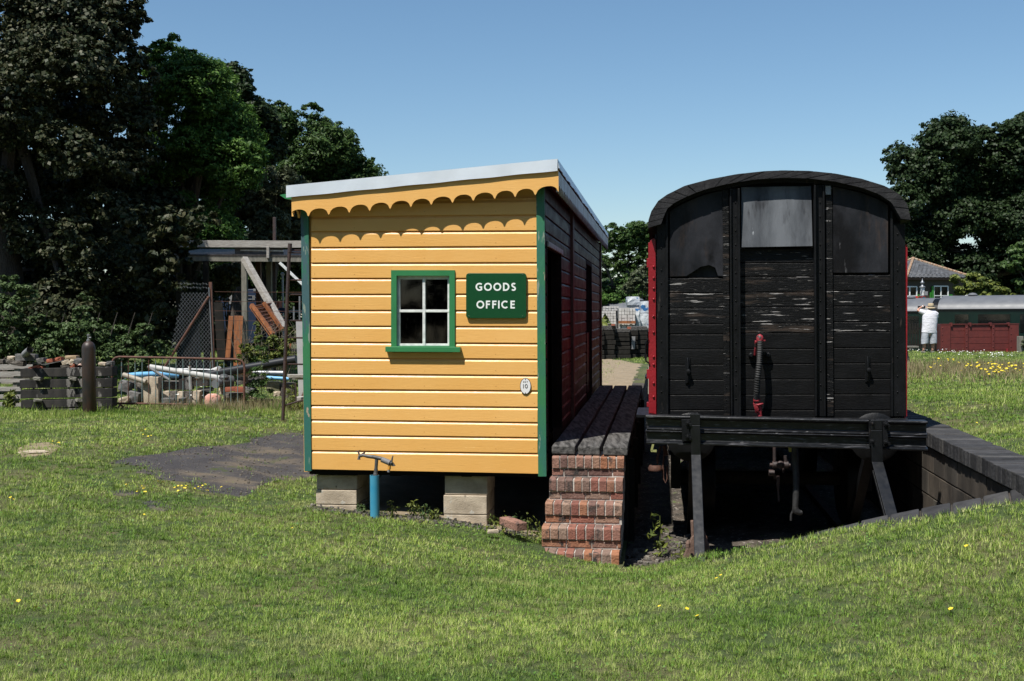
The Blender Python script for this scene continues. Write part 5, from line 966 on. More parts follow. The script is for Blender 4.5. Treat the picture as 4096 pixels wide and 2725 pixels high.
# ================================================================== far right: person, trains, signal box
def yc(x, y, Y): return wp(3550+x*.287, 1000+y*.287, Y)
YQ = 39.6; pz = gz1(yc(575, 1450, YQ).x, YQ); PXm = .287*YQ/F          # metres per enlargement pixel
def pp(x, y, dy=0): return Vector((yc(x, y, YQ).x, YQ+dy, yc(x, y, YQ).z))
per = thing('person', Vector((yc(575, 1400, YQ).x, YQ, pz)), 'person in white shirt, pale shorts and straw hat seen from behind raising a camera', 'person')
def skin(name, m, chain, edges, parent, sub_=2):
    me = bpy.data.meshes.new(name); o0 = Vector(parent['_o']); me.from_pydata([Vector(c[0])-o0 for c in chain], edges, []); o = bpy.data.objects.new(name, me); C.objects.link(o); o.parent = parent; o['_o'] = list(o0)
    me.materials.append(M[m]); s_ = o.modifiers.new('skin', 'SKIN'); s_.use_smooth_shade = True
    for i, c in enumerate(chain):
        r = c[1] if isinstance(c[1], tuple) else (c[1], c[1]); me.skin_vertices[0].data[i].radius = r
    me.skin_vertices[0].data[0].use_root = True
    if sub_: sb = o.modifiers.new('sub', 'SUBSURF'); sb.levels = sub_; sb.render_levels = sub_
    return o
M['skin'] = mat('skin', (.52, .28, .20), (.45, .23, .16), 8, rough=.55); M['shirt'] = mat('white_shirt_cloth', (.66, .66, .70), (.56, .56, .61), 6, (1, 1, 2), .8, bump=.6, bsc=9, bd=.03); M['shorts'] = mat('pale_shorts_cloth', (.42, .44, .48), (.32, .34, .38), 6, rough=.85, bump=.6, bsc=9, bd=.03)
M['straw'] = mat('straw', (.42, .34, .22), (.32, .25, .16), 30, rough=.9, bump=.6); M['hair'] = mat('grey_hair', (.14, .12, .10), (.2, .18, .16), 20, rough=.8); M['blackplastic'] = mat('black_camera_body', (.012, .012, .013), rough=.4)
fz = pz+.03
ch = [(pp(580, 1150), (.13, .10)), (pp(585, 1020), (.14, .10)), (pp(595, 910), (.15, .10)), (pp(603, 855), (.08, .07)), (pp(605, 825, -.0), (.052, .052)), (pp(605, 790, .03), (.085, .095)), (pp(605, 765, .03), (.075, .085)),
      (pp(535, 1190), .085), (pp(515, 1320, .02), .058), (pp(512, 1390, .04), .052), (Vector((pp(512, 0).x, YQ+.02, fz+.08)), .038), (Vector((pp(512, 0).x, YQ+.14, fz+.02)), .035),
      (pp(632, 1190), .085), (pp(636, 1320, .02), .058), (pp(637, 1390, .04), .052), (Vector((pp(638, 0).x, YQ+.02, fz+.08)), .038), (Vector((pp(638, 0).x, YQ+.14, fz+.02)), .035),
      (pp(508, 880), .055), (pp(440, 848, .05), .042), (pp(428, 835, .08), .040), (pp(505, 795, .2), .030), (pp(530, 782, .24), (.03, .02)),
      (pp(672, 890), .055), (pp(690, 930, .12), .042), (pp(640, 850, .26), .032), (pp(600, 800, .28), (.03, .02))]
ed = [(0, 1), (1, 2), (2, 3), (3, 4), (4, 5), (5, 6), (0, 7), (7, 8), (8, 9), (9, 10), (10, 11), (0, 12), (12, 13), (13, 14), (14, 15), (15, 16), (2, 17), (17, 18), (18, 19), (19, 20), (20, 21), (2, 22), (22, 23), (23, 24), (24, 25)]
n0 = len(ch)
for (hi_, hx, hy, s_) in ((21, 532, 780, 1), (25, 598, 798, -1)):                        # five fingers on each hand
    for k in range(5):
        a = pp(hx+s_*(4+k*1.5), hy-9+k*5, .26); b = pp(hx+s_*(18+k), hy-10+k*5.5, .30); i = len(ch); ch += [(a, .010), (b, .0085)]; ed += [(hi_, i), (i, i+1)]
skin('body', 'skin', ch, ed, per, 1)
def ringloft(name, m, secs, parent, n=20, openb=False):
    mb = MB(); vs = []; fs = []
    for (c, rx, ry) in secs:
        for k in range(n): t = 2*pi*k/n; w_ = 1+.03*sin(3*t+c.z*19); vs.append(Vector((c.x+rx*cos(t)*w_, c.y+ry*sin(t)*w_, c.z+.012*sin(2*t+c.z*9))))
    for i in range(len(secs)-1):
        for k in range(n): a = i*n+k; b = i*n+(k+1) % n; fs.append((a, b, b+n, a+n))
    fs += [tuple(range(n))[::-1], tuple((len(secs)-1)*n+k for k in range(n))]; mb.add(vs, fs); return mb.build(name, m, parent, smooth=True)
def sec(xa, xb, y, d, dy=0): a, b = pp(xa, y, dy), pp(xb, y, dy); return ((a+b)/2, (b-a).length/2, d)
ringloft('shirt', 'shirt', [sec(473, 688, 1152, .155), sec(480, 684, 1120, .165), sec(483, 688, 1060, .165), sec(484, 694, 1000, .155), sec(486, 698, 940, .15), sec(492, 700, 890, .13), sec(520, 690, 865, .11), sec(560, 645, 842, .075)], per)
for (a, b, r1, r2) in ((pp(525, 880), pp(452, 850, .05), .09, .075), (pp(672, 888), pp(694, 935, .10), .085, .078)):
    mb = MB(); mb.tube([a, (a+b)/2, b], [r1, (r1+r2)/2, r2], 14); mb.build('sleeve', 'shirt', per, smooth=True)
ringloft('shorts', 'shorts', [sec(470, 570, 1305, .125, .01), sec(472, 572, 1240, .125), sec(476, 580, 1180, .13), sec(478, 640, 1145, .13)], per)
ringloft('shorts', 'shorts', [sec(592, 688, 1303, .125, .01), sec(586, 688, 1240, .125), sec(578, 686, 1180, .13), sec(520, 684, 1140, .13)], per)
mb = MB(); c = pp(606, 800, .03); mb.lathe(c-Vector((0, 0, .0)), [(.085, .0), (.15, -.02), (.155, -.012), (.105, .015), (.10, .07), (.092, .12), (.07, .135), (.0, .128)], 24, (0, -.12, 1)); ht_ = mb.build('hat', 'straw', per, smooth=True)
mb = MB(); mb.lathe(c, [(.107, .018), (.109, .02), (.106, .05), (.103, .05)], 24, (0, -.12, 1)); sub(ht_, 'hat_band', mb, 'hair', smooth=True)
mb = MB(); mb.dome(pp(606, 822, .02), .088, (0, -.3, .5), 12); mb.build('hair', 'hair', per, smooth=True)
mb = MB(); mb.lathe(pp(512, 792, .17), [(.034, 0), (.036, .012), (.034, .024)], 10, (1, 0, .45)); mb.build('wrist_strap', 'white', per)
for x in (512, 638): mb = MB(); q = Vector((pp(x, 0).x, YQ+.07, fz)); mb.box(q.x-.05, q.x+.05, q.y-.12, q.y+.15, pz-.01, pz+.07); mb.build('shoe', 'greywood', per, bevel=.02)
mb = MB(); c = pp(560, 800, .30); mb.box(c.x-.26*.33-.14, c.x+.02, c.y-.03, c.y+.04, c.z-.05, c.z+.05); mb.lathe(c+Vector((-.06, .03, 0)), [(.035, 0), (.038, .09), (.03, .1)], 16, (0, 1, 0)); tag(mb.build('camera', 'blackplastic', bevel=.008), 'black camera held up to the face of the person in the straw hat', 'camera')
# picket fence
pf = thing('picket_fence', floor(yc(350, 1400, 44)), 'dark picket fence behind the person', 'fence')
for i in range(16): mb = MB(); x = 120+i*37; a = yc(x, 1025, 44); mb.prism([yc(x, 1380, 44), yc(x+22, 1380, 44), yc(x+22, 1030, 44), yc(x+11, 1015, 44), yc(x, 1030, 44)], (0, .02, 0)); mb.build('picket', 'darkwood', pf)
mb = MB()
for y in (1095, 1330): mb.prism([yc(100, y-14, 44.021), yc(100, y+14, 44.021), yc(720, y+14, 44.021), yc(720, y-14, 44.021)], (0, .06, 0))
mb.build('rail', 'darkwood', pf)
# picnic table
pk = thing('picnic_table', floor(yc(330, 1560, 29)), 'weathered wooden picnic table partly hidden by the wagon', 'table')
YT = 31.; c = yc(300, 1500, YT); g0 = gz1(c.x, c.y)
mb = MB()
XT, XB = yc(228, 0, YT-.4).x, yc(440, 0, YT-.85).x
for k in range(5): mb.box(c.x-1.6, XT, c.y-.35+k*.145, c.y-.35+k*.145+.13, g0+.70, g0+.74)
mb.build('table_top', 'greywood', pk, bevel=.004)
for s_ in (-1, 1): 
    for k in range(2): mb = MB(); mb.box(c.x-1.6, XB, c.y+s_*.72-.14+k*.145, c.y+s_*.72-.01+k*.145, g0+.41, g0+.45); mb.build('bench', 'greywood', pk, bevel=.004)
for x in (c.x-1.3, XT+.02):
    for s_ in (-1, 1): mb = MB(); mb.beam((x, c.y+s_*.3, g0+.7), (x, c.y+s_*.7, g0-.02), .09, .05); mb.build('leg', 'greywood', pk)
    mb = MB(); mb.beam((x, c.y-.85, g0+.39), (x, c.y+.85, g0+.39), .05, .09); mb.build('crosspiece', 'greywood', pk)
# red open wagon
YW = 42.; ow = thing('open_wagon_body', floor(yc(1250, 1480, YW)), 'dark red open planked wagon body with steel straps beyond the meadow', 'wagon body')
M['redbrown'] = mat('oxide_red_paint', (.115, .018, .014), (.09, .014, .012), 5, (1, 1, 1), .6, bump=.3, bsc=20, chip=((.3, .17, .15), .73, 12, (1, 1, 1)))
zt_, zb2 = yc(1250, 1040, YW).z, yc(1250, 1485, YW).z; x0_, x1_ = yc(742, 1250, YW).x, yc(1832, 1250, YW).x; hh = zt_-zb2
for k in range(5): mb = MB(); mb.box(x0_+.05, x1_-.05, YW+.02, YW+.07, zb2+hh*k/5+.008, zb2+hh*(k+1)/5-.004); mb.build('plank', 'redbrown', ow)
mb = MB(); mb.box(x0_+.72, x1_-.06, YW+.071, YW+2.2, zb2, zt_-.1); mb.build('body', 'darkwood', ow)
mb = MB(); mb.add([(x0_, YW, zb2), (x0_, YW, zt_), (x0_+.68, YW+2.3, zt_), (x0_+.68, YW+2.3, zb2)], [(0, 1, 2, 3)]); o_ = mb.build('end_wall', 'redbrown', ow); sd = o_.modifiers.new('t', 'SOLIDIFY'); sd.thickness = .06
for (xa, xb) in ((742, 880), (1085, 1125), (1455, 1495), (1700, 1832)): mb = MB(); mb.box(yc(xa, 0, YW).x, yc(xb, 0, YW).x, YW-.02, YW+.02, zb2-.05, zt_); [mb.dome(Vector((yc((xa+(25 if xb-xa > 60 else (xb-xa)/2)), 0, YW).x, YW-.02, zb2+hh*t)), .022, (0, -1, 0), 6) for t in (.1, .3, .5, .7, .9)]; mb.build('strap', 'redbrown', ow)
mb = MB(); mb.box(x0_, x1_, YW-.03, YW+.1, zt_, zt_+.03)
for x in (890, 1155, 1440, 1690): mb.box(yc(x, 0, YW).x-.03, yc(x, 0, YW).x+.03, YW-.05, YW+.1, zt_-.06, zt_+.07)
mb.build('top_rail', 'redbrown', ow)
mb = MB(); mb.prism([yc(1655, 1375, YW-.04), yc(1655, 1425, YW-.04), yc(1680, 1425, YW-.04), yc(1680, 1375, YW-.04)], (0, .02, 0)); mb.build('label_clip', 'redpink', ow)
mb = MB(); a = yc(1835, 1200, 41); mb.box(a.x, a.x+.16, 41, 41.2, gz1(a.x, 41)-.1, yc(0, 1215, 41).z); tag(mb.build('timber_post', 'greywood', bevel=.01), 'grey timber post at the right end of the red wagon body', 'post')
# coaches
M['coachroof'] = mat('grey_coach_roof', (.12, .125, .135), (.095, .10, .11), 2, (1, 1, 1), .45, rnoise=.1); M['coach'] = mat('dark_green_coach_paint', (.004, .016, .011), (.003, .012, .009), 3, rough=.3, coat=.4); M['cwin'] = mat('dark_coach_glass', (.006, .007, .007), rough=.06, spec=1.0)
def coach(P0, P1, zr, lab):
    d = (P1-P0); d.z = 0; L_ = d.length; d.normalize(); nrm = Vector((d.y, -d.x, 0))
    if nrm.y > 0: nrm = -nrm
    t = thing('railway_coach', Vector((P0.x, P0.y, zr-3.7)), lab, 'railway coach', 'train of green coaches'); Wd = 1.38
    prof = [(Wd*cos(a), .62*sin(a)) for a in [pi*k/12 for k in range(13)]]; base = lambda s_, off, z: P0+d*s_+nrm*off+Vector((0, 0, z-P0.z))
    mb = MB(); A = [base(0, o_, zr-.62+z) for o_, z in prof]; B = [base(L_, o_, zr-.62+z) for o_, z in prof]; mb.loft(A, B); mb.build('roof', 'coachroof', t, smooth=True)
    mb = MB(); A = [base(.01, o_, z) for o_, z in ((Wd-.02, zr-.625), (-Wd+.02, zr-.625), (-Wd+.02, zr-2.9), (Wd-.02, zr-2.9))]; mb.loft(A, [q+d*(L_-.02) for q in A]); mb.build('body', 'coach', t)
    mb = MB(); mb.beam(base(0, Wd+.01, zr-.60), base(L_, Wd+.01, zr-.60), .03, .05); mb.build('gutter', 'blk', t)
    s_ = .7; k = 0
    while s_ < L_-1.6:
        w_ = 1.25 if k % 4 else .55; mb = MB(); mb.prism([base(s_, Wd-.012, zr-.80), base(s_+w_, Wd-.012, zr-.80), base(s_+w_, Wd-.012, zr-1.55), base(s_, Wd-.012, zr-1.55)], nrm*.012); wf_ = mb.build('window', 'cwin', t); s_ += w_+.38; k += 1
    for s_ in np.arange(1.2, L_, 2.6): mb = MB(); mb.lathe(base(s_, .25, zr-.02), [(.17, 0), (.2, .05), (.12, .12), (0, .14)], 10); mb.build('roof_vent', 'coachroof', t, smooth=True)
    mb = MB(); A = [base(-.35, o_, zr-.68+z*.92) for o_, z in [(q[0]*.72, q[1]) for q in prof]]+[base(-.35, -Wd*.72, zr-2.9), base(-.35, Wd*.72, zr-2.9)]; mb.loft(A, [q+d*.34 for q in A]); mb.build('gangway', 'blk', t)
    mb = MB(); 
    for b_ in (2.5, L_-2.5):
        for q in (-1, 1): mb.lathe(base(b_+q*1.2, .75, zr-3.4), [(.45, 0), (.45, .1)], 16, nrm)
    mb.build('wheels', 'darkwood', t)
ZR = 2.18
coach(Vector((yc(800, 0, 50.5).x, 50.5, 2)), Vector((yc(2600, 0, 46.).x+6, 44.5, 2)), ZR, 'green coach with grey roof, the nearer one at the right edge')
coach(Vector((yc(745, 0, 51.2).x, 51.2, 2)), Vector((yc(745, 0, 51.2).x-16, 60, 2)), ZR-.08, 'green coach with grey roof, the further one behind the person')
mb = MB(); mb.tube([yc(930, 690, 50.1), yc(1010, 682, 50.1), yc(1060, 655, 50.1), yc(1100, 634, 50.1), yc(1180, 632, 50), yc(1270, 650, 50), yc(1385, 674, 50)], .022, 6); mb.tube([yc(1000, 700, 50.1), yc(1060, 670, 50.1), yc(1150, 660, 50)], .03, 6); tag(mb.build('curved_pipework', 'steel', smooth=True), 'curved grey pipework over the gap between the coaches', 'pipe')
# signal box
YX = 72.; A_ = yc(380, 128, YX); N_ = yc(90, 388, YX-2); R_c = yc(1015, 383, YX-1.2)
sbx = thing('signal_box', Vector((A_.x, A_.y, -1.5)), 'old signal box with slate hipped roof and lichened ridge tiles', 'signal box')
ctr = Vector((A_.x, A_.y+.3, 0)); zE = N_.z; phi = radians(20); s_ = 2.42
ex_ = Vector((cos(phi), sin(phi)*1, 0)); ey_ = Vector((-sin(phi), cos(phi), 0))
cn = lambda a, b, k, z: ctr+ex_*a*k+ey_*b*k+Vector((0, 0, z))
M['slate'] = mat('slate_roof', (0, 0, 0), (.6, .6, .6), 5, rough=.7, bump=.3, island=[(.10, .105, .115), (.13, .135, .145), (.085, .09, .10), (.15, .15, .155)], chips=(((.35, .33, .27), .7, 5, (1, 1, 1)),)); M['lichen'] = mat('lichened_ridge_tiles', (.24, .11, .055), (.32, .27, .2), 9, rough=.9, bump=.5)
mb = MB(); ap = Vector((A_.x, A_.y+.3, A_.z)); K = 14
for side in range(4):
    c0 = [(-1, -1), (1, -1), (1, 1), (-1, 1)][side]; c1 = [(1, -1), (1, 1), (-1, 1), (-1, -1)][side]; e0, e1 = cn(*c0, s_, zE), cn(*c1, s_, zE)
    for r in range(K):
        t0, t1 = r/K, (r+1.12)/K; a0, a1 = e0.lerp(ap, t0), e1.lerp(ap, t0); b0_, b1_ = e0.lerp(ap, min(t1, 1)), e1.lerp(ap, min(t1, 1)); n = max(1, int((a1-a0).length/.32))
        off = Vector((0, 0, .03))
        for k in range(n):
            u_, v_ = k/n+.01, (k+1)/n-.01; mb.prism([a0.lerp(a1, u_)+off, a0.lerp(a1, v_)+off, b0_.lerp(b1_, v_)+off*.3, b0_.lerp(b1_, u_)+off*.3], (0, 0, .012))
    mb.add([e0, e1, ap-Vector((0, 0, .01))], [(0, 1, 2)])
rf = mb.build('roof', 'slate', sbx)
mb = MB()
for c0 in ((-1, -1), (1, -1), (1, 1), (-1, 1)):
    e0 = cn(*c0, s_, zE)
    for k in range(12): mb.tube([e0.lerp(ap, k/12)+Vector((0, 0, .05)), e0.lerp(ap, (k+.93)/12)+Vector((0, 0, .05))], .085, 6)
mb.dome(ap+Vector((0, 0, .0)), .16); sub(rf, 'ridge_tiles', mb, 'lichen')
w_ = s_-.32; mb = MB(); F4 = [cn(-1, -1, w_, 0), cn(1, -1, w_, 0), cn(1, 1, w_, 0), cn(-1, 1, w_, 0)]; mb.prism([q+Vector((0, 0, -1.6)) for q in F4], (0, 0, zE+1.55)); mb.build('wall', mat('dark_signal_box_boards', (.035, .03, .02), (.05, .035, .02), 4, rough=.7), sbx)
mb = MB(); F5 = [cn(-1, -1, s_-.1, zE-.14), cn(1, -1, s_-.1, zE-.14), cn(1, 1, s_-.1, zE-.14), cn(-1, 1, s_-.1, zE-.14)]; mb.prism(F5, (0, 0, .13)); mb.build('eaves_board', 'soffit', sbx)
fp = lambda t, z, o_=.0: cn(-1, -1, w_, z).lerp(cn(1, -1, w_, z), t)-ey_*o_
def tx(x): a, b = cn(-1, -1, w_, 0), cn(1, -1, w_, 0); ua, ub = [((q-O).dot(rt)/(q-O).dot(fw)*F+CX) for q in (a, b)]; return ((3550+x*.287)-ua)/(ub-ua)
zq = lambda y: yc(500, y, YX-2.2).z
for (xa, xb, ya, yb_) in ((205, 396, 512, 720), (632, 830, 505, 740)):
    mb = MB(); pts = [fp(tx(xa), zq(ya), .02), fp(tx(xb), zq(ya), .02), fp(tx(xb), zq(yb_), .02), fp(tx(xa), zq(yb_), .02)]; fr_ = MB()
    for i in range(4): fr_.beam(pts[i]-ey_*.02, pts[(i+1) % 4]-ey_*.02, .06, .07)
    m_ = (tx(xa)+tx(xb))/2; fr_.beam(fp(m_, zq(ya), .04), fp(m_, zq(yb_), .04), .05, .07); fr_.beam(fp(tx(xa), zq(638), .045), fp(tx(xb), zq(638), .045), .05, .05); wf_ = fr_.build('window', 'white', sbx); mb.prism(pts, -ey_*.005); sub(wf_, 'pane', mb, 'cwin')
mb = MB()
for (xa, xb, ya) in ((600, 628, 505), (578, 590, 590), (838, 888, 620), (404, 440, 618)): mb.prism([fp(tx(xa), zq(ya), .03), fp(tx(xb), zq(ya), .03), fp(tx(xb), zq(740), .03), fp(tx(xa), zq(740), .03)], -ey_*.06)
mb.build('green_trim', mat('bright_green_paint', (.03, .19, .02), rough=.5), sbx)
# semaphore signal
YG = 58.; sgn = thing('semaphore_signal', Vector((yc(486, 600, YG).x, YG, -1.5)), 'semaphore signal with red arm, white stripe and grey finial in front of the signal box', 'railway signal')
mb = MB(); c = yc(486, 520, YG); mb.beam((c.x, YG, -1.5), (c.x, YG, c.z), .16, .16); mb.build('post', 'white', sgn)
mb = MB(); k_ = .287*YG/F; mb.lathe(Vector((c.x, YG, c.z)), [(.16, 0), (.13, .03), (.06, .08), (.05, .14), (.09, .18), (.1, .24), (.05, .30), (.025, .34), (.012, .42), (.002, .44)], 12); mb.build('finial', 'steel', sgn, smooth=True)
mb = MB(); c = yc(520, 600, YG-.1); mb.box(c.x-.05, c.x+.1, YG-.25, YG-.1, c.z-.12, c.z+.08); mb.beam(yc(470, 640, YG-.1), yc(555, 630, YG-.1), .05, .04); mb.beam(yc(455, 640, YG-.1), yc(485, 530, YG-.1), .035, .03); mb.beam(yc(545, 640, YG-.1), yc(505, 580, YG-.1), .035, .03); mb.build('lamp', 'lagging', sgn)
mb = MB(); mb.prism([yc(200, 645, YG-.2), yc(258, 645, YG-.2), yc(258, 700, YG-.2), yc(200, 700, YG-.2)], (0, .02, 0)); mb.prism([yc(300, 645, YG-.2), yc(420, 645, YG-.2), yc(420, 700, YG-.2), yc(300, 700, YG-.2)], (0, .02, 0)); arm = mb.build('arm', mat('signal_red', (.55, .02, .015), rough=.4), sgn)
mb = MB(); mb.prism([yc(258.5, 645, YG-.2), yc(299.5, 645, YG-.2), yc(299.5, 700, YG-.2), yc(258.5, 700, YG-.2)], (0, .02, 0)); sub(arm, 'stripe', mb, 'letter')
for x, m in ((450, mat('dark_red_glass', (.10, .02, .02), rough=.15)), (503, mat('blue_green_glass', (.02, .12, .16), rough=.15))):
    mb = MB(); c = yc(x, 670, YG-.2); mb.lathe(c, [(.075, 0), (.08, .02)], 18, (0, -1, 0)); q = mb.build('spectacle', m, sgn); mb = MB(); mb.tube([c+Vector((.088*cos(a), -.02, .088*sin(a))) for a in [2*pi*i/18 for i in range(19)]], .016, 6); sub(q, 'rim', mb, mat('signal_rim', (.3, .02, .02), rough=.5))
mb = MB(); mb.beam(yc(672, 672, YX-8), yc(672, 760, YX-8), .2, .2); tag(mb.build('orange_box', 'orange'), 'small orange box on the signal box side of the coach roof', 'box')
# ------------------------------------------------------------------ brick packs and dark stacks in the middle distance
def y6(x, y, Y): return wp(2350+x*.1913, 1150+y*.1913, Y)
M['packbrick'] = mat('pale_concrete_brick', (0, 0, 0), None, rough=.9, bump=.3, island=[(.50, .48, .46), (.44, .42, .40), (.55, .53, .51)]); M['wrap'] = mat('blue_and_white_wrapping', (.50, .52, .54), (.42, .45, .47), 3, rough=.35, bump=.6, bsc=6, bd=.05, chips=(((.03, .12, .28), .545, 1.3, (1, 1, 1.6)),))
def pack(x0, x1, ya, yb_, Y, nx, nz_, lab, m='packbrick', D=1.0):
    A, B = y6(x0, ya, Y), y6(x1, yb_, Y); t = thing('brick_pack', Vector(((A.x+B.x)/2, Y, gz1(A.x, Y))), lab, 'brick pack', 'packs of pale bricks')
    if m == 'wrap':
        mb = MB(); rock(mb, Vector(((A.x+B.x)/2, Y+D/2, (A.z+B.z)/2)), (B.x-A.x), D, A.z-B.z, 0, 0, .10); mb.build('wrapping', 'wrap', t, smooth=False); mb = MB(); mb.box(A.x+.05, B.x-.05, Y+.08, Y+D-.1, gz1(A.x, Y)-.05, B.z); mb.build('bricks', 'packbrick', t); return
    mb = MB(); w_ = (B.x-A.x)/nx; h_ = (A.z-B.z)/nz_
    for i in range(nx):
        for j in range(nz_+(3 if 0 else 0)):
            jx = random.uniform(-.008, .008); mb.box(A.x+i*w_+.006+jx, A.x+(i+1)*w_-.006+jx, Y+random.uniform(0, .02), Y+.25, B.z+j*h_+.006, B.z+(j+1)*h_-.004)
    nD = 4
    for i in range(nD):
        for j in range(nz_): mb.box(B.x-.22, B.x-.004, Y+.26+i*(D-.26)/nD, Y+.25+(i+1)*(D-.26)/nD, B.z+j*h_+.006, B.z+(j+1)*h_-.004)
    mb.build('bricks', 'packbrick', t); mb = MB(); mb.box(A.x+.02, B.x-.02, Y+.2, Y+D-.05, gz1(A.x, Y)-.05, A.z-.03); mb.build('core', 'slab', t)
YB6 = 44.
pack(300, 597, 492, 768, YB6, 5, 5, 'pack of pale grey bricks at the left beside the hut end'); pack(330, 660, 392, 488, YB6+1.4, 6, 2, 'row of pale bricks showing behind the left pack')
pack(662, 1000, 428, 712, YB6-.5, 6, 4, 'front pack of pale bricks with small white blocks on top'); pack(662, 990, 738, 862, YB6-.5, 6, 2, 'lowest layer of bricks under the front pack')
pack(840, 1100, 190, 376, YB6+2.2, 3, 2, 'tall wrapped brick pack with blue film standing highest', 'wrap'); pack(1005, 1105, 440, 860, YB6+.1, 2, 4, 'narrow wrapped pack right of the front brick pack', 'wrap'); pack(1110, 1330, 288, 540, YB6+1.6, 3, 3, 'blue and white wrapped pack half hidden by the crimson wagon', 'wrap'); pack(1105, 1330, 545, 860, YB6+1.2, 3, 3, 'crumpled wrapped pack low behind the crimson wagon side', 'wrap')
mb = MB(); mb.beam(y6(650, 728, YB6-.6), y6(1000, 728, YB6-.6), .1, .1); tag(mb.build('timber_spacer', 'orange'), 'brown timber spacer between the two layers of the front pack', 'timber')
for k, (x0, x1, ya, lab) in enumerate(((210, 335, 815, 'dark timber stack hidden behind the hut end'), (340, 575, 800, 'dark timber stack nearest the hut'), (580, 895, 862, 'lower wide dark timber stack in the middle'), (900, 1040, 820, 'narrow dark timber stack with a pale label'), (1045, 1235, 815, 'dark timber stack left of the crimson wagon'), (1240, 1420, 850, 'dark timber stack behind the crimson wagon edge'))):
    Ys_ = 37.+k*.15; A, B = y6(x0, ya, Ys_), y6(x1, 1330, Ys_); gb = gz1(A.x, Ys_); t = thing('timber_stack', Vector(((A.x+B.x)/2, Ys_, gb)), lab, 'timber stack', 'dark timber stacks'); n = 7; h_ = (A.z-gb)/n
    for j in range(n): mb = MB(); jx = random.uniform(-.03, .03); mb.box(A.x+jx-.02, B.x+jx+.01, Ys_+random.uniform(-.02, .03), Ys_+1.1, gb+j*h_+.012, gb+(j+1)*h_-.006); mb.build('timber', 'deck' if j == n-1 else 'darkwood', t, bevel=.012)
    if k == 3: mb = MB(); mb.prism([y6(925, 1025, Ys_-.05), y6(915, 1290, Ys_-.05), y6(990, 1290, Ys_-.05), y6(1000, 1025, Ys_-.05)], (0, .01, 0)); mb.build('label_sheet', 'lagging', t)
for k, (x0, x1, ya, yb_) in enumerate(((505, 575, 765, 800), (840, 910, 825, 870))): mb = MB(); mb.prism([y6(x0, ya, 37), y6(x0, yb_, 37), y6(x1, yb_, 37), y6(x1, ya, 37)], (0, .2, 0)); tag(mb.build('red_block', 'redbrick'), ['red block on the dark timber stack nearest the hut', 'red block on the low middle timber stack'][k], 'brick')
# ================================================================== trees and plants
def leaves(lobes, n, size, seed=0, squash=.85, outb=.35, clump=.33, droop=.0, asp=.6):
    """lobes: list of (center, radius). Leaf quads in clumps spread over and through the lobes."""
    g_ = np.random.default_rng(seed); R = np.array([l[1] for l in lobes]); w = R**2; w = w/w.sum(); cnt = g_.multinomial(n, w); P = []; Nn = []
    for (c, r), k in zip(lobes, cnt):
        if k < 4: continue
        nc = max(6, int(k/45)); d = g_.normal(size=(nc, 3)); d /= np.linalg.norm(d, axis=1)[:, None]; rad = r*g_.uniform(.55, 1.06, nc)**.6; cc = d*rad[:, None]; cr = r*clump*g_.uniform(.6, 1.5, nc)
        wh = g_.integers(0, nc, k); q = g_.normal(size=(k, 3)); q /= np.linalg.norm(q, axis=1)[:, None]; q *= (g_.uniform(0, 1, k)**.45*cr[wh])[:, None]; q[:, 2] *= .6
        p = cc[wh]+q; p[:, 2] *= squash; P.append(p+np.array(c)); nn = d[wh]*outb+q/(cr[wh][:, None])*.5+g_.normal(size=(k, 3))*.45+np.array([0, 0, .45]); Nn.append(nn)
    P = np.vstack(P); Nn = np.vstack(Nn); Nn /= np.linalg.norm(Nn, axis=1)[:, None]
    a = np.cross(Nn, g_.normal(size=Nn.shape)); a /= np.linalg.norm(a, axis=1)[:, None]; b = np.cross(Nn, a); s = size*g_.uniform(.6, 1.35, len(P))[:, None]
    a *= s*.5; b *= s*.5*asp; fold = Nn*s*.10
    V = np.stack([P-a, P+b+fold, P+a, P-b+fold], 1).reshape(-1, 3); Fq = np.arange(len(V)).reshape(-1, 4); return V, Fq
def lobe(u, v, Y, rpx): p = wp(u, v, Y); return (tuple(p), rpx*Y/F)
def tree(name, label, cat, base, lobes, n, size, m, grp=None, tr=.25, seed=1, limbs=True, dead=0, **k):
    t = thing(name, base, label, cat, grp); V, Fq = leaves(lobes, n, size, seed, **k); npmesh('crown', V, Fq, m, t)
    top = max(l[0][2] for l in lobes); cx_ = sum(l[0][0]*l[1] for l in lobes)/sum(l[1] for l in lobes); cy_ = sum(l[0][1]*l[1] for l in lobes)/sum(l[1] for l in lobes)
    b = Vector(base); h = (top-b.z)*.62; tp = Vector((b.x+(cx_-b.x)*.6, b.y+(cy_-b.y)*.6, b.z+h)); mid = b.lerp(tp, .5)+Vector((random.uniform(-.1, .1), random.uniform(-.1, .1), 0))*h*.2
    mb = MB(); mb.tube([b-Vector((0, 0, .2)), b+Vector((0, 0, .3)), mid, tp], [tr*1.35, tr, tr*.7, tr*.35], 10)
    if limbs:
        for (c, r) in sorted(lobes, key=lambda l: -l[1])[:14]:
            c = Vector(c); s_ = b.lerp(tp, random.uniform(.35, .9)); mb.tube([s_, s_.lerp(c, .5)+Vector((0, 0, .15*r)), c], [tr*.38, tr*.24, tr*.08], 6)
            for j in range(3): e = c+Vector((random.uniform(-1, 1), random.uniform(-1, 1), random.uniform(-.3, 1)))*r*.7; mb.tube([c, e], [tr*.09, tr*.03], 4)
    mb.build('trunk', 'bark', t, smooth=True); return t
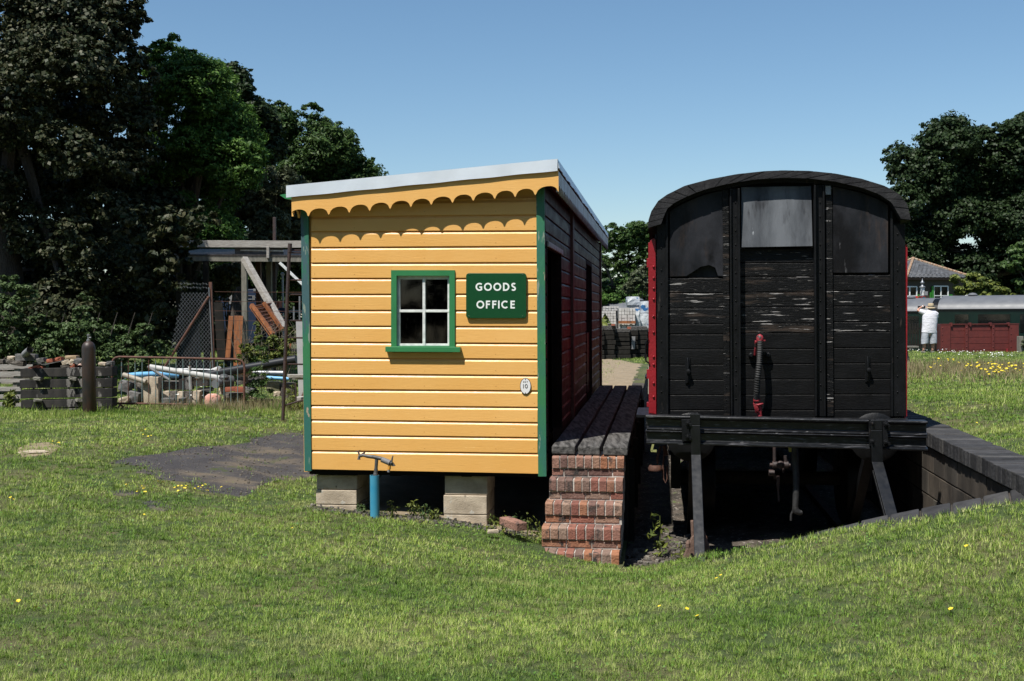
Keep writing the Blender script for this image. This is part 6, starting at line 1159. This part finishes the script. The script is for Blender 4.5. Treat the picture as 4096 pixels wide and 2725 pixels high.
def lob_fill(poly_uv, Y, Yv, rpx, n, seed):      # lobes filling an outline
    g_ = np.random.default_rng(seed); P = np.array(poly_uv, float); lo, hi = P.min(0), P.max(0); out = []
    while len(out) < n:
        q = g_.uniform(lo, hi, (50, 2)); q = q[inside(q, P)]
        for a in q[:8]: out.append(lobe(a[0], a[1], Y+g_.uniform(-Yv, Yv), rpx*g_.uniform(.7, 1.25)))
    return out[:n]
def fl(u, Y): p = wp(u, 1500, Y); return Vector((p.x, Y, gz1(p.x, Y)))
# big dark tree at the left
L1 = lob_fill([(-900, -900), (420, -700), (520, -100), (540, 40), (480, 180), (560, 420), (520, 700), (520, 1000), (560, 1250), (380, 1330), (-900, 1330)], 27.5, 1.8, 150, 62, 3)
L1 += [lobe(500, 20, 26.5, 75), lobe(560, 85, 27, 45), lobe(400, 0, 26.5, 110), lobe(440, 110, 26.3, 95), lobe(350, 120, 26, 110), lobe(500, 130, 26.8, 60), lobe(470, 240, 26.5, 90), lobe(250, 60, 26, 130), lobe(80, 60, 26, 130), lobe(180, 180, 26, 120), lobe(60, 260, 26, 120), lobe(560, 300, 26.8, 70), lobe(430, 430, 26.8, 95), lobe(570, 600, 26.8, 80), lobe(590, 480, 27, 60), lobe(420, 820, 26.8, 95), lobe(540, 400, 26.8, 85), lobe(555, 225, 27, 52), lobe(520, 520, 26.8, 90), lobe(480, 650, 26.5, 90), lobe(470, -80, 27, 90), lobe(330, 260, 24.6, 120), lobe(130, 300, 24.4, 110), lobe(420, 330, 25, 100), lobe(300, 620, 24.4, 110), lobe(230, 560, 24.4, 80), lobe(130, 430, 24.6, 90), lobe(310, 930, 24.6, 80), lobe(240, 1010, 24.6, 70)]
tree('maple_tree', 'huge dark broadleaf tree filling the left edge of the photo', 'tree', fl(60, 27.5), L1, 380000, .10, 'leafdark', None, .5, 5, clump=.30, asp=.75)
# ash tree, brighter
L2 = lob_fill([(560, 320), (650, 220), (760, 250), (850, 300), (900, 420), (1000, 560), (1010, 760), (960, 900), (900, 1000), (560, 1000), (500, 600)], 32, 1.4, 95, 46, 4)+[lobe(640, 205, 31.5, 46), lobe(695, 170, 31.5, 36), lobe(765, 230, 31.5, 40), lobe(825, 300, 31.5, 44), lobe(590, 260, 31.5, 60), lobe(720, 330, 30.5, 90), lobe(600, 400, 30.4, 60), lobe(800, 420, 30.6, 80), lobe(730, 560, 30.4, 70)]
tree('ash_tree', 'brighter green ash tree right of the huge dark tree', 'tree', fl(760, 32), L2, 190000, .11, 'leafash', None, .3, 6, clump=.3, asp=.4)
L3 = lob_fill([(880, 300), (960, 350), (1010, 380), (1060, 450), (1060, 700), (900, 900), (820, 700)], 36, 1, 80, 20, 5)+[lobe(930, 320, 35, 45), lobe(975, 365, 35, 42), lobe(1025, 440, 35, 46), lobe(1045, 460, 35, 30)]
tree('oak_tree', 'dark oak tree top between the ash and the lower trees', 'tree', fl(950, 36), L3, 80000, .13, 'leafoak', None, .3, 7)
L4 = lob_fill([(1040, 560), (1120, 440), (1200, 500), (1250, 440), (1300, 520), (1390, 600), (1480, 720), (1500, 900), (1450, 1100), (1060, 1100), (1000, 800)], 41, 1.6, 85, 44, 6)+[lobe(1134, 430, 40, 34), lobe(1130, 480, 40, 55), lobe(1246, 445, 40, 40), lobe(1262, 500, 40, 55), lobe(1325, 510, 40, 40), lobe(1345, 570, 40, 50), lobe(1415, 580, 40, 36), lobe(1400, 640, 40, 55), lobe(1472, 640, 40, 26), lobe(1465, 690, 40, 44), lobe(1500, 740, 40, 40)]
tree('ash_tree', 'mid green tree standing above the hut roof left end', 'tree', fl(1300, 41), L4, 180000, .13, 'leafmid', None, .32, 8, clump=.3, asp=.5)
L5 = lob_fill([(950, 820), (1080, 720), (1180, 700), (1210, 860), (1200, 1050), (980, 1060)], 36, 1, 65, 20, 7)
tree('willow_shrub_tree', 'pale grey green tree directly behind the shed roof beams', 'tree', fl(1080, 36), L5, 36000, .13, 'leafgrey', None, .16, 9, clump=.3, asp=.4)
tree('young_tree', 'small leafy tree seen through the shed frame', 'tree', fl(910, 30), [lobe(915, 1110, 30, 55), lobe(950, 1080, 30, 35), lobe(890, 1150, 30, 42)], 9000, .09, 'leafgrey', None, .08, 10)
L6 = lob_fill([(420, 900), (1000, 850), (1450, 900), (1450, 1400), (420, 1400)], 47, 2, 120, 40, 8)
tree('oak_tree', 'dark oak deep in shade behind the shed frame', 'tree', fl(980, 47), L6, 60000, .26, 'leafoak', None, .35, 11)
L7 = lob_fill([(-500, 700), (560, 650), (720, 900), (760, 1300), (-500, 1350)], 31, 1.2, 120, 40, 9)
L7 += [lobe(u, v, 25.6+random.uniform(-.6, .4), r) for u, v, r in [(560, 900, 90), (640, 960, 70), (700, 900, 80), (760, 950, 50), (800, 880, 60), (660, 1050, 70), (620, 1150, 70), (700, 1130, 50), (560, 1080, 90), (640, 1250, 60), (720, 1010, 60), (600, 1320, 50)]]
tree('maple_tree', 'dark understorey tree behind the lintel stack', 'tree', fl(300, 31), L7, 110000, .14, 'leafdark', None, .25, 12)
# ivy and bramble bank
L8 = [lobe(u, v, 22.2+random.uniform(-.5, .6), r) for (u, v, r) in [(20, 1250, 75), (-100, 1330, 90), (60, 1350, 80), (150, 1300, 50), (230, 1340, 60), (330, 1250, 40), (345, 1190, 24), (300, 1330, 60), (400, 1330, 60), (470, 1350, 55), (90, 1180, 50), (30, 1130, 40), (520, 1380, 55), (580, 1330, 40), (640, 1400, 45), (200, 1400, 60), (440, 1420, 60), (320, 1400, 60), (-200, 1400, 90), (560, 1450, 50), (60, 1420, 70)]]
V, Fq = leaves(L8, 42000, .055, 21, clump=.3, asp=.8); ivy = thing('ivy_bank', fl(250, 22.3), 'sunlit ivy and bramble bank behind the lintel stack', 'bush'); npmesh('foliage', V, Fq, 'leafivy', ivy)
mb = MB(); [mb.tube([fl(u, 22.4), wp(u+30, 1350, 22.4), wp(u+60, 1250, 22.4)], [.02, .015, .006], 5) for u in range(-150, 620, 70)]; mb.build('stems', 'bark', ivy)
L9 = [lobe(650+x*.5102, 900+y*.5102, 24.2+random.uniform(-.3, .5), r) for x, y, r in [(700, 1000, 30), (760, 1020, 34), (820, 980, 32), (880, 1040, 30), (700, 1080, 26), (800, 1080, 30), (640, 960, 20), (920, 930, 24), (860, 900, 22), (760, 900, 20), (740, 830, 14), (745, 780, 12), (960, 980, 24), (1000, 1030, 22), (1010, 900, 18), (600, 1050, 20), (470, 1110, 16), (1000, 830, 14)]]
V, Fq = leaves(L9, 15000, .05, 22, clump=.35, asp=.7); br = thing('bramble_bush', fl(1060, 24.2), 'yellow green bramble growing over the yard fence', 'bush'); npmesh('foliage', V, Fq, 'leafyel', br)
mb = MB()
for k in range(70): a = fl(random.uniform(970, 1180), 24.2+random.uniform(-.2, .4)); mb.tube([a, a+Vector((random.uniform(-.2, .2), 0, random.uniform(.5, 1.3))), a+Vector((random.uniform(-.4, .4), 0, random.uniform(.6, 1.5)))], [.006, .005, .003], 3)
mb.build('stems', 'twig', br)
def weed(name, lab, cat, base, h, n, size, m, spread=.3, seed=0, grp=None):
    b = Vector(base); lob = [((b.x+random.uniform(-.3, .3)*spread*h, b.y+random.uniform(-.3, .3)*spread*h, b.z+h*(.12+.85*k/4)), h*spread*(1-.13*k)) for k in range(5)]
    V, Fq = leaves(lob, n, size, seed, clump=.5, asp=.35); t = thing(name, b, lab, cat, grp); npmesh('leaves', V, Fq, m, t); mb = MB(); mb.tube([b-Vector((0, 0, .03)), b+Vector((0, 0, h))], [.008, .003], 5); mb.build('stem', 'leafyel', t)
weed('tall_weed', 'tall dark leafy weed growing between the rubble and the scaffold pole', 'weed', floor(y4(1720, 820, 19.6)), 1.05, 900, .075, 'leafmid', .2, 31)
weed('tall_weed', 'low bushy weed at the foot of the steel column', 'weed', floor(y4(2080, 800, 18.8)), .35, 300, .06, 'leafyel', .5, 32)
weed('dock_plant', 'bright green tuft at the foot of the pallet', 'weed', floor(y3(150, 1030, 19.2)), .28, 260, .10, 'leafyel', .5, 33)
weed('trackside_weed', 'bright leafy weed on the track bed beside the deck', 'weed', rw(*bp(2640, 2105, 10.9)[:2], -.70), .42, 90, .075, 'leafyel', .28, 34)
weed('trackside_weed', 'small pale weed on the track bed by the left buffer post', 'weed', rw(*bp(2722, 2090, 10.7)[:2], -.70), .22, 90, .05, 'leafyel', .5, 35)
for k, (u, v, b, h) in enumerate(((1445, 2028, 10.85, .09), (1568, 2042, 10.8, .13), (1655, 2010, 10.9, .14), (1500, 2030, 10.7, .10), (2010, 2100, 10.6, .16), (2110, 2105, 10.55, .20), (2060, 2075, 10.7, .18), (2160, 2120, 10.5, .15), (1740, 2045, 10.8, .1), (1700, 2025, 10.8, .12), (1960, 2080, 10.7, .12), (2172, 2160, 10.35, .14))):
    q = rw(*bp(u, v, b)[:2], 0); weed('ground_weed', ['small weed at the right foot of the left concrete pier', 'dark weed right of the blue pipe foot', 'yellow topped weed in the dark gap under the hut', 'weed just left of the blue pipe foot', 'leafy clump behind the loose brick', 'broad clover clump right of the loose brick', 'tall blade clump above the loose brick', 'weeds beside the second brick step', 'sprig at the left foot of the middle pier', 'low sprig under the hut floor', 'grassy clump right of the middle pier', 'clump against the lowest brick step'][k], 'weed', floor(q), h, 110, .035, 'leafyel' if k % 3 else 'leafivy', .6, 40+k, 'weeds along the hut')
# middle distance trees between hut and wagon
Lc = lob_fill([(2340, 1000), (2400, 960), (2440, 915), (2500, 930), (2560, 900), (2640, 930), (2750, 960), (2760, 1210), (2330, 1210)], 72, 2, 52, 34, 12)+[lobe(2475, 925, 70, 26), lobe(2530, 915, 70, 26), lobe(2585, 910, 70, 28), lobe(2425, 985, 70, 26), lobe(2500, 960, 70, 34)]
tree('oak_tree', 'mid green tree seen between the hut and the wagon', 'tree', fl(2500, 72), Lc, 90000, .17, 'leafmid', None, .3, 13)
tree('oak_tree', 'dark broad tree standing behind the hut roof', 'tree', fl(2200, 80), lob_fill([(1700, 1100), (1900, 1000), (2330, 1010), (2400, 1240), (1650, 1240)], 80, 2, 60, 26, 18), 10000, .4, 'leafoak', None, .35, 19)
tree('hawthorn_bush', 'pale brown green bush behind the brick packs', 'bush', fl(2560, 62), [lobe(2550, 1110, 62, 34), lobe(2600, 1140, 62, 34), lobe(2510, 1150, 62, 26), lobe(2580, 1080, 62, 22)], 4500, .17, 'leafgrey', None, .1, 14)
tree('hawthorn_bush', 'bright green bush low at the left behind the brick packs', 'bush', fl(2430, 58), [lobe(2420, 1200, 58, 26), lobe(2460, 1190, 58, 22), lobe(2490, 1215, 58, 20), lobe(2390, 1215, 58, 24)], 3800, .14, 'leafash', None, .1, 15)
weed('spiky_plant', 'yellow green spiky plant in front of the left brick pack', 'plant', Vector((y6(330, 770, 38).x, 38, gz1(y6(330, 770, 38).x, 38))), 1.25, 260, .35, 'leafyel', .3, 16)
# right hand trees
Lr = lob_fill([(3600, 620), (3700, 560), (3800, 520), (3880, 560), (3960, 500), (4060, 500), (4300, 480), (4400, 1180), (3580, 1180), (3560, 900)], 84, 3, 85, 110, 15)+[lobe(3620, 690, 82, 40), lobe(3650, 630, 82, 40), lobe(3720, 590, 82, 44), lobe(3790, 560, 82, 42), lobe(3850, 590, 82, 50), lobe(3960, 530, 82, 50), lobe(4040, 520, 82, 50), lobe(4110, 500, 82, 50), lobe(3610, 790, 82, 40), lobe(3600, 880, 82, 40)]
tree('oak_tree', 'great dark oak rising behind the signal box at the right edge', 'tree', fl(3950, 84), Lr, 330000, .22, 'leafoak', None, .6, 16, clump=.32, asp=.8)
tree('hawthorn_bush', 'yellow green bush between the signal box and the coach roof', 'bush', Vector((yc(1350, 0, 64).x, 64, -.5)), [lobe(3860, 1160, 64, 36), lobe(3900, 1130, 64, 40), lobe(3960, 1160, 64, 40), lobe(4010, 1180, 64, 34), lobe(3830, 1120, 64, 26), lobe(3930, 1190, 64, 36), lobe(4050, 1195, 64, 24)], 9000, .2, 'leafyel', None, .15, 17)
tree('oak_tree', 'lighter leafy bough hanging in at the right edge', 'tree', fl(4200, 74), [lobe(4060, 1060, 74, 44), lobe(4110, 1010, 74, 60), lobe(4180, 1100, 74, 70), lobe(4100, 1140, 74, 40), lobe(4250, 950, 74, 90)], 9000, .26, 'leafmid', None, .3, 18)
tree('hedge_bush', 'dusty bush with pale flowers beside the post at the right edge', 'bush', fl(4120, 41), [lobe(4095, 1370, 41, 18), lobe(4120, 1390, 41, 24), lobe(4150, 1370, 41, 30)], 1600, .09, 'leafgrey', None, .04, 20)
# far wood all round the horizon
lw_ = []
for k in range(220):
    ang = radians(-85+170*k/219); d = 118+random.uniform(-10, 10); lw_.append(((d*sin(ang), d*cos(ang), 2.2+random.uniform(-1, 1.2)), 4.6+random.uniform(-.8, .8)))
V, Fq = leaves(lw_, 60000, .8, 77, clump=.3, asp=.8); w_ = npmesh('distant_wood', V, Fq, 'leafoak'); tag(w_, 'far off belt of dark woodland along the horizon', 'wood', kind='stuff')
lw_ = []  # tree belt out of view, added to cut sky fill on front faces
for k in range(150):
    ang = radians(100+160*rng.uniform()); d = rng.uniform(15, 20); h_ = rng.uniform(0, 1)**.8*12.5
    lw_.append(((d*sin(ang), d*cos(ang), h_), 2.4))
for k in range(60):
    sd_ = -1 if k % 2 else 1; d = rng.uniform(0, 18); lw_.append(((sd_*rng.uniform(17, 20), d-8, rng.uniform(0, 8)), 2.2))
V, Fq = leaves(lw_, 30000, .75, 78, clump=.4, asp=.8); w_ = npmesh('woodland', V, Fq, 'leafoak'); tag(w_, 'unseen dark trees added behind the camera to block sky fill', 'wood', kind='stuff')
# ------------------------------------------------------------------ grass
def blades(P, h, w, m, name, label, lean=.5, kind='stuff', cat='grass', zoff=0):
    n = len(P); Z = gz(P[:, 0], P[:, 1])+zoff; a = rng.uniform(0, 2*pi, n); d = np.stack([np.cos(a), np.sin(a), 0*a], 1)*(w/2)[:, None]; b = np.c_[P, Z]-np.array([0, 0, .006]); la = rng.uniform(0, 2*pi, n); l = rng.uniform(0, lean, n)*h
    t = b+np.stack([np.cos(la)*l, np.sin(la)*l, np.sqrt(np.maximum(h*h-l*l, h*h*.15))], 1); V = np.stack([b-d, b+d, t], 1).reshape(-1, 3); o = npmesh(name, V, np.arange(3*n).reshape(-1, 3), m); return tag(o, label, cat, kind=kind)
M['grass'] = mat('lawn_grass_blades', (0, 0, 0), (.42, .56, .36), .7, (.7, 1.3, 1), rough=.6, island=[(.025, .06, .007), (.15, .27, .026), (.37, .48, .085), (.06, .13, .011), (.60, .57, .28), (.24, .38, .04), (.50, .58, .15), (.10, .20, .016)], transl=.25, lo=.38, hi=.62, spec=.25, chips=(((.46, .42, .20), .57, .9, (.6, 1.3, 1), .25), ((.03, .075, .010), .55, 8, (1, 1, 1), .12), ((.42, .46, .15), .60, 5, (1, 1, 1), .1)))
M['hay'] = mat('dry_grass_stalks', (0, 0, 0), None, rough=.7, island=[(.25, .19, .10), (.17, .15, .06), (.32, .26, .15), (.12, .13, .045)], transl=.15)
def where(n, y0, y1, pw=0): 
    Y = np.exp(rng.uniform(np.log(y0), np.log(y1), n)); X = rng.uniform(-.57, .57, n)*Y; return np.c_[X, Y]
def railc(P): return P[:, 0]*cos(TH)-P[:, 1]*sin(TH), P[:, 0]*sin(TH)+P[:, 1]*cos(TH)
def okgrass(P, pit_m=0.0):
    a, b = railc(P); bad = (a > A0-.05) & (a < aF+.02) & (b > be(a)-.40*np.clip((a-.4)/1.5, 0, 1)-.0) & (b < 33)
    bad |= (a > -1.1) & (a < A0) & (b > 10.09) & (b < 33); bad |= (a > -3.35) & (a < -1.0) & (b > 10.62) & (b < 21.5); an = np.array([mnoise.noise(Vector((x*1.1, y*1.1, 21)))+.8*mnoise.noise(Vector((x*3.7, y*3.7, 9))) for x, y in P]) if 0 else np.sin(P[:, 0]*5.1+np.sin(P[:, 1]*3.3)*2)*np.cos(P[:, 1]*4.7+P[:, 0]*1.3); ac_ = asphP.mean(0); core = inside(ac_+(P-ac_)*np.array([1.10, 1.22]), asphP); edge = inside(P, asphP) & ~core; an2 = np.sin(P[:, 0]*9+np.sin(P[:, 1]*7)*2)*np.sin(P[:, 1]*11+P[:, 0]*4); bad |= (core & ~((an > .9) & (rng.uniform(size=len(P)) < .35)) & (rng.uniform(size=len(P)) > .012)) | (edge & (an2+rng.uniform(-.7, .7, len(P)) < .1)); bad |= inside(P, dirtP) & (rng.uniform(size=len(P)) > .12)
    a_, b_ = a, b; return ~bad
NT = 104000; T_ = where(NT, 3.9, 46); tn_ = np.array([mnoise.noise(Vector((x*.55, y*.55, 0)))+.7*mnoise.noise(Vector((x*1.9, y*1.9, 7))) for x, y in T_]); kb = 14
Tc = np.repeat(T_, kb, 0); tnb = np.repeat(tn_, kb); Yd = Tc[:, 1]; scl = Yd/5.0; ang = rng.uniform(0, 2*pi, len(Tc)); rad = rng.uniform(0, 1, len(Tc))**.7*.020*scl
P = Tc+np.stack([np.cos(ang), np.sin(ang)], 1)*rad[:, None]; thgt = np.repeat(rng.uniform(.65, 1.45, NT)**1.2, kb)
ok = okgrass(P) & (rng.uniform(size=len(P)) > np.clip((tnb-.4)*1.6, 0, .5)); P = P[ok]; ang = ang[ok]+rng.normal(0, .5, ok.sum()); sc_ = scl[ok]; hh_ = np.clip(.026*thgt[ok]*rng.uniform(.6, 1.3, ok.sum())*(1-.35*tnb[ok]), .010, .075)*(1+.16*sc_)
n = len(P); Z = gz(P[:, 0], P[:, 1]); el = rng.uniform(.12, 1.25, n); d = np.stack([-np.sin(ang), np.cos(ang), 0*ang], 1)*(.0030*np.clip(sc_, .9, 5)*rng.uniform(.6, 1.3, n)/2)[:, None]; b = np.c_[P, Z-.004]
t = b+np.stack([np.cos(ang)*np.cos(el)*hh_, np.sin(ang)*np.cos(el)*hh_, np.sin(el)*hh_+.004], 1); V = np.stack([b-d, b+d, t], 1).reshape(-1, 3); o = npmesh('lawn_grass', V, np.arange(3*n).reshape(-1, 3), 'grass'); tag(o, 'short mown lawn grass covering the foreground', 'grass', kind='stuff')
# clover and small broad leaves in the turf
T_ = where(9000, 4, 22); T_ = T_[okgrass(T_)]; n = len(T_); Z = gz(T_[:, 0], T_[:, 1])+rng.uniform(.012, .03, n); s_ = (.004+.005*rng.uniform(size=n))*np.clip(T_[:, 1]/6, 1, 2.2); nn = rng.normal(size=(n, 3))*.4+np.array([0, -.2, 1]); nn /= np.linalg.norm(nn, axis=1)[:, None]; a_ = np.cross(nn, rng.normal(size=(n, 3))); a_ /= np.linalg.norm(a_, axis=1)[:, None]; b_ = np.cross(nn, a_); c_ = np.c_[T_, Z]; a_ = a_*s_[:, None]; b_ = b_*s_[:, None]*.8
V = np.stack([c_-a_, c_+b_, c_+a_, c_-b_], 1).reshape(-1, 3); tag(npmesh('clover', V, np.arange(4*n).reshape(-1, 4), leafm('clover_leaves', [(.05, .12, .015), (.09, .19, .03), (.14, .25, .05), (.04, .09, .012)])), 'clover and small broad leaves growing through the lawn', 'clover', kind='stuff')
# coarse grass fringes and dry grass
def seg_pts(A, B, n, sp): t = rng.uniform(size=n)[:, None]; return np.array(A)[None]*(1-t)+np.array(B)[None]*t+rng.normal(size=(n, 2))*sp
g0_ = [onground(u, v) for u, v in [(0, 1665), (330, 1665), (560, 1650), (980, 1650), (1210, 1640)]]; g0_ = [(p.x, p.y) for p in g0_]
P = np.vstack([seg_pts(g0_[i], g0_[i+1], 2200, .34) for i in range(4)]); fn_ = np.array([mnoise.noise(Vector((x*1.7, y*1.7, 3))) for x, y in P]); blades(P, rng.uniform(.03, .15, len(P))*np.clip(.7+1.6*fn_, .15, 1.6), np.full(len(P), .010), 'grass', 'rough_grass', 'longer uncut grass along the foot of the stacks and barrier', .7)
P = seg_pts(g0_[2], g0_[4], 4200, .4)+np.array([.4, .4]); blades(P, rng.uniform(.05, .30, len(P))*rng.uniform(.5, 1, len(P)), np.full(len(P), .007), 'hay', 'dry_grass', 'dry straw coloured grass around the barrier foot and scaffold', .8)
q_ = [onground(u, v) for u, v in [(3560, 1480), (3800, 1480), (4100, 1500)]]; P = np.vstack([seg_pts((q_[i].x, q_[i].y), (q_[i+1].x+1.5*i, q_[i+1].y), 5200, 2.2) for i in range(2)]); P = P[P[:, 1] < 41]; blades(P, rng.uniform(.06, .27, len(P)), np.full(len(P), .014), 'hay', 'meadow_grass', 'tall dry meadow grass in front of the red wagon body', .7)
def flowers(pts, h, r, m, name, label):
    mb = MB()
    for (x, y, hh) in pts: z = gz1(x, y)+hh; a = random.uniform(0, 6); R = r*random.uniform(.7, 1.2); T = [Vector((x+R*cos(a+2*pi*k/5), y+R*sin(a+2*pi*k/5)*.8, z+R*.5*sin(a*3+k))) for k in range(5)]; mb.add([Vector((x, y, z-.003))]+T, [(0, 1+k, 1+(k+1) % 5) for k in range(5)])
    return tag(mb.build(name, m), label, 'wildflowers', kind='stuff')
M['petal'] = mat('yellow_petals', (.62, .48, .02), rough=.6); M['wpetal'] = mat('white_petals', (.72, .72, .68), rough=.6)
def fp_(uv, n, su, sv, h0, h1): 
    out = []
    for u, v in uv:
        for k in range(n): p = onground(u+random.gauss(0, su), v+random.gauss(0, sv)); out.append((p.x, p.y, random.uniform(h0, h1)))
    return out
flowers(fp_([(520, 1955), (560, 1970), (720, 1972), (760, 1968), (800, 1968), (850, 1975), (570, 1985), (640, 1950)], 6, 22, 5, .03, .06)+fp_([(585, 1742), (560, 1740), (600, 1755), (230, 1785)], 5, 18, 4, .03, .06)+fp_([(90, 2010), (400, 2030), (280, 1980), (650, 2050), (1100, 2120), (2620, 2440), (3840, 2190), (4050, 2080), (3700, 1700), (3900, 1650), (80, 2450), (1300, 2500), (2900, 2300), (3850, 2490), (2700, 2480)], 2, 60, 20, .02, .035), 0, .013, 'petal', 'buttercups', 'yellow buttercups scattered over the grass')
flowers(fp_([(3900, 1506), (3960, 1508), (4020, 1505), (4080, 1512), (3780, 1490), (4000, 1515)], 26, 34, 5, .1, .3), 0, .024, 'petal', 'ragwort', 'band of yellow flowers in the meadow at the right')
flowers(fp_([(3740, 1412), (3800, 1414), (3860, 1420), (3920, 1424), (3980, 1428), (4020, 1426), (3660, 1412)], 34, 26, 4, .02, .14), 0, .02, 'wpetal', 'daisies', 'white daisies in front of the red wagon body')
flowers(fp_([(805, 1610), (840, 1625), (870, 1605), (860, 1632), (760, 1625), (900, 1600), (720, 1635)], 4, 14, 3, .15, .3), 0, .018, 'wpetal', 'white_yarrow', 'white flower heads by the barrier foot')
# dry stalks, stones and litter by the siding end
mb = MB()
for k in range(110):
    a_ = random.uniform(.85, 1.75); b_ = random.uniform(9.85, 10.15); p = Vector((a_, b_, -.55)); e = p+Vector((random.uniform(-.22, .12), random.uniform(-.1, .1), random.uniform(.0, .12))); mb.tube([p, p.lerp(e, .5)+Vector((0, 0, .05)), e+Vector((0, 0, -.02))], .0018, 3)
mb2 = MB(True); mb2.v = mb.v; mb2.f = mb.f; tag(mb2.build('dry_stalks', 'hay'), 'dry straw stalks lying behind the buffer stop', 'straw', kind='stuff')
mb = MB(True); vs = []
mb.beam((.95, 9.95, -.60), (1.75, 9.92, -.585), .16, .13); tag(mb.build('concrete_kerb', mat('pinkish_concrete', (.26, .20, .17), (.18, .14, .12), 7, rough=.9, bump=.8), bevel=.015), 'pinkish concrete kerb with straw behind the buffer stop', 'kerb')
mb = MB(True)
for k in range(500): rock(mb, (random.uniform(-.30, .35), random.uniform(9.7, 12.8), -.69+random.uniform(0, .03)), *(random.uniform(.015, .06) for _ in range(3)), random.uniform(0, 3), 0, .3, False)
tag(mb.build('ballast_stones', 'stone'), 'small stones and chippings on the track bed', 'stones', kind='stuff')
mb = MB(True)
for k in range(300): a_ = random.uniform(-3.4, -1.15); b_ = random.uniform(10.5, 10.95); p = rw(a_, b_, 0); rock(mb, (a_, b_, gz1(p.x, p.y)+.008), *(random.uniform(.008, .035) for _ in range(3)), random.uniform(0, 3), 0, .3, False)
tag(mb.build('gravel_chips', 'stone'), 'gravel and soil crumbs along the front of the hut', 'gravel', kind='stuff')
mb = MB(); p = onground(130, 1812); rock(mb, p, .30, .22, .035, .5, 0, 1.2, False); tag(mb.build('flat_stone', 'concrete'), 'flat pale stone sunk in the lawn at the far left', 'stone')

mb = MB()
for k in range(700):
    t_ = rng.uniform(); q = asphP.mean(0)+(asphP[rng.integers(0, len(asphP))]-asphP.mean(0))*np.sqrt(rng.uniform())*1.02; r_ = random.uniform(.006, .02); rock(mb, (q[0], q[1], gz1(*q)+.008), r_*1.4, r_, r_*.8, random.uniform(0, 3), 0, .3, False)
tag(mb.build('loose_grit', 'stone'), 'loose grit and chippings lying on the tarmac patch', 'grit', kind='stuff')
